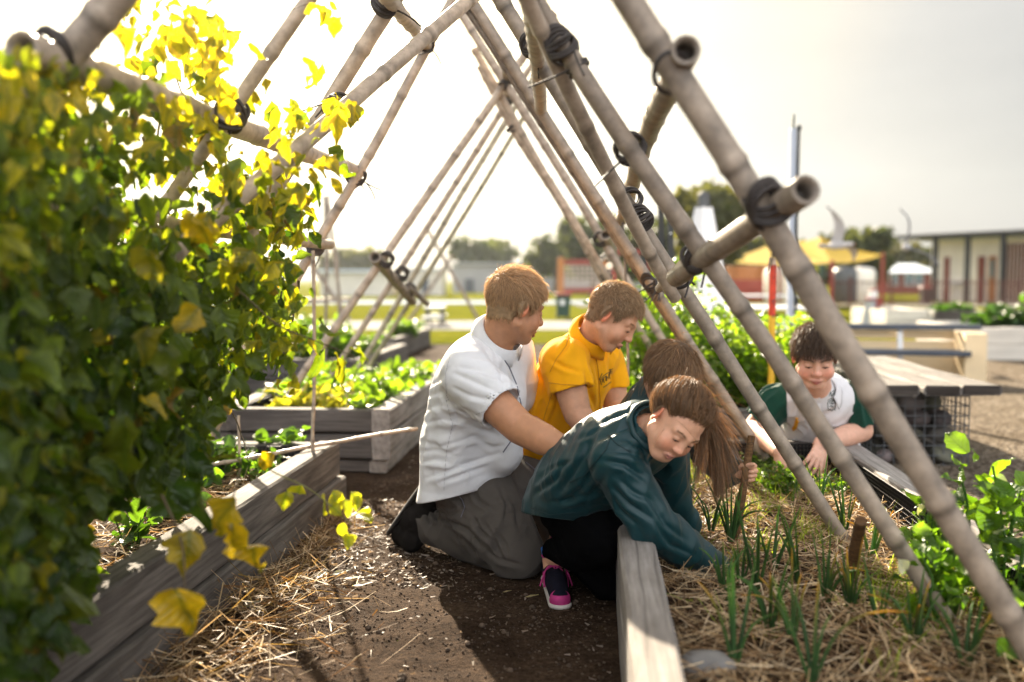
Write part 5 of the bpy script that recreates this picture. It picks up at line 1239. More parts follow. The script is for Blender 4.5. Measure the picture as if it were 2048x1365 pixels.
def do_white():
    th = person(G(1620, 1000), 'dark-haired boy in a white polo with green sleeves leaning over the end of the bed')
    hd = Head(P(1630, 714, 4.28), (-.17, -.90, -.38), (-.05, -.25, 1), 1.07, 0, .8, .6)
    nk = P(1634, 782, 4.46); c0, c1, c2, c3 = P(1640, 985, 4.98), P(1640, 925, 4.93), P(1636, 850, 4.74), P(1636, 800, 4.58)
    sN, eN, wN = P(1552, 806, 4.60), P(1508, 856, 4.62), P(1560, 905, 4.28); hN = P(1572, 945, 4.20)
    sF, eF, wF = P(1712, 800, 4.56), P(1724, 862, 4.58), P(1642, 888, 4.34); hF = P(1628, 935, 4.27)
    fr = nrm(A([0, -1, .25])); k1, k2 = P(1590, 1010, 5.0), P(1690, 1010, 5.0); k1[2] = k2[2] = .06; hp = (k1 + k2) / 2 + A([0, .18, .22]); a1, a2 = k1 + A([0, .36, 0]), k2 + A([0, .36, 0])
    lo, hi = bbox(c0, c3, sN, eN, wN, hN, sF, eF, hF, k1, a2, hd.T(0, .13, 0), hd.T(0, 0, .14), pad=.12); S = SDF(lo, hi, .0045)
    S.add(chain([c0, c1, c2, c3], (.15, .155, .16, .13), (fr, .7)), 0); S.add(chain([c3, nk], (.08, .06)), .05)
    for s_, e, w in ((sN, eN, wN), (sF, eF, wF)): S.add(chain([s_, e, e * .6 + w * .4, w], (.06, .050, .050, .034)), .02)
    hand(S, wN, hN - wN, A([.5, .4, -.3]), -1, .95, curl=(18, 25, 20)); hand(S, wF, hF - wF, A([-.1, .9, -.1]), 1, .98, curl=(14, 18, 14), spread=.16, thumb=(.8, .6, .2))
    for k_, a_ in ((k1, a1), (k2, a2)): S.add(chain([hp, k_, a_], (.1, .07, .05)), .04)
    hd.build(S, nk, (.054, .062), smile=1.0, slit=.0042); V, F = S.mesh(); mesh_np('body', V, F, M_skin, th, hd.tint(V, (.74, .42, .30), (1.1, .60, .55), (.45, .15, .13)))
    hd.features(th, (.07, .04, .025), (.05, .04, .035), .9, bvh=bvh_np(V, F))
    zl = (ZL[0], [-.055, -.06, -.05, -.03, .020, .018, .0, .006, .030, .042, .046, .048]); short_hair(th, hd, V, F, 9000, (.075, .046, .030), (.16, .10, .06), .034, .02, .011, (.03, .16, 0), zl, .7, 9, .2)
    lo, hi = bbox(c0, c3, sN, sF, eN, eF, nk, pad=.14); S = SDF(lo, hi, .0045)
    S.add(chain([c0, c1, c2, c3], (.195, .195, .19, .145), (fr, .76)), 0); S.add(chain([c3, sN * .9 + c3 * .1], (.1, .082)), .04); S.add(chain([c3, sF * .9 + c3 * .1], (.1, .082)), .04)
    nd = nrm(hd.T(0, -.05, -.05) - nk); S.add(chain([nk - nd * .04, nk + nd * .0], (.082, .072)), .02)
    folds(S, [((.2, 0, 1), .05, .006, P(1640, 840, 4.5), .14, 71), ((.3, .3, .6), .05, .004, None, 1, 72)])
    S.sub(chain([nk - nd * .0, nk + nd * .12], (.062, .072)), .004)
    v0 = P(1634, 812, 4.34); S.sub(chain([P(1634, 790, 4.35), P(1634, 825, 4.40)], (.034, .006)), .004)
    S.cut(sN * .86 + c3 * .14 , sN - c3, sN - .12, sN + .12); S.cut(sF * .86 + c3 * .14, sF - c3, sF - .12, sF + .12)
    Vs, Fs = S.mesh(1); so = mesh_np('shirt', Vs, Fs, M_polo, th, None); b = bvh_np(Vs, Fs)
    for s_, e in ((sN, eN), (sF, eF)):
        S = SDF(np.minimum(s_, e) - .16, np.maximum(s_, e) + .16, .0035); ce = s_ * .3 + e * .7
        S.add(chain([s_ * .8 + c3 * .2, s_, ce + (e - s_) * .15], (.090, .088, .078)), 0); S.cut(ce, e - s_); S.cut(s_ * .8 + c3 * .2, c3 - s_)
        folds(S, [(e - s_, .04, .005, None, 1, 75)]); S.sub(chain([ce - nrm(e - s_) * .01, e], (.064, .06)), .004); Vx, Fx = S.mesh(1); mesh_np('sleeve', Vx, Fx, M_green, so, None)
    mi = mat_plain('crest_green', (.01, .045, .035), .7, .1, 30, 0)
    strokes(so, b, [[(1657, 785), (1669, 782)], [(1658, 792), (1661, 785), (1663, 793), (1667, 786), (1669, 793)], [(1655, 802), (1660, 798), (1670, 797)], [(1656, 820), (1655, 806), (1660, 802), (1669, 802), (1670, 818)],
                    [(1659, 808), (1662, 805), (1664, 809), (1667, 806)], [(1659, 814), (1662, 811), (1664, 815), (1667, 812)], [(1657, 821), (1660, 818), (1663, 822), (1667, 818), (1670, 821)], [(1672, 790), (1673, 782)]], 'crest', mi, .0017)
    my = mat_plain('yellow_inset', (.8, .36, .01), .8, .1, 30, .1)
    strokes(so, b, [[(1590, 754), (1594, 770), (1598, 790)], [(1592, 752), (1597, 770), (1600, 790)], [(1594, 836), (1590, 852), (1586, 858)], [(1596, 842), (1592, 856), (1587, 860)]], 'inset', my, .006)
    collar(so, nk, nd, fr, M_polo, .078, .030, .040, .028, 24, .030, -.008)
    S = SDF(*bbox(hp, k1, k2, a1, a2, c0, pad=.17), .006)
    for k_, a_ in ((k1, a1), (k2, a2)): S.add(chain([hp, k_], (.14, .09)), .03); S.add(chain([k_, a_], (.08, .06)), .02)
    S.add(chain([c0, hp], (.15, .15)), .04); S.cut((0, 0, .004), (0, 0, -1)); Vt, Ft = S.mesh(1); mesh_np('trousers', Vt, Ft, M_black, th, None)
    return th
import time as _t
for f in (do_man, do_yellow, do_girl, do_girl2, do_white): _q = _t.time(); f(); print('PT', f.__name__, round(_t.time() - _q, 1))
# ================================================================== plants
def R_face(dirs, nz):
    return bases(dirs, nz)
def leafset(name, par, pos, dirs, nz, size, ce, cm, shape, mat=None, **k):
    bv, bf, tg = shape
    V, F, C = scatter(bv, bf, pos, bases(dirs, nz), size, ce, cm, tg)
    m = mat or M_leaf
    if m is M_leaf:
        sz = np.repeat(np.asarray(size, float).reshape(len(pos), -1).mean(1), len(bv)); V = V + (sz * .17)[:, None] * np.stack([vnoise(V * 26 + j * 11, 5) for j in range(3)], 1)
    o = mesh_np(name, V, F, m, par, C, **k)
    if m is M_leaf:
        at = o.data.attributes.new('Lv', 'FLOAT_VECTOR', 'POINT'); at.data.foreach_set('vector', np.tile(bv, (len(pos), 1)).astype(np.float32).ravel())
    return o
def inpoly(p, poly):
    x, y = p[:, 0], p[:, 1]; ok = np.zeros(len(p), bool); n = len(poly)
    for i in range(n):
        x1, y1 = poly[i]; x2, y2 = poly[(i + 1) % n]
        c = ((y1 > y) != (y2 > y)) & (x < (x2 - x1) * (y - y1) / (y2 - y1 + 1e-9) + x1); ok ^= c
    return ok
def polysample(poly, n, g):
    q = A(poly, float); lo, hi = q.min(0), q.max(0); out = np.zeros((0, 2))
    while len(out) < n:
        p = g.uniform(lo, hi, (n * 2, 2)); out = np.concatenate([out, p[inpoly(p, poly)]])
    return out[:n]
# ---------------------------------------------------------------- the vine on the left of the trellis
vine = thing('climbing_vine', W(2.4, -1.9), 'dense leafy vine with yellowing leaves covering the left side of the near trellis', 'vine')
g = np.random.default_rng(21)
MASS = [(-90, 110), (40, 85), (110, 100), (180, 120), (250, 140), (330, 165), (430, 215), (500, 285), (545, 390), (615, 400), (628, 450), (590, 520), (592, 600), (570, 680), (500, 740), (440, 800), (390, 920), (330, 945), (240, 950), (180, 1040), (150, 1190), (90, 1290), (-90, 1330)]
UP = [(240, 120), (330, 40), (440, 20), (470, 80), (430, 150), (520, 180), (470, 240), (300, 230)]
def vp(px, D): return A([P(x, y, d) for (x, y), d in zip(px, D)])
p1 = polysample(MASS, 6600, g); D1 = 1.58 + p1[:, 0] / 640 * 1.1 + g.uniform(0, 1.05, len(p1)) * (.55 + .45 * np.clip((p1[:, 1] - 100) / 500, 0, 1))
edge = np.clip((np.abs(vnoise(np.stack([p1[:, 0] / 60, p1[:, 1] / 60, 0 * p1[:, 0]], -1), 4))) * 2.4 + np.clip((p1[:, 1] - 330) / 500, 0, .35) - .15 * (p1[:, 0] > 420) * (p1[:, 1] < 700), .14, 1)
edge = edge * (1 - .30 * np.clip((520 - p1[:, 1]) / 300, 0, 1) * (p1[:, 0] > 120)); keep = g.random(len(p1)) < edge; p1, D1 = p1[keep], D1[keep]
p2 = polysample(UP, 75, g); D2 = 2.3 + g.uniform(0, .9, len(p2))
tuf = np.concatenate([g.normal((590, 235), (28, 24), (22, 2)), g.normal((690, 212), (20, 13), (16, 2)), g.normal((600, 320), (42, 30), (26, 2)), g.normal((560, 100 + 290), (30, 20), (16, 2)), g.normal((630, 130), (12, 16), (4, 2)), g.normal((635, 8), (16, 8), (5, 2)),
                      g.normal((470, 180), (40, 20), (18, 2)), g.normal((410, 70), (40, 35), (26, 2)), g.normal((270, 40), (16, 40), (12, 2)), g.normal((345, 15), (30, 15), (8, 2)), g.normal((560, 650), (30, 60), (30, 2)), g.normal((480, 660), (50, 40), (26, 2)), g.normal((620, 690), (25, 16), (9, 2)), g.normal((700, 716), (14, 14), (5, 2))])
D3 = 2.75 + g.uniform(-.3, .35, len(tuf))
px = np.concatenate([p1, p2, tuf]); DD = np.concatenate([D1, D2, D3]); pos = vp(px, DD); n = len(pos)
dirs = nrm(A([0, 0, -1.0]) + g.normal(size=(n, 3)) * A([.55, .45, .5])); nz = nrm(A([.35, -.8, .35]) + g.normal(size=(n, 3)) * .65)
size = .027 + .046 * g.random(n) ** 1.6; size[len(p1):] *= .95; size[:len(p1)] *= .75 + .35 * np.clip(px[:len(p1), 1] / 700, 0, 1)
yel = np.clip(.20 + .62 * np.clip((560 - px[:, 1]) / 520, 0, 1) + .30 * np.clip((px[:, 0] - 250) / 350, 0, 1) * (px[:, 1] < 800) + g.normal(size=n) * .22, 0, 1)  # yellowed leaves, plus backlit glow of the upper vine put into the colour
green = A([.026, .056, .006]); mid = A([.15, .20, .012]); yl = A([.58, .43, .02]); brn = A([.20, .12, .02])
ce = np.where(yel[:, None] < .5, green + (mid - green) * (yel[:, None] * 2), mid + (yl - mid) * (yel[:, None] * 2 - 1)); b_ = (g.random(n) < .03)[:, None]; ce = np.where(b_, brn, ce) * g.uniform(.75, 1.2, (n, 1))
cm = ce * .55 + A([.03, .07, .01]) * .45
lob = g.random(n) < .4
size3 = np.stack([size * g.uniform(.65, 1.1, n), size * g.uniform(.95, 1.45, n), size * g.uniform(.4, 1.9, n)], 1)
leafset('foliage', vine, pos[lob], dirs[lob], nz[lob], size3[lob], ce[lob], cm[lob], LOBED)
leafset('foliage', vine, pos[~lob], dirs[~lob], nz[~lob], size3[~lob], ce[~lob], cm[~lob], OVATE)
# yellowed leaves that hang low at the front
hang = [(395, 1000, 2.05, .125, -8, 0), (345, 1020, 2.05, .10, 10, 0), (372, 1110, 2.0, .105, -4, .6), (352, 1222, 1.95, .118, 6, 1), (462, 1040, 2.1, .10, -20, .7), (470, 1098, 2.08, .125, 12, .9), (150, 935, 1.9, .12, 5, .2), (135, 1225, 1.85, .11, -15, .1), (60, 1170, 1.8, .12, 8, .3), (75, 1290, 1.8, .10, 0, .1),
        (290, 705, 1.95, .11, 20, .25), (120, 850, 1.85, .12, -10, .15), (325, 750, 2.0, .12, 15, .1), (250, 900, 1.95, .12, -12, .1), (60, 650, 1.8, .13, 10, .05), (420, 480, 2.3, .11, -30, .6), (380, 475, 2.2, .11, 20, .8), (600, 415, 2.75, .115, 12, .5), (580, 560, 2.7, .105, -6, .05), (480, 930, 2.3, .1, -50, .15), (545, 925, 2.5, .055, -40, .9),
        (285, 545, 2.0, .12, 12, .3), (505, 545, 2.4, .11, -40, .3), (400, 660, 2.1, .11, -35, .7), (215, 470, 1.95, .12, 14, .2), (440, 130, 2.4, .09, -30, .8), (375, 80, 2.4, .10, 10, .9), (250, 85, 2.2, .08, 14, .85)]
for hx, hy, hD, hs, ang, yy in hang:
    pass
hp_ = A([P(h[0], h[1] - h[3] / h[2] * F_ * .45, h[2]) for h in hang]); ha = np.radians([h[4] for h in hang])
hd_ = nrm(np.stack([np.sin(ha), -.15 + 0 * ha, -np.cos(ha)], -1)); hz = nrm(A([.1, -1, .25]) + g.normal(size=(len(hang), 3)) * .45); hy_ = A([h[5] for h in hang])[:, None]
hc = green * 1.6 + (A([.62, .40, .012]) - green * 1.6) * hy_; hm = hc * .45 + A([.05, .08, .01]) * .55; hs_ = A([h[3] for h in hang]) * np.where(A([h[1] for h in hang]) < 900, .68, .95)
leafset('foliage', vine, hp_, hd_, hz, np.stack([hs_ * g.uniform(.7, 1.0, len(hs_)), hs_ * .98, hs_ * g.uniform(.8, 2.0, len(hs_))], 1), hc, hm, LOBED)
# stems and tendrils
def tend(pts, r, col=(.13, .09, .05), nm='stem'):
    mb = MB()
    q, t = resample([P(*p) for p in pts], .02); q = q + .012 * np.stack([vnoise(np.stack([t * 8, t * 0 + k * 5, t * 0 + pts[0][0]], -1), 6) for k in range(3)], 1)
    mb.tube(q, np.linspace(r, r * .5, len(q)), 6, col); mb.build(nm, M_twig, vine)
tend([(545, 935, 2.4), (600, 970, 2.45), (655, 1005, 2.45), (700, 1050, 2.45)], .0022, (.22, .22, .07)); tend([(470, 590, 2.4), (560, 660, 2.5), (640, 700, 2.5), (710, 715, 2.5)], .003, (.12, .10, .04))
tend([(330, 990, 2.0), (368, 1050, 2.0), (360, 1180, 1.96)], .003); tend([(480, 930, 2.3), (455, 1000, 2.1), (465, 1060, 2.1)], .003); tend([(470, 60, 2.5), (540, 20, 2.6), (640, 5, 2.7)], .0018); tend([(635, 210, 2.75), (625, 170, 2.75), (638, 150, 2.75)], .0014, (.25, .08, .05)); tend([(500, 330, 2.6), (560, 300, 2.7), (610, 240, 2.75)], .0016, (.25, .1, .05))
for _ in range(60):
    a = polysample(MASS, 1, g)[0]; D = 1.9 + a[0] / 640 * 1.3 + g.uniform(0, .6); b2 = a + g.normal(size=2) * A([45, 130]); tend([(a[0], a[1], D), ((a[0] + b2[0]) / 2 + g.normal() * 20, (a[1] + b2[1]) / 2, D + .05), (b2[0], b2[1], D + g.normal() * .1)], g.uniform(.002, .005))
tl = A([(572, 978, 2.42), (600, 968, 2.44), (640, 1000, 2.45), (665, 985, 2.45), (700, 985, 2.45), (735, 1010, 2.45), (742, 1045, 2.45), (690, 1000, 2.45), (690, 1045, 2.45), (688, 1080, 2.45), (700, 1065, 2.45), (716, 990, 2.45), (660, 1010, 2.45)])
n = len(tl); tp = A([P(*x) for x in tl]); leafset('foliage', vine, tp, nrm(A([.2, 0, -1]) + g.normal(size=(n, 3)) * .6), nrm(A([0, -1, .4]) + g.normal(size=(n, 3)) * .5), g.uniform(.035, .07, n), np.repeat(A([[.36, .33, .02]]), n, 0), np.repeat(A([[.2, .24, .02]]), n, 0), OVATE)

# ---------------------------------------------------------------- straw and litter
def straw(name, pos, n_, zt, length, width, cols, label=None, seed=1, up=.25, par=None, kind='stuff'):
    g = np.random.default_rng(seed); n = len(pos); a = g.uniform(0, 2 * math.pi, n); d = nrm(np.stack([np.cos(a), np.sin(a), g.normal(size=n) * up], -1))
    c = A(cols)[g.integers(0, len(cols), n)] * g.uniform(.6, 1.15, (n, 1)); L = g.uniform(*length, n)
    V, F, C = ribbons(pos - d * L[:, None] * .5, d, nrm(A([0, 0, 1.0]) + g.normal(size=(n, 3)) * .6), L, g.uniform(*width, n), g.normal(size=n) * .25 * L, c, 3)
    return mesh_np(name, V, F, M_straw, par, C, kind=kind)
STR = [(.62, .45, .26), (.74, .58, .38), (.40, .25, .12), (.50, .35, .19), (.20, .11, .05), (.13, .07, .03)]
def in_bed(a0, a1, b0, b1, n, g): a, b_ = g.uniform(a0, a1, n), g.uniform(b0, b1, n); return a[:, None] * U_ + b_[:, None] * V_
q = in_bed(.4, 4.62, .2, 1.08, 13000, g); q[:, 2] = .168 + .03 * fbm(q * A([3, 3, 0]), 4, 2) + g.uniform(0, .035, len(q)); straw('straw_mulch', q, 0, 0, (.04, .17), (.0022, .0055), STR, seed=5)
q = in_bed(.6, 4.35, -2.1, -1.3, 5000, g); q[:, 2] = .205 + .02 * fbm(q * A([3, 3, 0]), 3, 2) + g.uniform(0, .03, len(q)); straw('straw_mulch', q, 0, 0, (.04, .15), (.0022, .005), STR, seed=6)
a_ = g.uniform(1.4, 4.3, 2600); w_ = np.abs(g.normal(size=2600)) * .13 * (.6 + .9 * np.exp(-((a_ - 2.75) / .5) ** 2)); q = a_[:, None] * U_ + (-1.13 + w_)[:, None] * V_; q[:, 2] = .01 + np.clip(.12 * np.exp(-((a_ - 2.8) / .5) ** 2) * np.exp(-(w_ / .22) ** 2) * g.random(2600), 0, .2)
straw('loose_straw', q, 0, 0, (.03, .20), (.0018, .005), STR + [(.20, .11, .04), (.30, .2, .06)], seed=7, up=.4)
q = in_bed(2.0, 6.0, -1.1, .05, 700, g); q[:, 2] = .008 + soilz(q); straw('wood_chips', q, 0, 0, (.006, .022), (.004, .009), [(.22, .16, .11), (.26, .19, .14), (.12, .08, .055), (.36, .29, .24), (.08, .05, .035)], seed=8, up=.15)
q = in_bed(3.3, 4.6, -1.08, -.45, 1500, g); q[:, 2] = .008 + soilz(q); straw('wood_chips', q, 0, 0, (.008, .03), (.004, .010), [(.24, .18, .13), (.30, .23, .18), (.15, .10, .07), (.36, .30, .25)], seed=9, up=.15)
# clods
g = np.random.default_rng(33); n = 5200; q = in_bed(1.8, 5.2, -1.1, .06, n, g); q[:, 2] = soilz(q) + .002
bx = MB(); bx.ell((0, 0, 0), (1, .8, .6), nu=6, nv=4, jit=.3); bv, bf = bx.v[0], bx.f4[0]; an = g.uniform(0, 6.3, n); dr = np.stack([np.cos(an), np.sin(an), 0 * an], -1)
V, F, C = scatter(bv, bf, q, bases(dr, np.repeat(A([[0, 0, 1.0]]), n, 0)), g.uniform(.0012, .005, n) * (1 + 2.0 * (g.random(n) < .04)), np.repeat(A([[.10, .07, .05]]), n, 0) * g.uniform(.6, 1.7, (n, 1)))
mesh_np('soil_clods', V, F, mat_vcol('clod', .95, 0, .2, .2, 60, .3), None, C, kind='stuff')
# dry leaves lying on the path
for k, (px_, py_, yaw, L, c) in enumerate([(655, 1158, .3, .085, (.42, .45, .40)), (688, 1165, -.5, .07, (.62, .62, .58)), (630, 1165, 1.2, .06, (.45, .47, .42)), (705, 1180, .1, .08, (.66, .62, .58)), (470, 1225, .5, .10, (.42, .44, .34)), (838, 1186, .2, .035, (.6, .58, .55)), (860, 1203, 0, .02, (.7, .6, .6)), (1005, 1193, .1, .03, (.4, .34, .2)), (1050, 1203, .05, .045, (.42, .36, .2)), (768, 1162, 1, .03, (.35, .2, .12))]):
    p = G(px_, py_) + A([0, 0, .014]); d = A([math.cos(yaw), math.sin(yaw) * .6, .05])
    lab = ['grey-green gum leaf on the path, farthest left of the curled pale leaves', 'whitish curled gum leaf beside the straw, in the middle of the pale leaves', 'thin grey gum leaf tucked against the straw heap', 'long pale gum leaf pointing right across the soil', 'pale green leaf lying on the loose straw by the bed', 'white flake on the sunlit soil left of the shadow edge', 'tiny pinkish flake at the edge of the shadow', 'short straw-coloured sliver in the shaded soil', 'longer straw-coloured sliver beside the pink lace', 'small brown curl of leaf on the sunlit chips']
    bv, bf, tg = leaf_base([.02, .09, .13, .12, .07, .01], .3, -.3, .02)
    V, F, C = scatter(bv, bf, p[None], bases(d[None], A([[.1, -.2, 1.0]])), A([L]), A([c]), A([c]) * .85, tg)
    mesh_np('fallen_leaf', V, F, M_leafd, None, C, label=lab[k], cat='leaf', group='dry leaves on the path')

# ---------------------------------------------------------------- onions and weeds in the straw
def onion(px_, py_, hgt, nb, label, seed, lean=.3, yel=.0):
    g = np.random.default_rng(seed); base = G(px_, py_, .185); mb = MB()
    for k in range(nb):
        a = g.uniform(0, 6.28); ln = g.uniform(.1, 1) * lean; L = hgt * g.uniform(.65, 1.1); t = np.linspace(0, 1, 9)
        dr = A([math.cos(a) * ln, math.sin(a) * ln, 1]); bend = g.uniform(0, .55) ** 2 * 1.6
        pts = base + A([math.cos(a), math.sin(a), 0]) * .006 + dr * L * t[:, None] + A([math.cos(a), math.sin(a), -.9]) * (bend * L * t ** 3)[:, None]
        c0 = A([.05, .115, .035]) * g.uniform(.7, 1.3); c1 = A([.10, .19, .03]) if g.random() > yel else A([.5, .3, .03]); col = c0 + (c1 - c0) * (t ** 3)[:, None]
        mb.tube(pts, .0052 * np.sqrt(np.clip(1.02 - t, 0.02, 1)) * g.uniform(.7, 1.2), 6, col)
    return mb.build('onion_plant', M_leafd, None, label=label, cat='onion plant', group='young onions in the straw bed')
ON = [(1462, 1082, .26, 9, 'tall dark onion clump just right of the reaching teal sleeve'), (1422, 1062, .2, 6, 'onion clump beneath the hanging ponytail'), (1545, 1140, .19, 5, 'thin onion just below the foot of the held stake'), (1480, 1175, .17, 5, 'small onion left of centre, beside the cuff'), (1515, 1178, .26, 6, 'tall upright onion in the middle of the straw'), (1600, 1175, .25, 7, 'tall onion left of the short stump stake'),
      (1652, 1205, .22, 8, 'onion clump touching the short stump stake'), (1700, 1225, .20, 8, 'dark onion clump at the foot of the short stump stake'), (1690, 1060, .2, 6, 'onion with an arching leaf under the second bamboo foot'), (1640, 1010, .2, 5, 'onion with a bent leaf near the boy\'s hanging hand'), (1540, 1262, .21, 6, 'bright green onion in the near straw, left one of a pair'), (1585, 1275, .20, 5, 'bright green onion in the near straw, right one of a pair'),
      (1470, 1330, .23, 6, 'blurred onion at the bottom edge left of centre'), (1625, 1365, .24, 6, 'blurred onion at the bottom edge right of centre'), (1760, 1250, .17, 5, 'small onion right of the stump stake'), (1830, 1290, .2, 7, 'blurred onion near the foot of the third pole'), (1450, 1200, .16, 5, 'curved onion leaf lying near the timber edge'), (1740, 1120, .18, 5, 'thin onion between the two pole feet'), (1930, 1330, .2, 6, 'blurred onion at the lower right'), (1580, 1010, .15, 4, 'short onion beside the parsley'), (1385, 985, .2, 7, 'pale onion clump under the girl\'s chin'), (1340, 1010, .18, 5, 'onion half hidden by the teal sleeve')]
for k, o_ in enumerate(ON): onion(*o_[:4], o_[4], 100 + k, .35, .35 if o_[1] > 1200 else .12)
q = in_bed(.6, 4.5, .25, 1.08, 7500, g); q[:, 2] = .17 + .02 * fbm(q * A([3, 3, 0]), 4, 2); cl = vnoise(q * A([5, 5, 0]), 12) + .35 * vnoise(q * A([17, 17, 0]), 13) > .12; q = q[cl]; n = len(q)
d = nrm(A([0, 0, 1.0]) + g.normal(size=(n, 3)) * .45); V, F, C = ribbons(q, d, nrm(g.normal(size=(n, 3)) * A([1, 1, .1])), g.uniform(.03, .10, n), g.uniform(.002, .004, n), g.uniform(-.03, .03, n), A([.13, .19, .02]) * g.uniform(.6, 1.9, (n, 1)), 3)
mesh_np('grass_weeds', V, F, M_leafd, None, C, kind='stuff')
# ---------------------------------------------------------------- leafy plants
def bush(name, label, cat, base, h, r, nl, size, c1, c2, seed, shape=ROUND, group=None, stems=6, upright=.5, flowers=0, droop=0.0, mat=None):
    g = np.random.default_rng(seed); th = thing(name, base, label, cat, group); base = A(base, float)
    mb = MB(); tips = []
    for k in range(stems):
        a = g.uniform(0, 6.28); rr = r * math.sqrt(g.random()); top = base + A([math.cos(a) * rr, math.sin(a) * rr, h * g.uniform(.65, 1.0)]); b0 = base + A([math.cos(a), math.sin(a), 0]) * rr * .35
        t = np.linspace(0, 1, 8)[:, None]; pts = b0 + (top - b0) * t + .05 * h * np.stack([vnoise(np.stack([t[:, 0] * 3, t[:, 0] * 0 + k, t[:, 0] * 0 + j * 3 + seed], -1), 3) for j in range(3)], 1)
        mb.tube(pts, np.linspace(.006, .003, 8) * (h / .4) ** .5, 6, A(c1) * 1.1); tips.append(pts)
    mb.build('stem', M_twig, th)
    i = g.integers(0, stems, nl); tt = g.uniform(.12, 1, nl); pos = A([tips[a][min(7, int(b * 8))] for a, b in zip(i, tt)]) + g.normal(size=(nl, 3)) * A([r, r, h * .3]) * .22
    out = nrm(A(pos - base) * A([1, 1, 0]) + g.normal(size=(nl, 3)) * .15 * A([1, 1, 0]) + 1e-4); d = nrm(out * (1 - upright) + A([0, 0, upright - droop]) + g.normal(size=(nl, 3)) * .45); nz = nrm(A([0, 0, 1.0]) - out * .3 + g.normal(size=(nl, 3)) * .5)
    c = A(c1) + (A(c2) - A(c1)) * np.clip(g.random((nl, 1)) * .8 + .35 * (tt[:, None] - .4), 0, 1); c = c * g.uniform(.75, 1.2, (nl, 1)); s_ = g.uniform(.6, 1.2, nl) * size
    leafset('foliage', th, pos, d, nz, s_, c, c * .8, shape, mat)
    for _ in range(flowers):
        flowers = 1; fp_ = A([tips[g.integers(0, stems)][g.integers(3, 8)]]) + g.normal(size=(1, 3)) * r * .3
        leafset('flower', th, fp_, nrm(g.normal(size=(flowers, 3))), nrm(A([0, -1, .4]) + g.normal(size=(flowers, 3)) * .5), g.uniform(.6, 1, flowers) * size * .7, np.repeat(A([[.75, .74, .70]]), flowers, 0), np.repeat(A([[.75, .74, .70]]), flowers, 0), ROUND)
    return th
GL, GH = (.055, .115, .012), (.20, .32, .03)
# mid bed greens: individual plants
gm = np.random.default_rng(55); k = 0
MIDL = ['leftmost', 'second', 'third', 'fourth', 'fifth', 'sixth', 'seventh', 'eighth']
for row, a in enumerate((5.55, 5.95, 6.35, 6.8, 7.2)):
    for j, b2 in enumerate((-1.82, -1.62, -1.42, -1.24)):
        if row < 1 and j < 1: continue
        k += 1; yy = row == 0 and j in (1, 2)
        bush('leafy_green', '%s leafy green, %s from the left in the %s row of the middle bed' % ('yellowish' if yy else 'bright', ('first', 'second', 'third', 'fourth')[j], ('front', 'second', 'third', 'fourth', 'back')[row]), 'leafy green', W(a + gm.normal() * .06, b2 + gm.normal() * .03, .25), .17, .15, 60, .075, (.09, .17, .02) if not yy else (.28, .28, .04), (.26, .38, .04) if not yy else (.5, .42, .08), 200 + k, ROUND, 'leafy greens in the middle bed', 5, .35)
# strawberry-like plants in the near bed
for k, (px_, py_, s_) in enumerate([(478, 940, 1), (548, 925, 1.0), (585, 905, .8), (430, 960, 1.1), (330, 1040, 1.0), (395, 985, 1.0), (260, 1090, .9), (520, 960, .8)]):
    bush('strawberry_plant', ['dark green low plant at the foot of the short cane', 'low green plant under the lying cane', 'low plant in the far corner of the near bed', 'serrated green plant behind the hanging leaves', 'low dark plant by the timber edge, halfway along the near bed', 'low plant right behind the drooping yellow leaves', 'low plant in the straw, nearest the camera on the left', 'low plant against the inner face of the near timber'][k], 'strawberry plant', G(px_, py_, .2), .13 * s_, .12 * s_, 34, .062 * s_, (.03, .075, .012), (.12, .22, .03), 300 + k, ROUND, 'low plants in the near bed', 5, .45)
# peas
for k, (px_, D, h, w, lab) in enumerate([(1268, 6.1, .72, .26, 'leftmost tall pea plant, beside the yellow shirt'), (1322, 6.3, .82, .26, 'tallest pea plant, climbing the dark star pickets'), (1385, 6.4, .66, .28, 'pea plant in front of the white pyramid base'), (1445, 6.2, .60, .28, 'pea plant between the third and fourth poles'), (1492, 6.6, .54, .24, 'pea plant left of the red and yellow stake'), (1562, 6.5, .52, .24, 'pea plant with white blossom right of the red and yellow stake'), (1585, 6.9, .55, .18, 'thin pea plant at the right end, by the blue-white post'), (1350, 6.9, .66, .26, 'pea plant at the back of the bed behind the bamboo feet'), (1420, 7.0, .56, .26, 'pea plant at the back, under the white pyramid'), (1300, 7.3, .68, .25, 'farthest pea plant, seen through the others'), (1520, 6.1, .46, .24, 'low pea plant at the foot of the red and yellow stake'), (1350, 6.05, .5, .28, 'low front pea plant above the bowed girl')]):
    p = P(px_, 700, D); p[2] = .25
    bush('pea_plant', lab, 'pea plant', p, h, w, 420, .058, (.085, .17, .015), (.32, .44, .045), 400 + k, ROUND, 'pea plants in the far bed', 11, .2, 10 if k in (5, 6, 2) else 3)
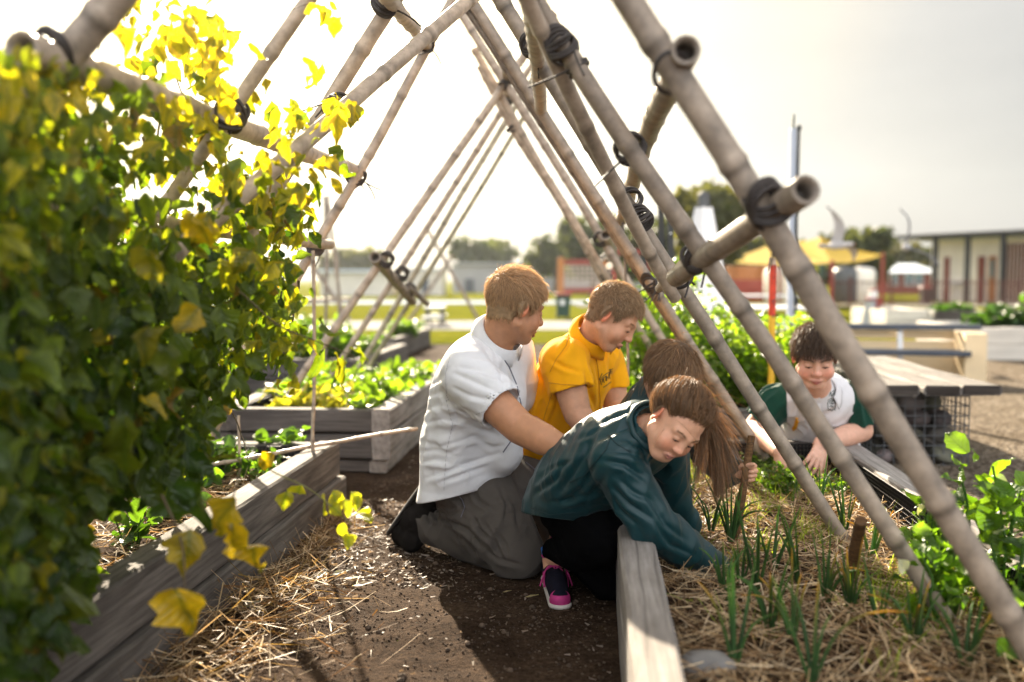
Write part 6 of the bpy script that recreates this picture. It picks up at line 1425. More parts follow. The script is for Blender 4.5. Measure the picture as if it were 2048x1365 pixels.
# broad beans
for k, (px_, py_, D, h, r, lab) in enumerate([(1900, 1250, 2.45, .24, .10, 'bright broad bean plant left of the nearest pole'), (1975, 1190, 2.7, .38, .09, 'tall broad bean plant with upright leaves, top right'), (2030, 1200, 2.55, .34, .11, 'broad bean plant cut by the right edge of the picture'), (1870, 1180, 2.75, .26, .08, 'small broad bean plant with a yellow leaf by the third pole'), (2060, 1330, 2.2, .34, .12, 'dark broad bean plant low at the right edge')]):
    p = P(px_, py_, D); p[2] = .17
    bush('broad_bean_plant', lab, 'broad bean', p, h, r, 60, .066, (.045, .11, .014), (.18, .30, .028), 500 + k, OVATE, 'broad beans at the right of the bed', 4, .55, 2)
bush('parsley', 'mossy bright green parsley clump beside the held stake', 'parsley', P(1560, 935, 4.05) * A([1, 1, 0]) + A([0, 0, .16]), .12, .13, 520, .024, (.05, .12, .01), (.17, .27, .02), 600, SMALL, None, 14, .4)
bush('parsley', 'second parsley clump under the boy\'s hanging hand', 'parsley', P(1650, 950, 4.0) * A([1, 1, 0]) + A([0, 0, .16]), .09, .12, 360, .022, (.04, .10, .01), (.12, .20, .02), 601, SMALL, None, 12, .4)
bush('parsley', 'third dark parsley clump against the far end board', 'parsley', P(1545, 900, 4.4) * A([1, 1, 0]) + A([0, 0, .16]), .11, .13, 360, .022, (.03, .08, .01), (.10, .17, .02), 602, SMALL, None, 12, .4)
for k, (px_, py_, D, h, r, c, lab) in enumerate([(575, 690, 10.2, .45, .35, GL, 'leafy shrub in the dark bed, left of the tall cane'), (650, 690, 10.0, .40, .3, GL, 'leafy shrub in the dark bed, right of the tall cane'), (700, 680, 9.8, .3, .25, GL, 'small shrub in the dark bed behind the bamboo foot'), (810, 650, 14.2, .2, .2, GL, 'low seedling clump in the far lone bed')]):
    p = P(px_, py_, D); p[2] = .22; bush('bed_shrub', lab, 'shrub', p, h, r, 260, .09, c, GH, 620 + k, ROUND, None, 8, .3)
# stump stake, stone
q, t = resample([G(1688, 1205, .12), P(1722, 1042, 2.55)], .012); mb = MB(); mb.tube(q, .0165 * (1 + .1 * vnoise(np.stack([t * 12, t * 0, t * 0], -1), 2)), 9); mb.build('wooden_stake', M_stick, None, label='short thick brown stump stake standing among the onions', cat='stake')
mb = MB(); mb.ell(G(1412, 1330, .20), (.065, .05, .03), nu=20, nv=12, jit=.15); mb.build('river_stone', mat_plain('river_stone', (.16, .15, .14), .8, .2, 12, .2), None, label='smooth grey stone lying in the straw beside the near timber', cat='stone')
# ================================================================== everything farther off
def obox(mb, x0, x1, y0, y1, z0, z1, col=(1, 1, 1), bev=.01): return mb.box(((x0 + x1) / 2, (y0 + y1) / 2, (z0 + z1) / 2), (abs(x1 - x0), abs(y1 - y0), abs(z1 - z0)), bev=bev, col=col)
def part(name, mat, par, boxes=(), tubes=(), bev=.01, smooth=False):
    mb = MB()
    for b in boxes: obox(mb, *b, bev=bev)
    for (p, r) in tubes: mb.tube(p, r, 10)
    return mb.build(name, mat, par, smooth)
M_red = mat_plain('red_paint', (.26, .028, .018), .5, .12, 6, .05); M_orange = mat_plain('orange_paint', (.42, .15, .03), .5, .1, 6, .05); M_yel = mat_plain('yellow_paint', (.75, .42, .02), .5, .1, 5, .05)
M_cream = mat_plain('cream_paint', (.80, .62, .38), .7, .08, 3, .1); M_cream2 = mat_plain('white_weatherboard', (.88, .82, .72), .7, .06, 2, .1); M_white = mat_plain('white_paint', (.78, .78, .78), .6, .05, 4, .05)
M_slate = mat_plain('slate_blue_paint', (.05, .062, .085), .5, .1, 6, .05); M_dark = mat_plain('dark_steel', (.022, .024, .026), .5, .15, 10, .1); M_green_ = mat_plain('dark_green_plastic', (.012, .05, .035), .45, .1, 6, .05); M_steel = mat_plain('galvanised_steel', (.09, .095, .10), .5, .15, 10, .1, .3)
M_brick = mat_plain('red_brick', (.24, .06, .04), .9, .15, 12, .2); M_tin = mat_plain('pale_tin_roof', (.6, .66, .72), .45, .05, 3, .05); M_glass = mat_plain('window_glass', (.16, .25, .28), .12, .2, 1, 0); M_slat = mat_plain('red_brown_slats', (.11, .026, .016), .7, .2, 4, .1)
M_sail, nt, b = mk('yellow_shade_cloth'); n = noise_node(nt, 3, 4, .6); r = ramp(nt, n.outputs['Fac'], [(.3, (.48, .31, .006)), (.7, (.56, .39, .010))]); nt.links.new(r.outputs['Color'], b.inputs['Base Color']); b.inputs['Roughness'].default_value = .8
tr = N(nt, 'ShaderNodeBsdfTranslucent'); nt.links.new(r.outputs['Color'], tr.inputs['Color']); mx = N(nt, 'ShaderNodeMixShader'); mx.inputs['Fac'].default_value = .45; nt.links.new(b.outputs[0], mx.inputs[1]); nt.links.new(tr.outputs[0], mx.inputs[2]); nt.links.new(mx.outputs[0], nt.nodes['Material Output'].inputs['Surface'])
def X_(px, D): return (px - 1024) / F_ * D
def Z_(py, D): return P(1024, py, D)[2]
# ---------------------------------------------------------------- gabion bench
M_lid = mat_wood('silvered_plank', (.09, .082, .075), (.27, .25, .23))
gb = thing('gabion_bench', (2.3, 6.1, 0), 'low bench of thick timber planks on a wire cage filled with stones', 'bench')
for k, (x0, w) in enumerate(((1.98, .205), (2.19, .205), (2.40, .225))):
    plank(gb, (x0 + w / 2, 5.30 - .03 * (k == 1), .455), (x0 + w / 2 + .12, 7.25, .455), w - .012, .055, M_lid, 'seat_plank', .009, bev=.014)
    mb = MB(); mb.box((x0 + w / 2, 5.296 - .03 * (k == 1), .455), (w - .03, .006, .048), bev=.002); mb.build('plank_end', M_end, gb, False)
mb = MB(); gx0, gx1, gy0, gy1 = 2.0, 2.52, 5.45, 7.1; st = .055
for z in np.arange(.02, .43, st):
    for (p, q2) in (((gx0, gy0), (gx1, gy0)), ((gx1, gy0), (gx1, gy1)), ((gx0, gy0), (gx0, gy1))): mb.tube([A([*p, z]), A([*q2, z])], .0036, 5)
for x in np.arange(gx0, gx1 + .01, st): mb.tube([A([x, gy0, .01]), A([x, gy0, .427])], .0036, 5)
for y in np.arange(gy0, gy1, st):
    for x in (gx0, gx1): mb.tube([A([x, y, .01]), A([x, y, .427])], .0036, 5)
mb.build('wire_cage', M_steel, gb)
M_stone = mat_vcol('cobble', .8, 0, .4, .15, 25, .2)
gs_ = np.random.default_rng(9); k = 0
for z in (.07, .17, .27, .36):
    for y in np.arange(5.52, 6.9, .15):
        for x in (2.08, 2.24, 2.41):
            if k >= 96 or (y > 6.0 and x == 2.24): continue
            if x > 2.35 and z > .2 and y < 5.6 and gs_.random() < .5: continue
            k += 1; c = A([.13, .115, .095]) * gs_.uniform(.5, 1.5) * (1 + .06 * gs_.normal(size=3))
            mb = MB(); R3 = axes(gs_.normal(size=3) * A([1, 1, .4]), (0, 0, 1)); mb.ell((x + gs_.normal() * .015, y + gs_.normal() * .015, z + gs_.normal() * .01), (.085 * gs_.uniform(.8, 1.1), .062 * gs_.uniform(.8, 1.1), .046 * gs_.uniform(.8, 1.2)), R3.T, 12, 8, c, .12, k); mb.build('stone', M_stone, gb)
# ---------------------------------------------------------------- cream slatted seat with slate rails
cs = thing('slatted_bench', (4.2, 9.9, 0), 'cream painted timber bench back with slate-blue top rail and seat edge', 'bench')
D = 10.0; xa, xb = X_(1600, D), X_(1955, D); zt = Z_(655, D)
def rot_y(x): return D + (x - xb) * -.18
th_ = A([1, -.18, 0]) / math.hypot(1, .18); nn_ = A([.18, 1, 0]) / math.hypot(1, .18); o0 = A([xb, D, 0]); LL = (xb - xa) * 1.02
def lp(s_, d_, z): return o0 - th_ * s_ + nn_ * d_ + A([0, 0, z])
plank(cs, lp(-.02, -.03, zt), lp(LL, -.03, zt), .13, .055, M_slate, 'top_rail'); plank(cs, lp(.16, -.30, zt - .24), lp(LL, -.30, zt - .24), .30, .05, M_slate, 'seat')
plank(cs, lp(.0, -.16, zt * .46), lp(.20, -.16, zt * .46), .42, zt * .92, M_cream, 'end_panel', .001)
for k in range(3):
    for (z, h) in ((zt - .08, .09), (zt - .20, .11), (.21, .16), (.07, .12)): plank(cs, lp(.2 + k * .54, .06, z), lp(.2 + k * .54 + .52, .06, z), .02, h, M_cream, 'back_board', .001)
for k in range(1, 4): plank(cs, lp(.2 + k * .54, -.10, .02), lp(.2 + k * .54 + .02, -.0, zt - .03), .05, .03, M_white, 'rib') if False else part('rib', M_white, cs, tubes=[([lp(.2 + k * .54, -.12, .0), lp(.2 + k * .54, -.02, zt - .03)], .028)])
for k in range(4): part('foot', M_wooddark, cs, tubes=[([lp(.05 + k * .55, -.1, -.01), lp(.05 + k * .55, -.1, .06)], .035)])
# ---------------------------------------------------------------- beds at the right
def bed2(label, x0, x1, y0, y1, h, mf, ms, plants=None):
    th = thing('raised_garden_bed', ((x0 + x1) / 2, (y0 + y1) / 2, 0), label, 'garden bed', 'timber raised garden beds'); t = .09
    for (z0, z1) in ((0, h * .5), (h * .5, h)):
        z = (z0 + z1) / 2; hh = z1 - z0 - .006
        plank(th, (x0, y0 + t / 2, z), (x1, y0 + t / 2, z), t, hh, mf); plank(th, (x0, y1 - t / 2, z), (x1, y1 - t / 2, z), t, hh, mf)
        plank(th, (x0 + t / 2, y0 + t + .003, z), (x0 + t / 2, y1 - t - .003, z), t, hh - .004, ms); plank(th, (x1 - t / 2, y0 + t + .003, z), (x1 - t / 2, y1 - t - .003, z), t, hh - .004, ms)
    V = A([(x0 + t, y0 + t, h - .06), (x1 - t, y0 + t, h - .06), (x1 - t, y1 - t, h - .06), (x0 + t, y1 - t, h - .06)]); mesh_np('soil', V, A([[0, 1, 2, 3]]), M_soil, th); return th
M_whitebed = mat_plain('whitewashed_sleeper', (.62, .58, .51), .85, .12, 3, .3, stretch=(.4, 4, 4))
bed2('long whitewashed bed running out of the picture at the right', X_(1962, 12.6), X_(2400, 12.6), 12.6, 14.6, Z_(655, 12.6), M_whitebed, M_whitebed)
bed2('sunlit half of a corner-on bed, its brightness in the paint, beyond the cream bench', X_(1772, 19.5), X_(1868, 19.5), 19.5, 21.5, Z_(620, 19.5), M_whitebed, M_whitebed)
bed2('shaded half of the corner-on bed, its shade in the dark colour, beyond the cream bench', X_(1870, 19.2), X_(1990, 19.2), 19.2, 21.2, Z_(623, 19.2), M_wooddark, M_whitebed)  # one bed seen corner-on, its sunny and shaded faces painted as two beds
bed2('pale bed behind the dark shrubs at the right edge', X_(1990, 18.5), X_(2300, 18.5), 18.5, 20.5, Z_(632, 18.5), M_whitebed, M_whitebed)
for k, (px_, D, h, lab) in enumerate([(2000, 13.4, .28, 'dark green shrub in the whitewashed bed, left one'), (2035, 13.2, .42, 'dark green shrub in the whitewashed bed, cut by the picture edge'), (1905, 20, .2, 'small seedlings in the shaded half of the corner-on bed')]):
    bush('bed_shrub', lab, 'shrub', (X_(px_, D), D, .32), h, .35, 260, .12, (.015, .045, .012), (.05, .11, .02), 700 + k, ROUND, None, 7, .3)
# ---------------------------------------------------------------- stakes and posts near the peas
sx = thing('painted_stake', P(1545, 760, 5.85) * A([1, 1, 0]) + A([0, 0, .2]), 'upright stake painted red above yellow, lettered SNOW PEAS', 'stake')
zA, zB, zC = Z_(520, 5.85), Z_(632, 5.85), .12; cx_, cy_ = X_(1545, 5.85), 5.85
mb = MB(); mb.tube([(cx_, cy_, zC), (cx_ - .002, cy_, zB)], .020, 16); mb.build('yellow_lower', M_yel, sx); mb = MB(); mb.tube([(cx_ - .002, cy_, zB - .001), (cx_ - .001, cy_, zA - .03)], .0205, 16); mb.build('red_upper', mat_plain('scuffed_red', (.62, .045, .012), .5, .15, 20, .2), sx); mb = MB(); mb.tube([(cx_ - .001, cy_, zA - .03), (cx_ - .001, cy_, zA + .012)], .0202, 16); mb.build('bare_tip', mat_plain('bare_wood', (.5, .38, .28), .8, .15, 20, .2), sx)
def text_mesh(txt, size):
    cu = bpy.data.curves.new('t', 'FONT'); cu.body = txt; cu.size = size; cu.align_x = 'CENTER'; cu.align_y = 'CENTER'; cu.resolution_u = 2
    o = bpy.data.objects.new('t', cu); me = bpy.data.meshes.new_from_object(o); V = A([v.co[:] for v in me.vertices]); F = [list(p.vertices) for p in me.polygons]
    bpy.data.objects.remove(o); bpy.data.meshes.remove(me); return V, F
def wrap_text(txt, size, z0, ang0, r, name, rot=True):
    V, F = text_mesh(txt, size); tri = []
    for f in F:
        for i in range(1, len(f) - 1): tri.append((f[0], f[i], f[i + 1]))
    along, across = V[:, 0], V[:, 1]; a = ang0 + across / r
    W3 = np.stack([cx_ - .0015 + r * np.sin(-a) * -1, cy_ - r * np.cos(a), z0 + along], 1)
    mesh_np(name, W3, A(tri), M_dark, sx, smooth=False)
wrap_text('SNOW PEAS', .058, (zA + zB) / 2 - .02, R_(38), .0213, 'lettering'); wrap_text('+', .05, zB + .085, R_(-5), .0213, 'cross_mark')
wp = thing('tall_post', (X_(1583, 9), 9, 0), 'tall pale blue-grey post with a dark strip and a twisted finial', 'post')
zt_ = Z_(258, 9); mb = MB(); mb.box((X_(1580, 9), 9, zt_ / 2), (.056, .056, zt_), bev=.008); mb.build('post', mat_plain('blue_grey_paint', (.50, .55, .64), .5, .06, 4, .05), wp, False); mb = MB(); mb.tube([(X_(1588, 9) + .004 * math.sin(z * 3), 8.955, z) for z in np.linspace(.3, zt_ - .02, 30)], .014, 8); mb.ell((X_(1589, 9), 8.955, zt_), (.022, .022, .03)); mb.build('strip', M_dark, wp); mb = MB(); mb.tube([(X_(1580, 9) + .008 * math.sin(z * 190), 9 + .008 * math.cos(z * 190), zt_ + z) for z in np.linspace(0, .12, 40)], .009, 6); mb.build('finial', M_green_, wp)
for k, (pa, pb, lab) in enumerate([((1322, 412, 6.9), (1326, 760, 6.9), 'plain dark steel picket, left of the pair among the pea plants'), ((1340, 420, 6.7), (1350, 770, 6.7), 'dark steel picket with bolt holes and a yellow tip, right of the pair'), ((1288, 500, 7.1), (1292, 760, 7.1), 'short dark steel picket half hidden behind bamboo')]):
    th = thing('star_picket', P(*pb), lab, 'picket', 'steel pickets in the pea bed'); a, b2 = P(*pa), P(*pb); b2[2] = .2; mb = MB(); d = nrm(b2 - a); L = np.linalg.norm(b2 - a); x = nrm(np.cross(d, (0, 1, 0)))
    mb.box((a + b2) / 2, (.040, .006, L), np.stack([x, np.cross(d, x) * -1, d], -1), .001); mb.box((a + b2) / 2 + A([0, .014, 0]), (.006, .028, L), np.stack([x, np.cross(d, x) * -1, d], -1), .001); mb.build('bar', M_dark, th, False)
    if k == 1:
        mb = MB(); mb.tube([a + A([0, 0, -.001]), a + A([0, 0, .09])], .02, 4); mb.build('tip', mat_plain('faded_yellow', (.6, .42, .12), .7, .1, 9, .1), th, False)
        mb = MB()
        for t in (.12, .28): p = a + (b2 - a) * t; mb.tube([p + A([0, -.0035, 0]), p + A([0, -.006, 0])], .007, 10)
        mb.build('bolt_hole', M_white, th); mb = MB()
        for q in range(4): c = a + (b2 - a) * .33 + A([.03 * q / 3, -.01, .01 * q]); mb.tube([c + A([.04 * math.cos(x_), 0, .022 * math.sin(x_)]) for x_ in np.linspace(0, 6.28, 17)[:-1]], .004, 5, closed=True)
        mb.build('wire_coil', M_steel, th)
# ---------------------------------------------------------------- model lighthouses
def lighthouse(label, px_, D, pyt, pyb, w0, w1, mbody, capm, lamp_m, stripe):
    x = X_(px_, D); z1, z0 = Z_(pyt, D), max(0.0, Z_(pyb, D)); th = thing('model_lighthouse', (x, D, 0), label, 'model lighthouse'); w0 = w0 / F_ * D; w1 = w1 / F_ * D; mb = MB()
    a = A([(-1, -1), (1, -1), (1, 1), (-1, 1)]); R2 = A([[math.cos(.5), -math.sin(.5)], [math.sin(.5), math.cos(.5)]]); a = a @ R2.T * .72
    V = np.concatenate([np.c_[a * w1 / 2 + A([x, D]), np.full(4, z0)], np.c_[a * w0 / 2 + A([x, D]), np.full(4, z1)]]); mb.put(V, [[0, 1, 5, 4], [1, 2, 6, 5], [2, 3, 7, 6], [3, 0, 4, 7], [4, 5, 6, 7]]); mb.build('tower', mbody, th, False)
    mb = MB(); k_ = .62 if stripe else .40; mb.tube([(x, D, z1 - .005), (x, D, z1 + w0 * .12)], w0 * k_, 14); mb.tube([(x, D, z1 + w0 * .75), (x, D, z1 + w0 * .95)], (w0 * .40, w0 * .1), 14); mb.build('cap', capm, th); mb = MB(); mb.tube([(x, D, z1 + w0 * .1), (x, D, z1 + w0 * .8)], w0 * .36, 12); mb.build('lantern', lamp_m, th)
    if stripe:
        mb = MB(); f = w1 * .03; mb.box((x + w0 * .12, D - w1 * .47, z0 + (z1 - z0) * .66), (w0 * .22, w1 * .14, (z1 - z0) * .62), axes((.0, 1, .16)).T, .002); mb.build('stripe', stripe, th, False)
    return th
lighthouse('tall plain white pyramid tower tapering to a silver lantern, behind the pea plants', 1405, 12, 415, 735, 34, 150, mat_plain('bright_white_paint', (.90, .90, .90), .6, .03, 3, .05), M_steel, M_steel, None)
lighthouse('small grey model lighthouse with a red stripe on the lawn', 1745, 20.5, 600, 648, 24, 40, mat_plain('grey_paint', (.40, .42, .46), .6, .08, 4, .05), M_red, M_white, M_red)
# ---------------------------------------------------------------- gulls
def gull(label, px_, py_, D, span, yaw, bank, seed):
    c = P(px_, py_, D); th = thing('seagull', c, label, 'seagull', 'gulls in flight'); M_w = mat_plain('gull_white', (.42, .41, .41), .7, .05, 20, .05); M_g = mat_plain('gull_grey', (.17, .17, .19), .7, .08, 20, .05)
    Rz = A([[math.cos(yaw), -math.sin(yaw), 0], [math.sin(yaw), math.cos(yaw), 0], [0, 0, 1]]); Rx = A([[1, 0, 0], [0, math.cos(bank), -math.sin(bank)], [0, math.sin(bank), math.cos(bank)]]); Rm = Rz @ Rx
    S = SDF(A([-.3, -.12, -.12]), A([.3, .12, .12]), .008); S.add(chain([(-.2, 0, 0), (-.06, 0, 0), (.06, 0, .005), (.15, 0, .02)], (.012, .05, .05, .03)), 0); S.add(chain([(.15, 0, .022), (.19, 0, .025)], (.032, .026)), .02); S.add(chain([(-.15, 0, 0), (-.26, 0, .005)], (.035, .045), (A([0, 0, 1.]), .2)), .02); V, F = S.mesh(2)
    mesh_np('body', c + V @ Rm.T, F, M_w, th); mb = MB(); mb.tube(c + A([(.205, 0, .022), (.25, 0, .012)]) @ Rm.T, (.009, .003), 8); mb.build('beak', M_orange, th)
    for s_ in (1, -1):
        y = np.linspace(0, 1, 12); V = []
        for q in y:
            lift = span * .5 * (.50 * math.sin(q * 1.9) if s_ > 0 else .42 * math.sin(q * 1.7)) ; ch = .16 * (1 - q ** 2.2) + .012; sw = -.20 * max(0, q - .4) ** 1.2 + .06 * math.sin(q * 3)
            for u in (0, .33, .66, 1): V.append((.05 + sw - ch * u, s_ * (span * .5 * q * .86 + .01), lift + .012 * math.sin(u * 3.1)))
        V = A(V); F = A([[i * 4 + j, i * 4 + j + 1, (i + 1) * 4 + j + 1, (i + 1) * 4 + j] for i in range(11) for j in range(3)])
        V2 = np.concatenate([V, V - A([0, 0, .007])]); F2 = np.concatenate([F, F[:, ::-1] + len(V)]); o = mesh_np('wing', c + V2 @ Rm.T, F2, M_w if px_ < 1700 else M_g, th); mb = MB(); mb.tube(c + A([V[-4], V[-4] + A([-.05, s_ * .05, .01])]) @ Rm.T, (.012, .003), 6); mb.build('wing_tip', M_dark, o)
gull('white gull banking with its black-tipped wing raised, above the yellow canopy', 1676, 492, 13, 1.0, R_(-50), R_(-50), 1); gull('grey-winged gull flying side on, right of the yellow canopy', 1812, 495, 14, 1.0, R_(60), R_(55), 2)
# ---------------------------------------------------------------- shade sail
ss = thing('shade_canopy', (X_(1610, 36), 36, 0), 'yellow hip-shaped shade canopy on red posts over the playground', 'shade canopy')
cor = [P(1440, 522, 38), P(1664, 526, 33), P(1766, 510, 38), P(1560, 508, 43)]; pk = [P(1556, 480, 38.5), P(1640, 474, 38)]
def sail(tri, n=10):
    V = []; F = []; ix = {}
    for i in range(n + 1):
        for j in range(n + 1 - i): u, v = i / n, j / n; w = 1 - u - v; p = tri[0] * w + tri[1] * u + tri[2] * v; p = p - A([0, 0, .6]) * (u * v * 1.5 + u * w * 1.2 + v * w * 1.2) * .6; ix[i, j] = len(V); V.append(p)
    for i in range(n):
        for j in range(n - i):
            F.append((ix[i, j], ix[i + 1, j], ix[i, j + 1]))
            if i + j < n - 1: F.append((ix[i + 1, j], ix[i + 1, j + 1], ix[i, j + 1]))
    return A(V), A(F)
mb = MB()
for t3 in ((cor[0], cor[1], pk[0]), (cor[1], pk[1], pk[0]), (cor[1], cor[2], pk[1]), (cor[2], cor[3], pk[1]), (cor[3], pk[0], pk[1]), (cor[3], cor[0], pk[0])): mb.put(*sail(t3))
mb.build('canopy', M_sail, ss)
for c in cor: part('post', M_red, ss, tubes=[([A([c[0], c[1], 0]), c + A([0, 0, .08])], .065)])
# playground behind it
pg = thing('playground_fort', (X_(1500, 46), 46, 0), 'timber playground fort with orange boards and a dark red base, under the canopy', 'playground')
D = 46; part('base_wall', M_red, pg, [(X_(1450, D), X_(1575, D), D - .2, D + .2, 0, Z_(560, D))]); part('board_wall', M_orange, pg, [(X_(x, D), X_(x + 5, D), D + .3, D + .4, Z_(575, D), Z_(532, D)) for x in range(1440, 1545, 7)]); [part('tower_post', M_green_, pg, tubes=[([A([X_(x, D), D + .6, 0]), A([X_(x, D), D + .6, Z_(505, D)])], .12)]) for x in (1470, 1518, 1620, 1650)]; part('deck', M_wooddark, pg, [(X_(1600, D), X_(1720, D), D + 1, D + 3, Z_(552, D), Z_(545, D))]); part('yellow_beam', M_yel, pg, [(X_(1685, D), X_(1748, D), D + .4, D + .7, Z_(546, D), Z_(539, D))])
for k, x in enumerate((1555, 1690, 1722)): tk = thing('water_tank', (X_(x, 44), 44, 0), ['rounded pale tank beside the red and yellow stake', 'grey-brown drum under the canopy, left one', 'pale drum under the canopy, right one'][k], 'tank'); mb = MB(); mb.tube([A([X_(x, 44), 44, z]) for z in (0, .1, 1.3, 1.5, 1.55)], (.55, .6, .6, .5, .2), 18); mb.build('tank', M_cream2 if k != 1 else M_steel, tk); mb = MB(); mb.tube([A([X_(x, 44), 44, 1.5]), A([X_(x, 44), 44, 1.62])], .18, 12); mb.build('lid', M_dark, tk)
def picnic(label, px_, D, pyt, w):
    x = X_(px_, D); zt = Z_(pyt, D); th = thing('picnic_table', (x, D, 0), label, 'picnic table', 'white picnic tables'); w = w / F_ * D
    part('tabletop', M_white, th, [(x - w / 2, x + w / 2, D - .4, D + .4, zt - .05, zt)], bev=.015); part('seat', M_white, th, [(x - w / 2, x + w / 2, D - .85, D - .6, zt * .55 - .04, zt * .55)]); part('seat', M_white, th, [(x - w / 2, x + w / 2, D + .6, D + .85, zt * .55 - .04, zt * .55)])
    for s_ in (-1, 1): part('leg', M_dark, th, tubes=[([(x + s_ * w * .36, D - .7, 0), (x + s_ * w * .36, D - .15, zt - .05)], .03), ([(x + s_ * w * .36, D + .7, 0), (x + s_ * w * .36, D + .15, zt - .05)], .03), ([(x + s_ * w * .36, D - .75, zt * .5), (x + s_ * w * .36, D + .75, zt * .5)], .025)])
picnic('white picnic table just beyond the pea plants, the nearer one', 1540, 17, 613, 150); picnic('white picnic table behind the first, under the canopy', 1530, 27, 590, 170); picnic('small white picnic table by the dark-haired boy\'s head', 1612, 15.5, 634, 46); picnic('pale low table far off on the lawn left of the man', 870, 22, 612, 40)
# red frame with net, and bins
def frame(label, x0, x1, D, pyt, pyb, mp_, mb_, net):
    th = thing('climbing_net' if net else 'goal_post', (X_((x0 + x1) / 2, D), D, 0), label, 'climbing net' if net else 'goal post'); zt = Z_(pyt, D)
    for x in (x0, x1): part('post', mp_, th, [(X_(x, D) - .12, X_(x, D) + .12, D - .12, D + .12, 0, zt + .1)], bev=.02)
    part('beam', mb_, th, [(X_(x0, D) + .13, X_(x1, D) - .13, D - .08, D + .08, zt - .2, zt)])
    if net:
        part('low_beam', mb_, th, [(X_(x0, D) + .13, X_(x1, D) - .13, D - .08, D + .08, .45, .65)]); mb = MB()
        for k in range(1, 9): x = X_(x0 + (x1 - x0) * k / 9, D); mb.tube([(x, D, .6), (x, D, zt - .1)], .03, 5)
        for k in range(1, 6): z = .6 + (zt - .7) * k / 6; mb.tube([(X_(x0, D), D, z), (X_(x1, D), D, z)], .03, 5)
        mb.build('rope_net', mat_plain('rope', (.5, .42, .36), .9, .1, 9, .1), th)
    return th
frame('climbing net frame with yellow posts and a red beam, right of the man\'s head', 1121, 1208, 42, 520, 600, M_orange, M_red, True); frame('plain red goal-like frame right of the climbing net', 1228, 1292, 44, 500, 600, M_red, M_red, False)
def bin_(label, px_, D, pyt, w, mbody, mlid):
    x = X_(px_, D); zt = Z_(pyt, D); w = w / F_ * D; th = thing('wheelie_bin', (x, D, 0), label, 'wheelie bin', 'wheelie bins'); mb = MB(); a = A([(-1, -1), (1, -1), (1, 1), (-1, 1)])
    V = np.concatenate([np.c_[a * w * .40 + A([x, D]), np.full(4, .06)], np.c_[a * w * .5 + A([x, D]), np.full(4, zt - .05)]]); mb.put(V, [[0, 1, 5, 4], [1, 2, 6, 5], [2, 3, 7, 6], [3, 0, 4, 7], [4, 5, 6, 7], [3, 2, 1, 0]]); mb.build('body', mbody, th, False); mb = MB(); mb.box((x, D - .02, zt - .01), (w * 1.1, w * 1.1, .07), bev=.025); mb.build('lid', mlid, th, False)
    for s_ in (-1, 1): mb = MB(); mb.tube([(x + s_ * w * .36 - .03, D + w * .4, .1), (x + s_ * w * .36 + .03, D + w * .4, .1)], .1, 14); mb.build('wheel', M_dark, th)
    return th
bt = bin_('dark green wheelie bin with a red lid on the lawn between the two heads', 1126, 26, 588, 30, M_green_, M_red); mb = MB(); mb.box((X_(1124, 26), 26 - .215, Z_(605, 26)), (.11, .006, .13)); mb.build('sticker', M_white, bt, False)
bin_('dark brown wheelie bin with a red lid against the pale building', 1850, 39.5, 575, 20, mat_plain('brown_plastic', (.03, .022, .018), .5, .1, 6, .05), M_red)
# ---------------------------------------------------------------- buildings
hb = thing('toilet_block', (X_(1970, 43), 43, 0), 'low pale building with red doors, dark flat veranda roof and slatted red screen', 'building')
D0, D1 = 47.0, 41.0; xw0, xw1 = X_(1860, D0), X_(2130, D1); nW = 12
def wp_(t): return A([xw0 + (xw1 - xw0) * t, D0 + (D1 - D0) * t, 0])
wd = nrm(wp_(1) - wp_(0)); wn = A([wd[1], -wd[0], 0]); wl = np.linalg.norm(wp_(1) - wp_(0)); Rw = np.stack([wd, -wn, A([0, 0, 1.0])], -1)
def wbox(mb, s0, s1, d0, d1, z0, z1, bev=.01): return mb.box(wp_(0) + wd * (s0 + s1) / 2 + wn * (d0 + d1) / 2 + A([0, 0, (z0 + z1) / 2]), (s1 - s0, d1 - d0, z1 - z0), Rw, bev)
def spx(px_, d=0.0):
    t = np.linspace(0, 1, 2000); p = A([wp_(x) + wn * d for x in t]); return np.interp(px_, p[:, 0] / p[:, 1] * F_ + 1024, t * wl)
zr = 2.75; mb = MB()
for k in range(14): wbox(mb, 0, wl, -4, .02 - .012 * (k % 2), k * .2, k * .2 + .198)
mb.build('wall', M_cream2, hb, False); mb = MB(); wbox(mb, -.5, wl + .3, -4.3, .25, zr + .05, zr + .2); mb.build('roof', M_tin, hb, False); mb = MB(); wbox(mb, -.6, wl + 1, .26, 1.7, zr + .14, zr + .32); mb.build('veranda_roof', M_dark, hb, False)
for px_, w in ((1893, 9), (1962, 11), (1984, 12)):
    s_ = spx(px_); w_ = w / F_ * 44 * 1.45; mb = MB(); wbox(mb, s_ - w_ / 2, s_ + w_ / 2, .03, .09, .05, 2.05); o = mb.build('door', M_brick if px_ < 1980 else M_orange, hb, False); mb = MB(); wbox(mb, s_ + w_ * .28, s_ + w_ * .36, .095, .14, .95, 1.1); mb.build('handle', M_steel, o, False)
    if px_ > 1980: mb = MB(); wbox(mb, s_ - w_ * .2, s_ + w_ * .35, .095, .11, 1.1, 1.9); mb.build('pane', M_glass, o, False)
for px_ in (1868, 1932, 2003): s_ = spx(px_, 1.5); mb = MB(); wbox(mb, s_ - .09, s_ + .09, 1.41, 1.59, 0, zr + .14); mb.build('veranda_post', M_dark, hb, False)
mb = MB(); s_ = spx(2008, 1.2)
for k in range(16): wbox(mb, s_ + k * .17, s_ + k * .17 + .1, 1.17, 1.23, .1, zr - .2)
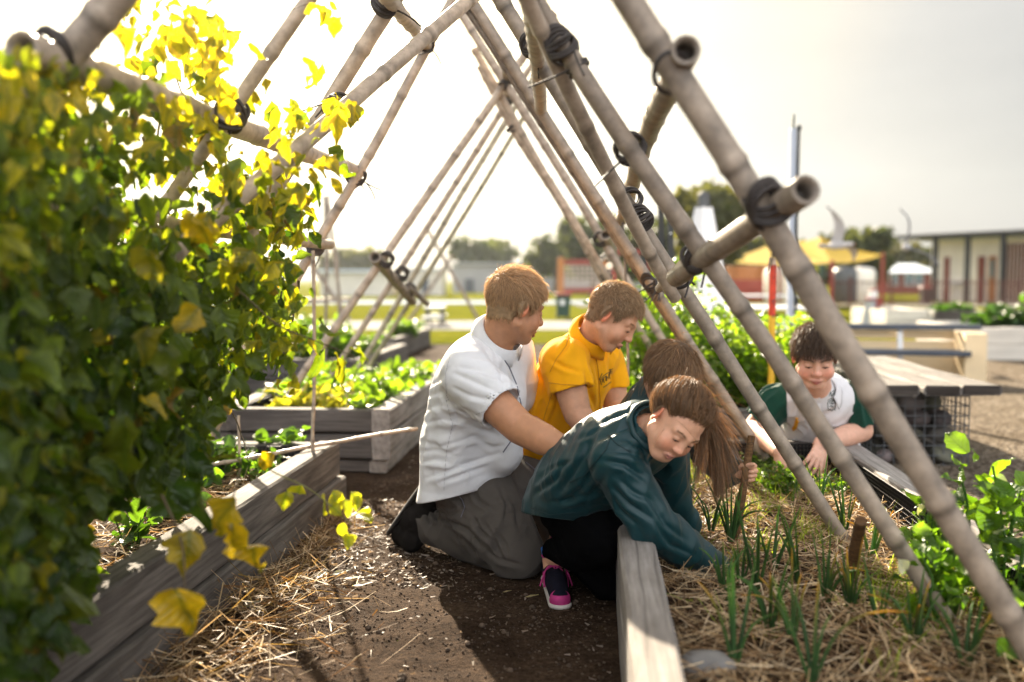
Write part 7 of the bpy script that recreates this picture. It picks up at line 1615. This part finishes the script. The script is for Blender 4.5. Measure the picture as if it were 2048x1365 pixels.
mb.build('slat_screen', M_slat, hb, False); mb = MB(); s_ = spx(1915); wbox(mb, s_ - .25, s_ + .25, .03, .3, .75, .95); wbox(mb, s_ - .05, s_ + .05, .03, .1, .2, .75); mb.build('basin', M_white, hb, False)
fb = thing('brick_house', (X_(1810, 68), 68, 0), 'far red brick building with a pale tin roof and wide windows', 'building'); D = 68
part('wall', M_brick, fb, [(X_(1745, D), X_(1870, D), D, D + 8, 0, Z_(545, D))]); mb = MB(); z0, z1 = Z_(546, D), Z_(526, D); xA, xB = X_(1740, D), X_(1875, D); mb.put(A([(xA, D - .6, z0), (xB, D - .6, z0), (xB, D + 4, z1), (xA, D + 4, z1), (xA, D + 8.6, z0), (xB, D + 8.6, z0)]), [[0, 1, 2, 3], [3, 2, 5, 4]]); mb.build('roof', M_tin, fb, False)
for x in (1785, 1815, 1835): o = part('window', M_white, fb, [(X_(x - 9, D), X_(x + 9, D), D - .12, D - .02, Z_(572, D), Z_(548, D))]); part('pane', M_glass, o, [(X_(x - 7.5, D), X_(x + 7.5, D), D - .16, D - .13, Z_(570, D), Z_(550, D))])
gh = thing('grey_hall', (X_(1010, 75), 75, 0), 'long grey corrugated hall beyond the lawn, behind the man\'s head', 'building'); D = 75
part('wall', mat_plain('grey_cladding', (.30, .30, .31), .8, .06, 1.5, .2, stretch=(6, 6, .2)), gh, [(X_(905, D), X_(1330, D), D, D + 10, 0, Z_(530, D))]); part('roof', mat_plain('grey_roof', (.34, .35, .37), .6, .05, 2, .1), gh, [(X_(900, D), X_(1335, D), D - .3, D + 10.4, Z_(530, D) + .01, Z_(526, D))]); part('door', M_slate, gh, [(X_(930, D), X_(948, D), D - .1, D - .01, 0, Z_(558, D))])
lb = thing('pale_shed', (X_(760, 60), 60, 0), 'low pale sheds beyond the lawn at the left, dissolved in glare', 'building'); D = 60; part('wall', mat_plain('pale_cladding', (.62, .58, .50), .8, .06, 1.5, .2), lb, [(X_(640, D), X_(775, D), D, D + 6, 0, Z_(545, D)), (X_(800, D), X_(880, D), D + 2, D + 6, 0, Z_(540, D))]); part('roof', M_tin, lb, [(X_(635, D), X_(780, D), D - .3, D + 6.3, Z_(545, D) + .01, Z_(540, D)), (X_(795, D), X_(885, D), D + 1.8, D + 6.2, Z_(540, D) + .01, Z_(536, D))]); part('door', M_slate, lb, [(X_(838, D), X_(852, D), D + 1.9, D + 1.99, 0, Z_(556, D))])
# red tube fence
fe = thing('steel_fence', (X_(1850, 38.5), 38.5, 0), 'long red-brown tubular steel fence between the lawn and the pale building', 'fence'); D = 38.5; mb = MB(); zf = Z_(560, D)
for px_ in np.arange(1640, 2070, 4.6): mb.tube([(X_(px_, D), D, .05), (X_(px_, D), D, zf)], .012, 5)
for z in (.12, zf - .1): mb.tube([(X_(1640, D), D, z), (X_(2070, D), D, z)], .022, 6)
mb.build('railings', M_slat, fe)
for px_ in (1640, 1700, 1783, 1894, 1960, 2066): part('fence_post', M_slat, fe, tubes=[([(X_(px_, D), D + .03, 0), (X_(px_, D), D + .03, zf + .12)], .045)])
# ---------------------------------------------------------------- trees
M_bark = mat_plain('bark', (.10, .075, .055), .9, .2, 6, .5, .05); M_far = mat_vcol('tree_leaf', .6, .30, .3, .15, 3, 0)
def tree(label, px_, D, pyt, wpx, c1, c2, seed, nleaf=2200, pyb=560, lsize=.5, trunk=.25, gaps=.5, name='tree'):
    g = np.random.default_rng(seed); x = X_(px_, D); H = Z_(pyt, D); w = wpx / F_ * D / 2; th = thing(name, (x, D, 0), label, 'tree', 'trees beyond the garden'); mb = MB(); zc = H * .30
    lim = []
    mb.tube([(x + .1 * math.sin(z), D, z) for z in np.linspace(-.1, zc * 1.4, 8)], np.linspace(trunk, trunk * .6, 8), 8)
    for k in range(9):
        a = g.uniform(0, 6.28); tip = A([x + math.cos(a) * w * g.uniform(.3, .85), D + math.sin(a) * w * .7, H * g.uniform(.5, .95)]); st_ = A([x, D, zc * g.uniform(.7, 1.35)]); mb.tube([st_ + (tip - st_) * t + A([0, 0, .15 * H]) * t * (1 - t) for t in np.linspace(0, 1, 6)], np.linspace(trunk * .4, trunk * .06, 6), 6); lim.append(tip)
    mb.build('trunk', M_bark, th)
    nb = 26; bc = np.concatenate([A(lim), np.stack([x + g.normal(size=nb - 9) * w * .48, D + g.normal(size=nb - 9) * w * .4, H * g.uniform(.38, .93, nb - 9)], 1)]); br = g.uniform(.14, .30, nb) * min(w, H * .5) * 1.5
    i = g.integers(0, nb, nleaf); d = nrm(g.normal(size=(nleaf, 3))); pos = bc[i] + d * (br[i] * g.uniform(.35, 1.0, nleaf) ** gaps)[:, None] * A([1, 1, .75]); pos[:, 2] = np.clip(pos[:, 2], .4, H * 1.03)
    c = A(c1) + (A(c2) - A(c1)) * (g.random((nleaf, 1)) * .6 + .4 * g.random((nb, 1))[i]); leafset('crown', th, pos, nrm(g.normal(size=(nleaf, 3)) + A([0, 0, -.4])), nrm(d + g.normal(size=(nleaf, 3)) * .5), g.uniform(.6, 1.3, nleaf) * lsize, c, c * .9, SMALL, M_far)
T1, T2 = (.022, .036, .012), (.075, .085, .02)
tree('tall feathery gum tree behind the white model lighthouse', 1432, 33, 362, 150, (.04, .05, .018), (.13, .13, .035), 1, 3200, lsize=.34, trunk=.3, gaps=.35); tree('dark round tree right behind the yellow canopy', 1706, 52, 462, 120, T1, T2, 2, 2600, lsize=.5); tree('dark tree left of the canopy, behind the bamboo feet', 1300, 46, 448, 130, T1, T2, 3, 2400, lsize=.5)
tree('dark spreading tree behind the climbing net', 1185, 60, 442, 130, T1, T2, 4, 2400, lsize=.6); tree('dark low tree above the man\'s head', 968, 90, 484, 110, T1, T2, 5, 1800, lsize=.8); tree('wispy tree on the skyline between the canopy and the pale building', 1788, 80, 487, 90, (.05, .055, .03), (.12, .12, .06), 6, 700, lsize=.6, gaps=.3); tree('thin dark tree above the pale building roof', 2006, 75, 464, 80, T1, T2, 7, 700, lsize=.55, gaps=.35)
tree('low dark tree left of the climbing net', 1110, 70, 478, 80, T1, T2, 8, 1300, lsize=.6); tree('scrubby tree on the far left skyline behind the canes', 700, 95, 505, 140, (.04, .05, .02), (.10, .10, .03), 9, 1200, lsize=.8); tree('dark tree under the canopy edge, beside the water drums', 1640, 60, 500, 130, T1, T2, 10, 1800, lsize=.6); tree('small dark tree behind the far brick building', 1850, 95, 500, 90, T1, T2, 11, 900, lsize=.8); tree('broad dark tree between the lighthouse and the canopy', 1500, 58, 478, 120, T1, T2, 12, 1600, lsize=.6)
up_ = thing('power_pole', (X_(652, 60), 60, 0), 'thin distant power pole with a crossarm, left of the trellis poles', 'power pole'); part('pole', M_bark, up_, tubes=[([(X_(652, 60), 60, 0), (X_(652, 60), 60, Z_(392, 60))], .11)]); part('crossarm', M_bark, up_, [(X_(640, 60), X_(676, 60), 59.85, 60.0, Z_(398, 60), Z_(395, 60))])
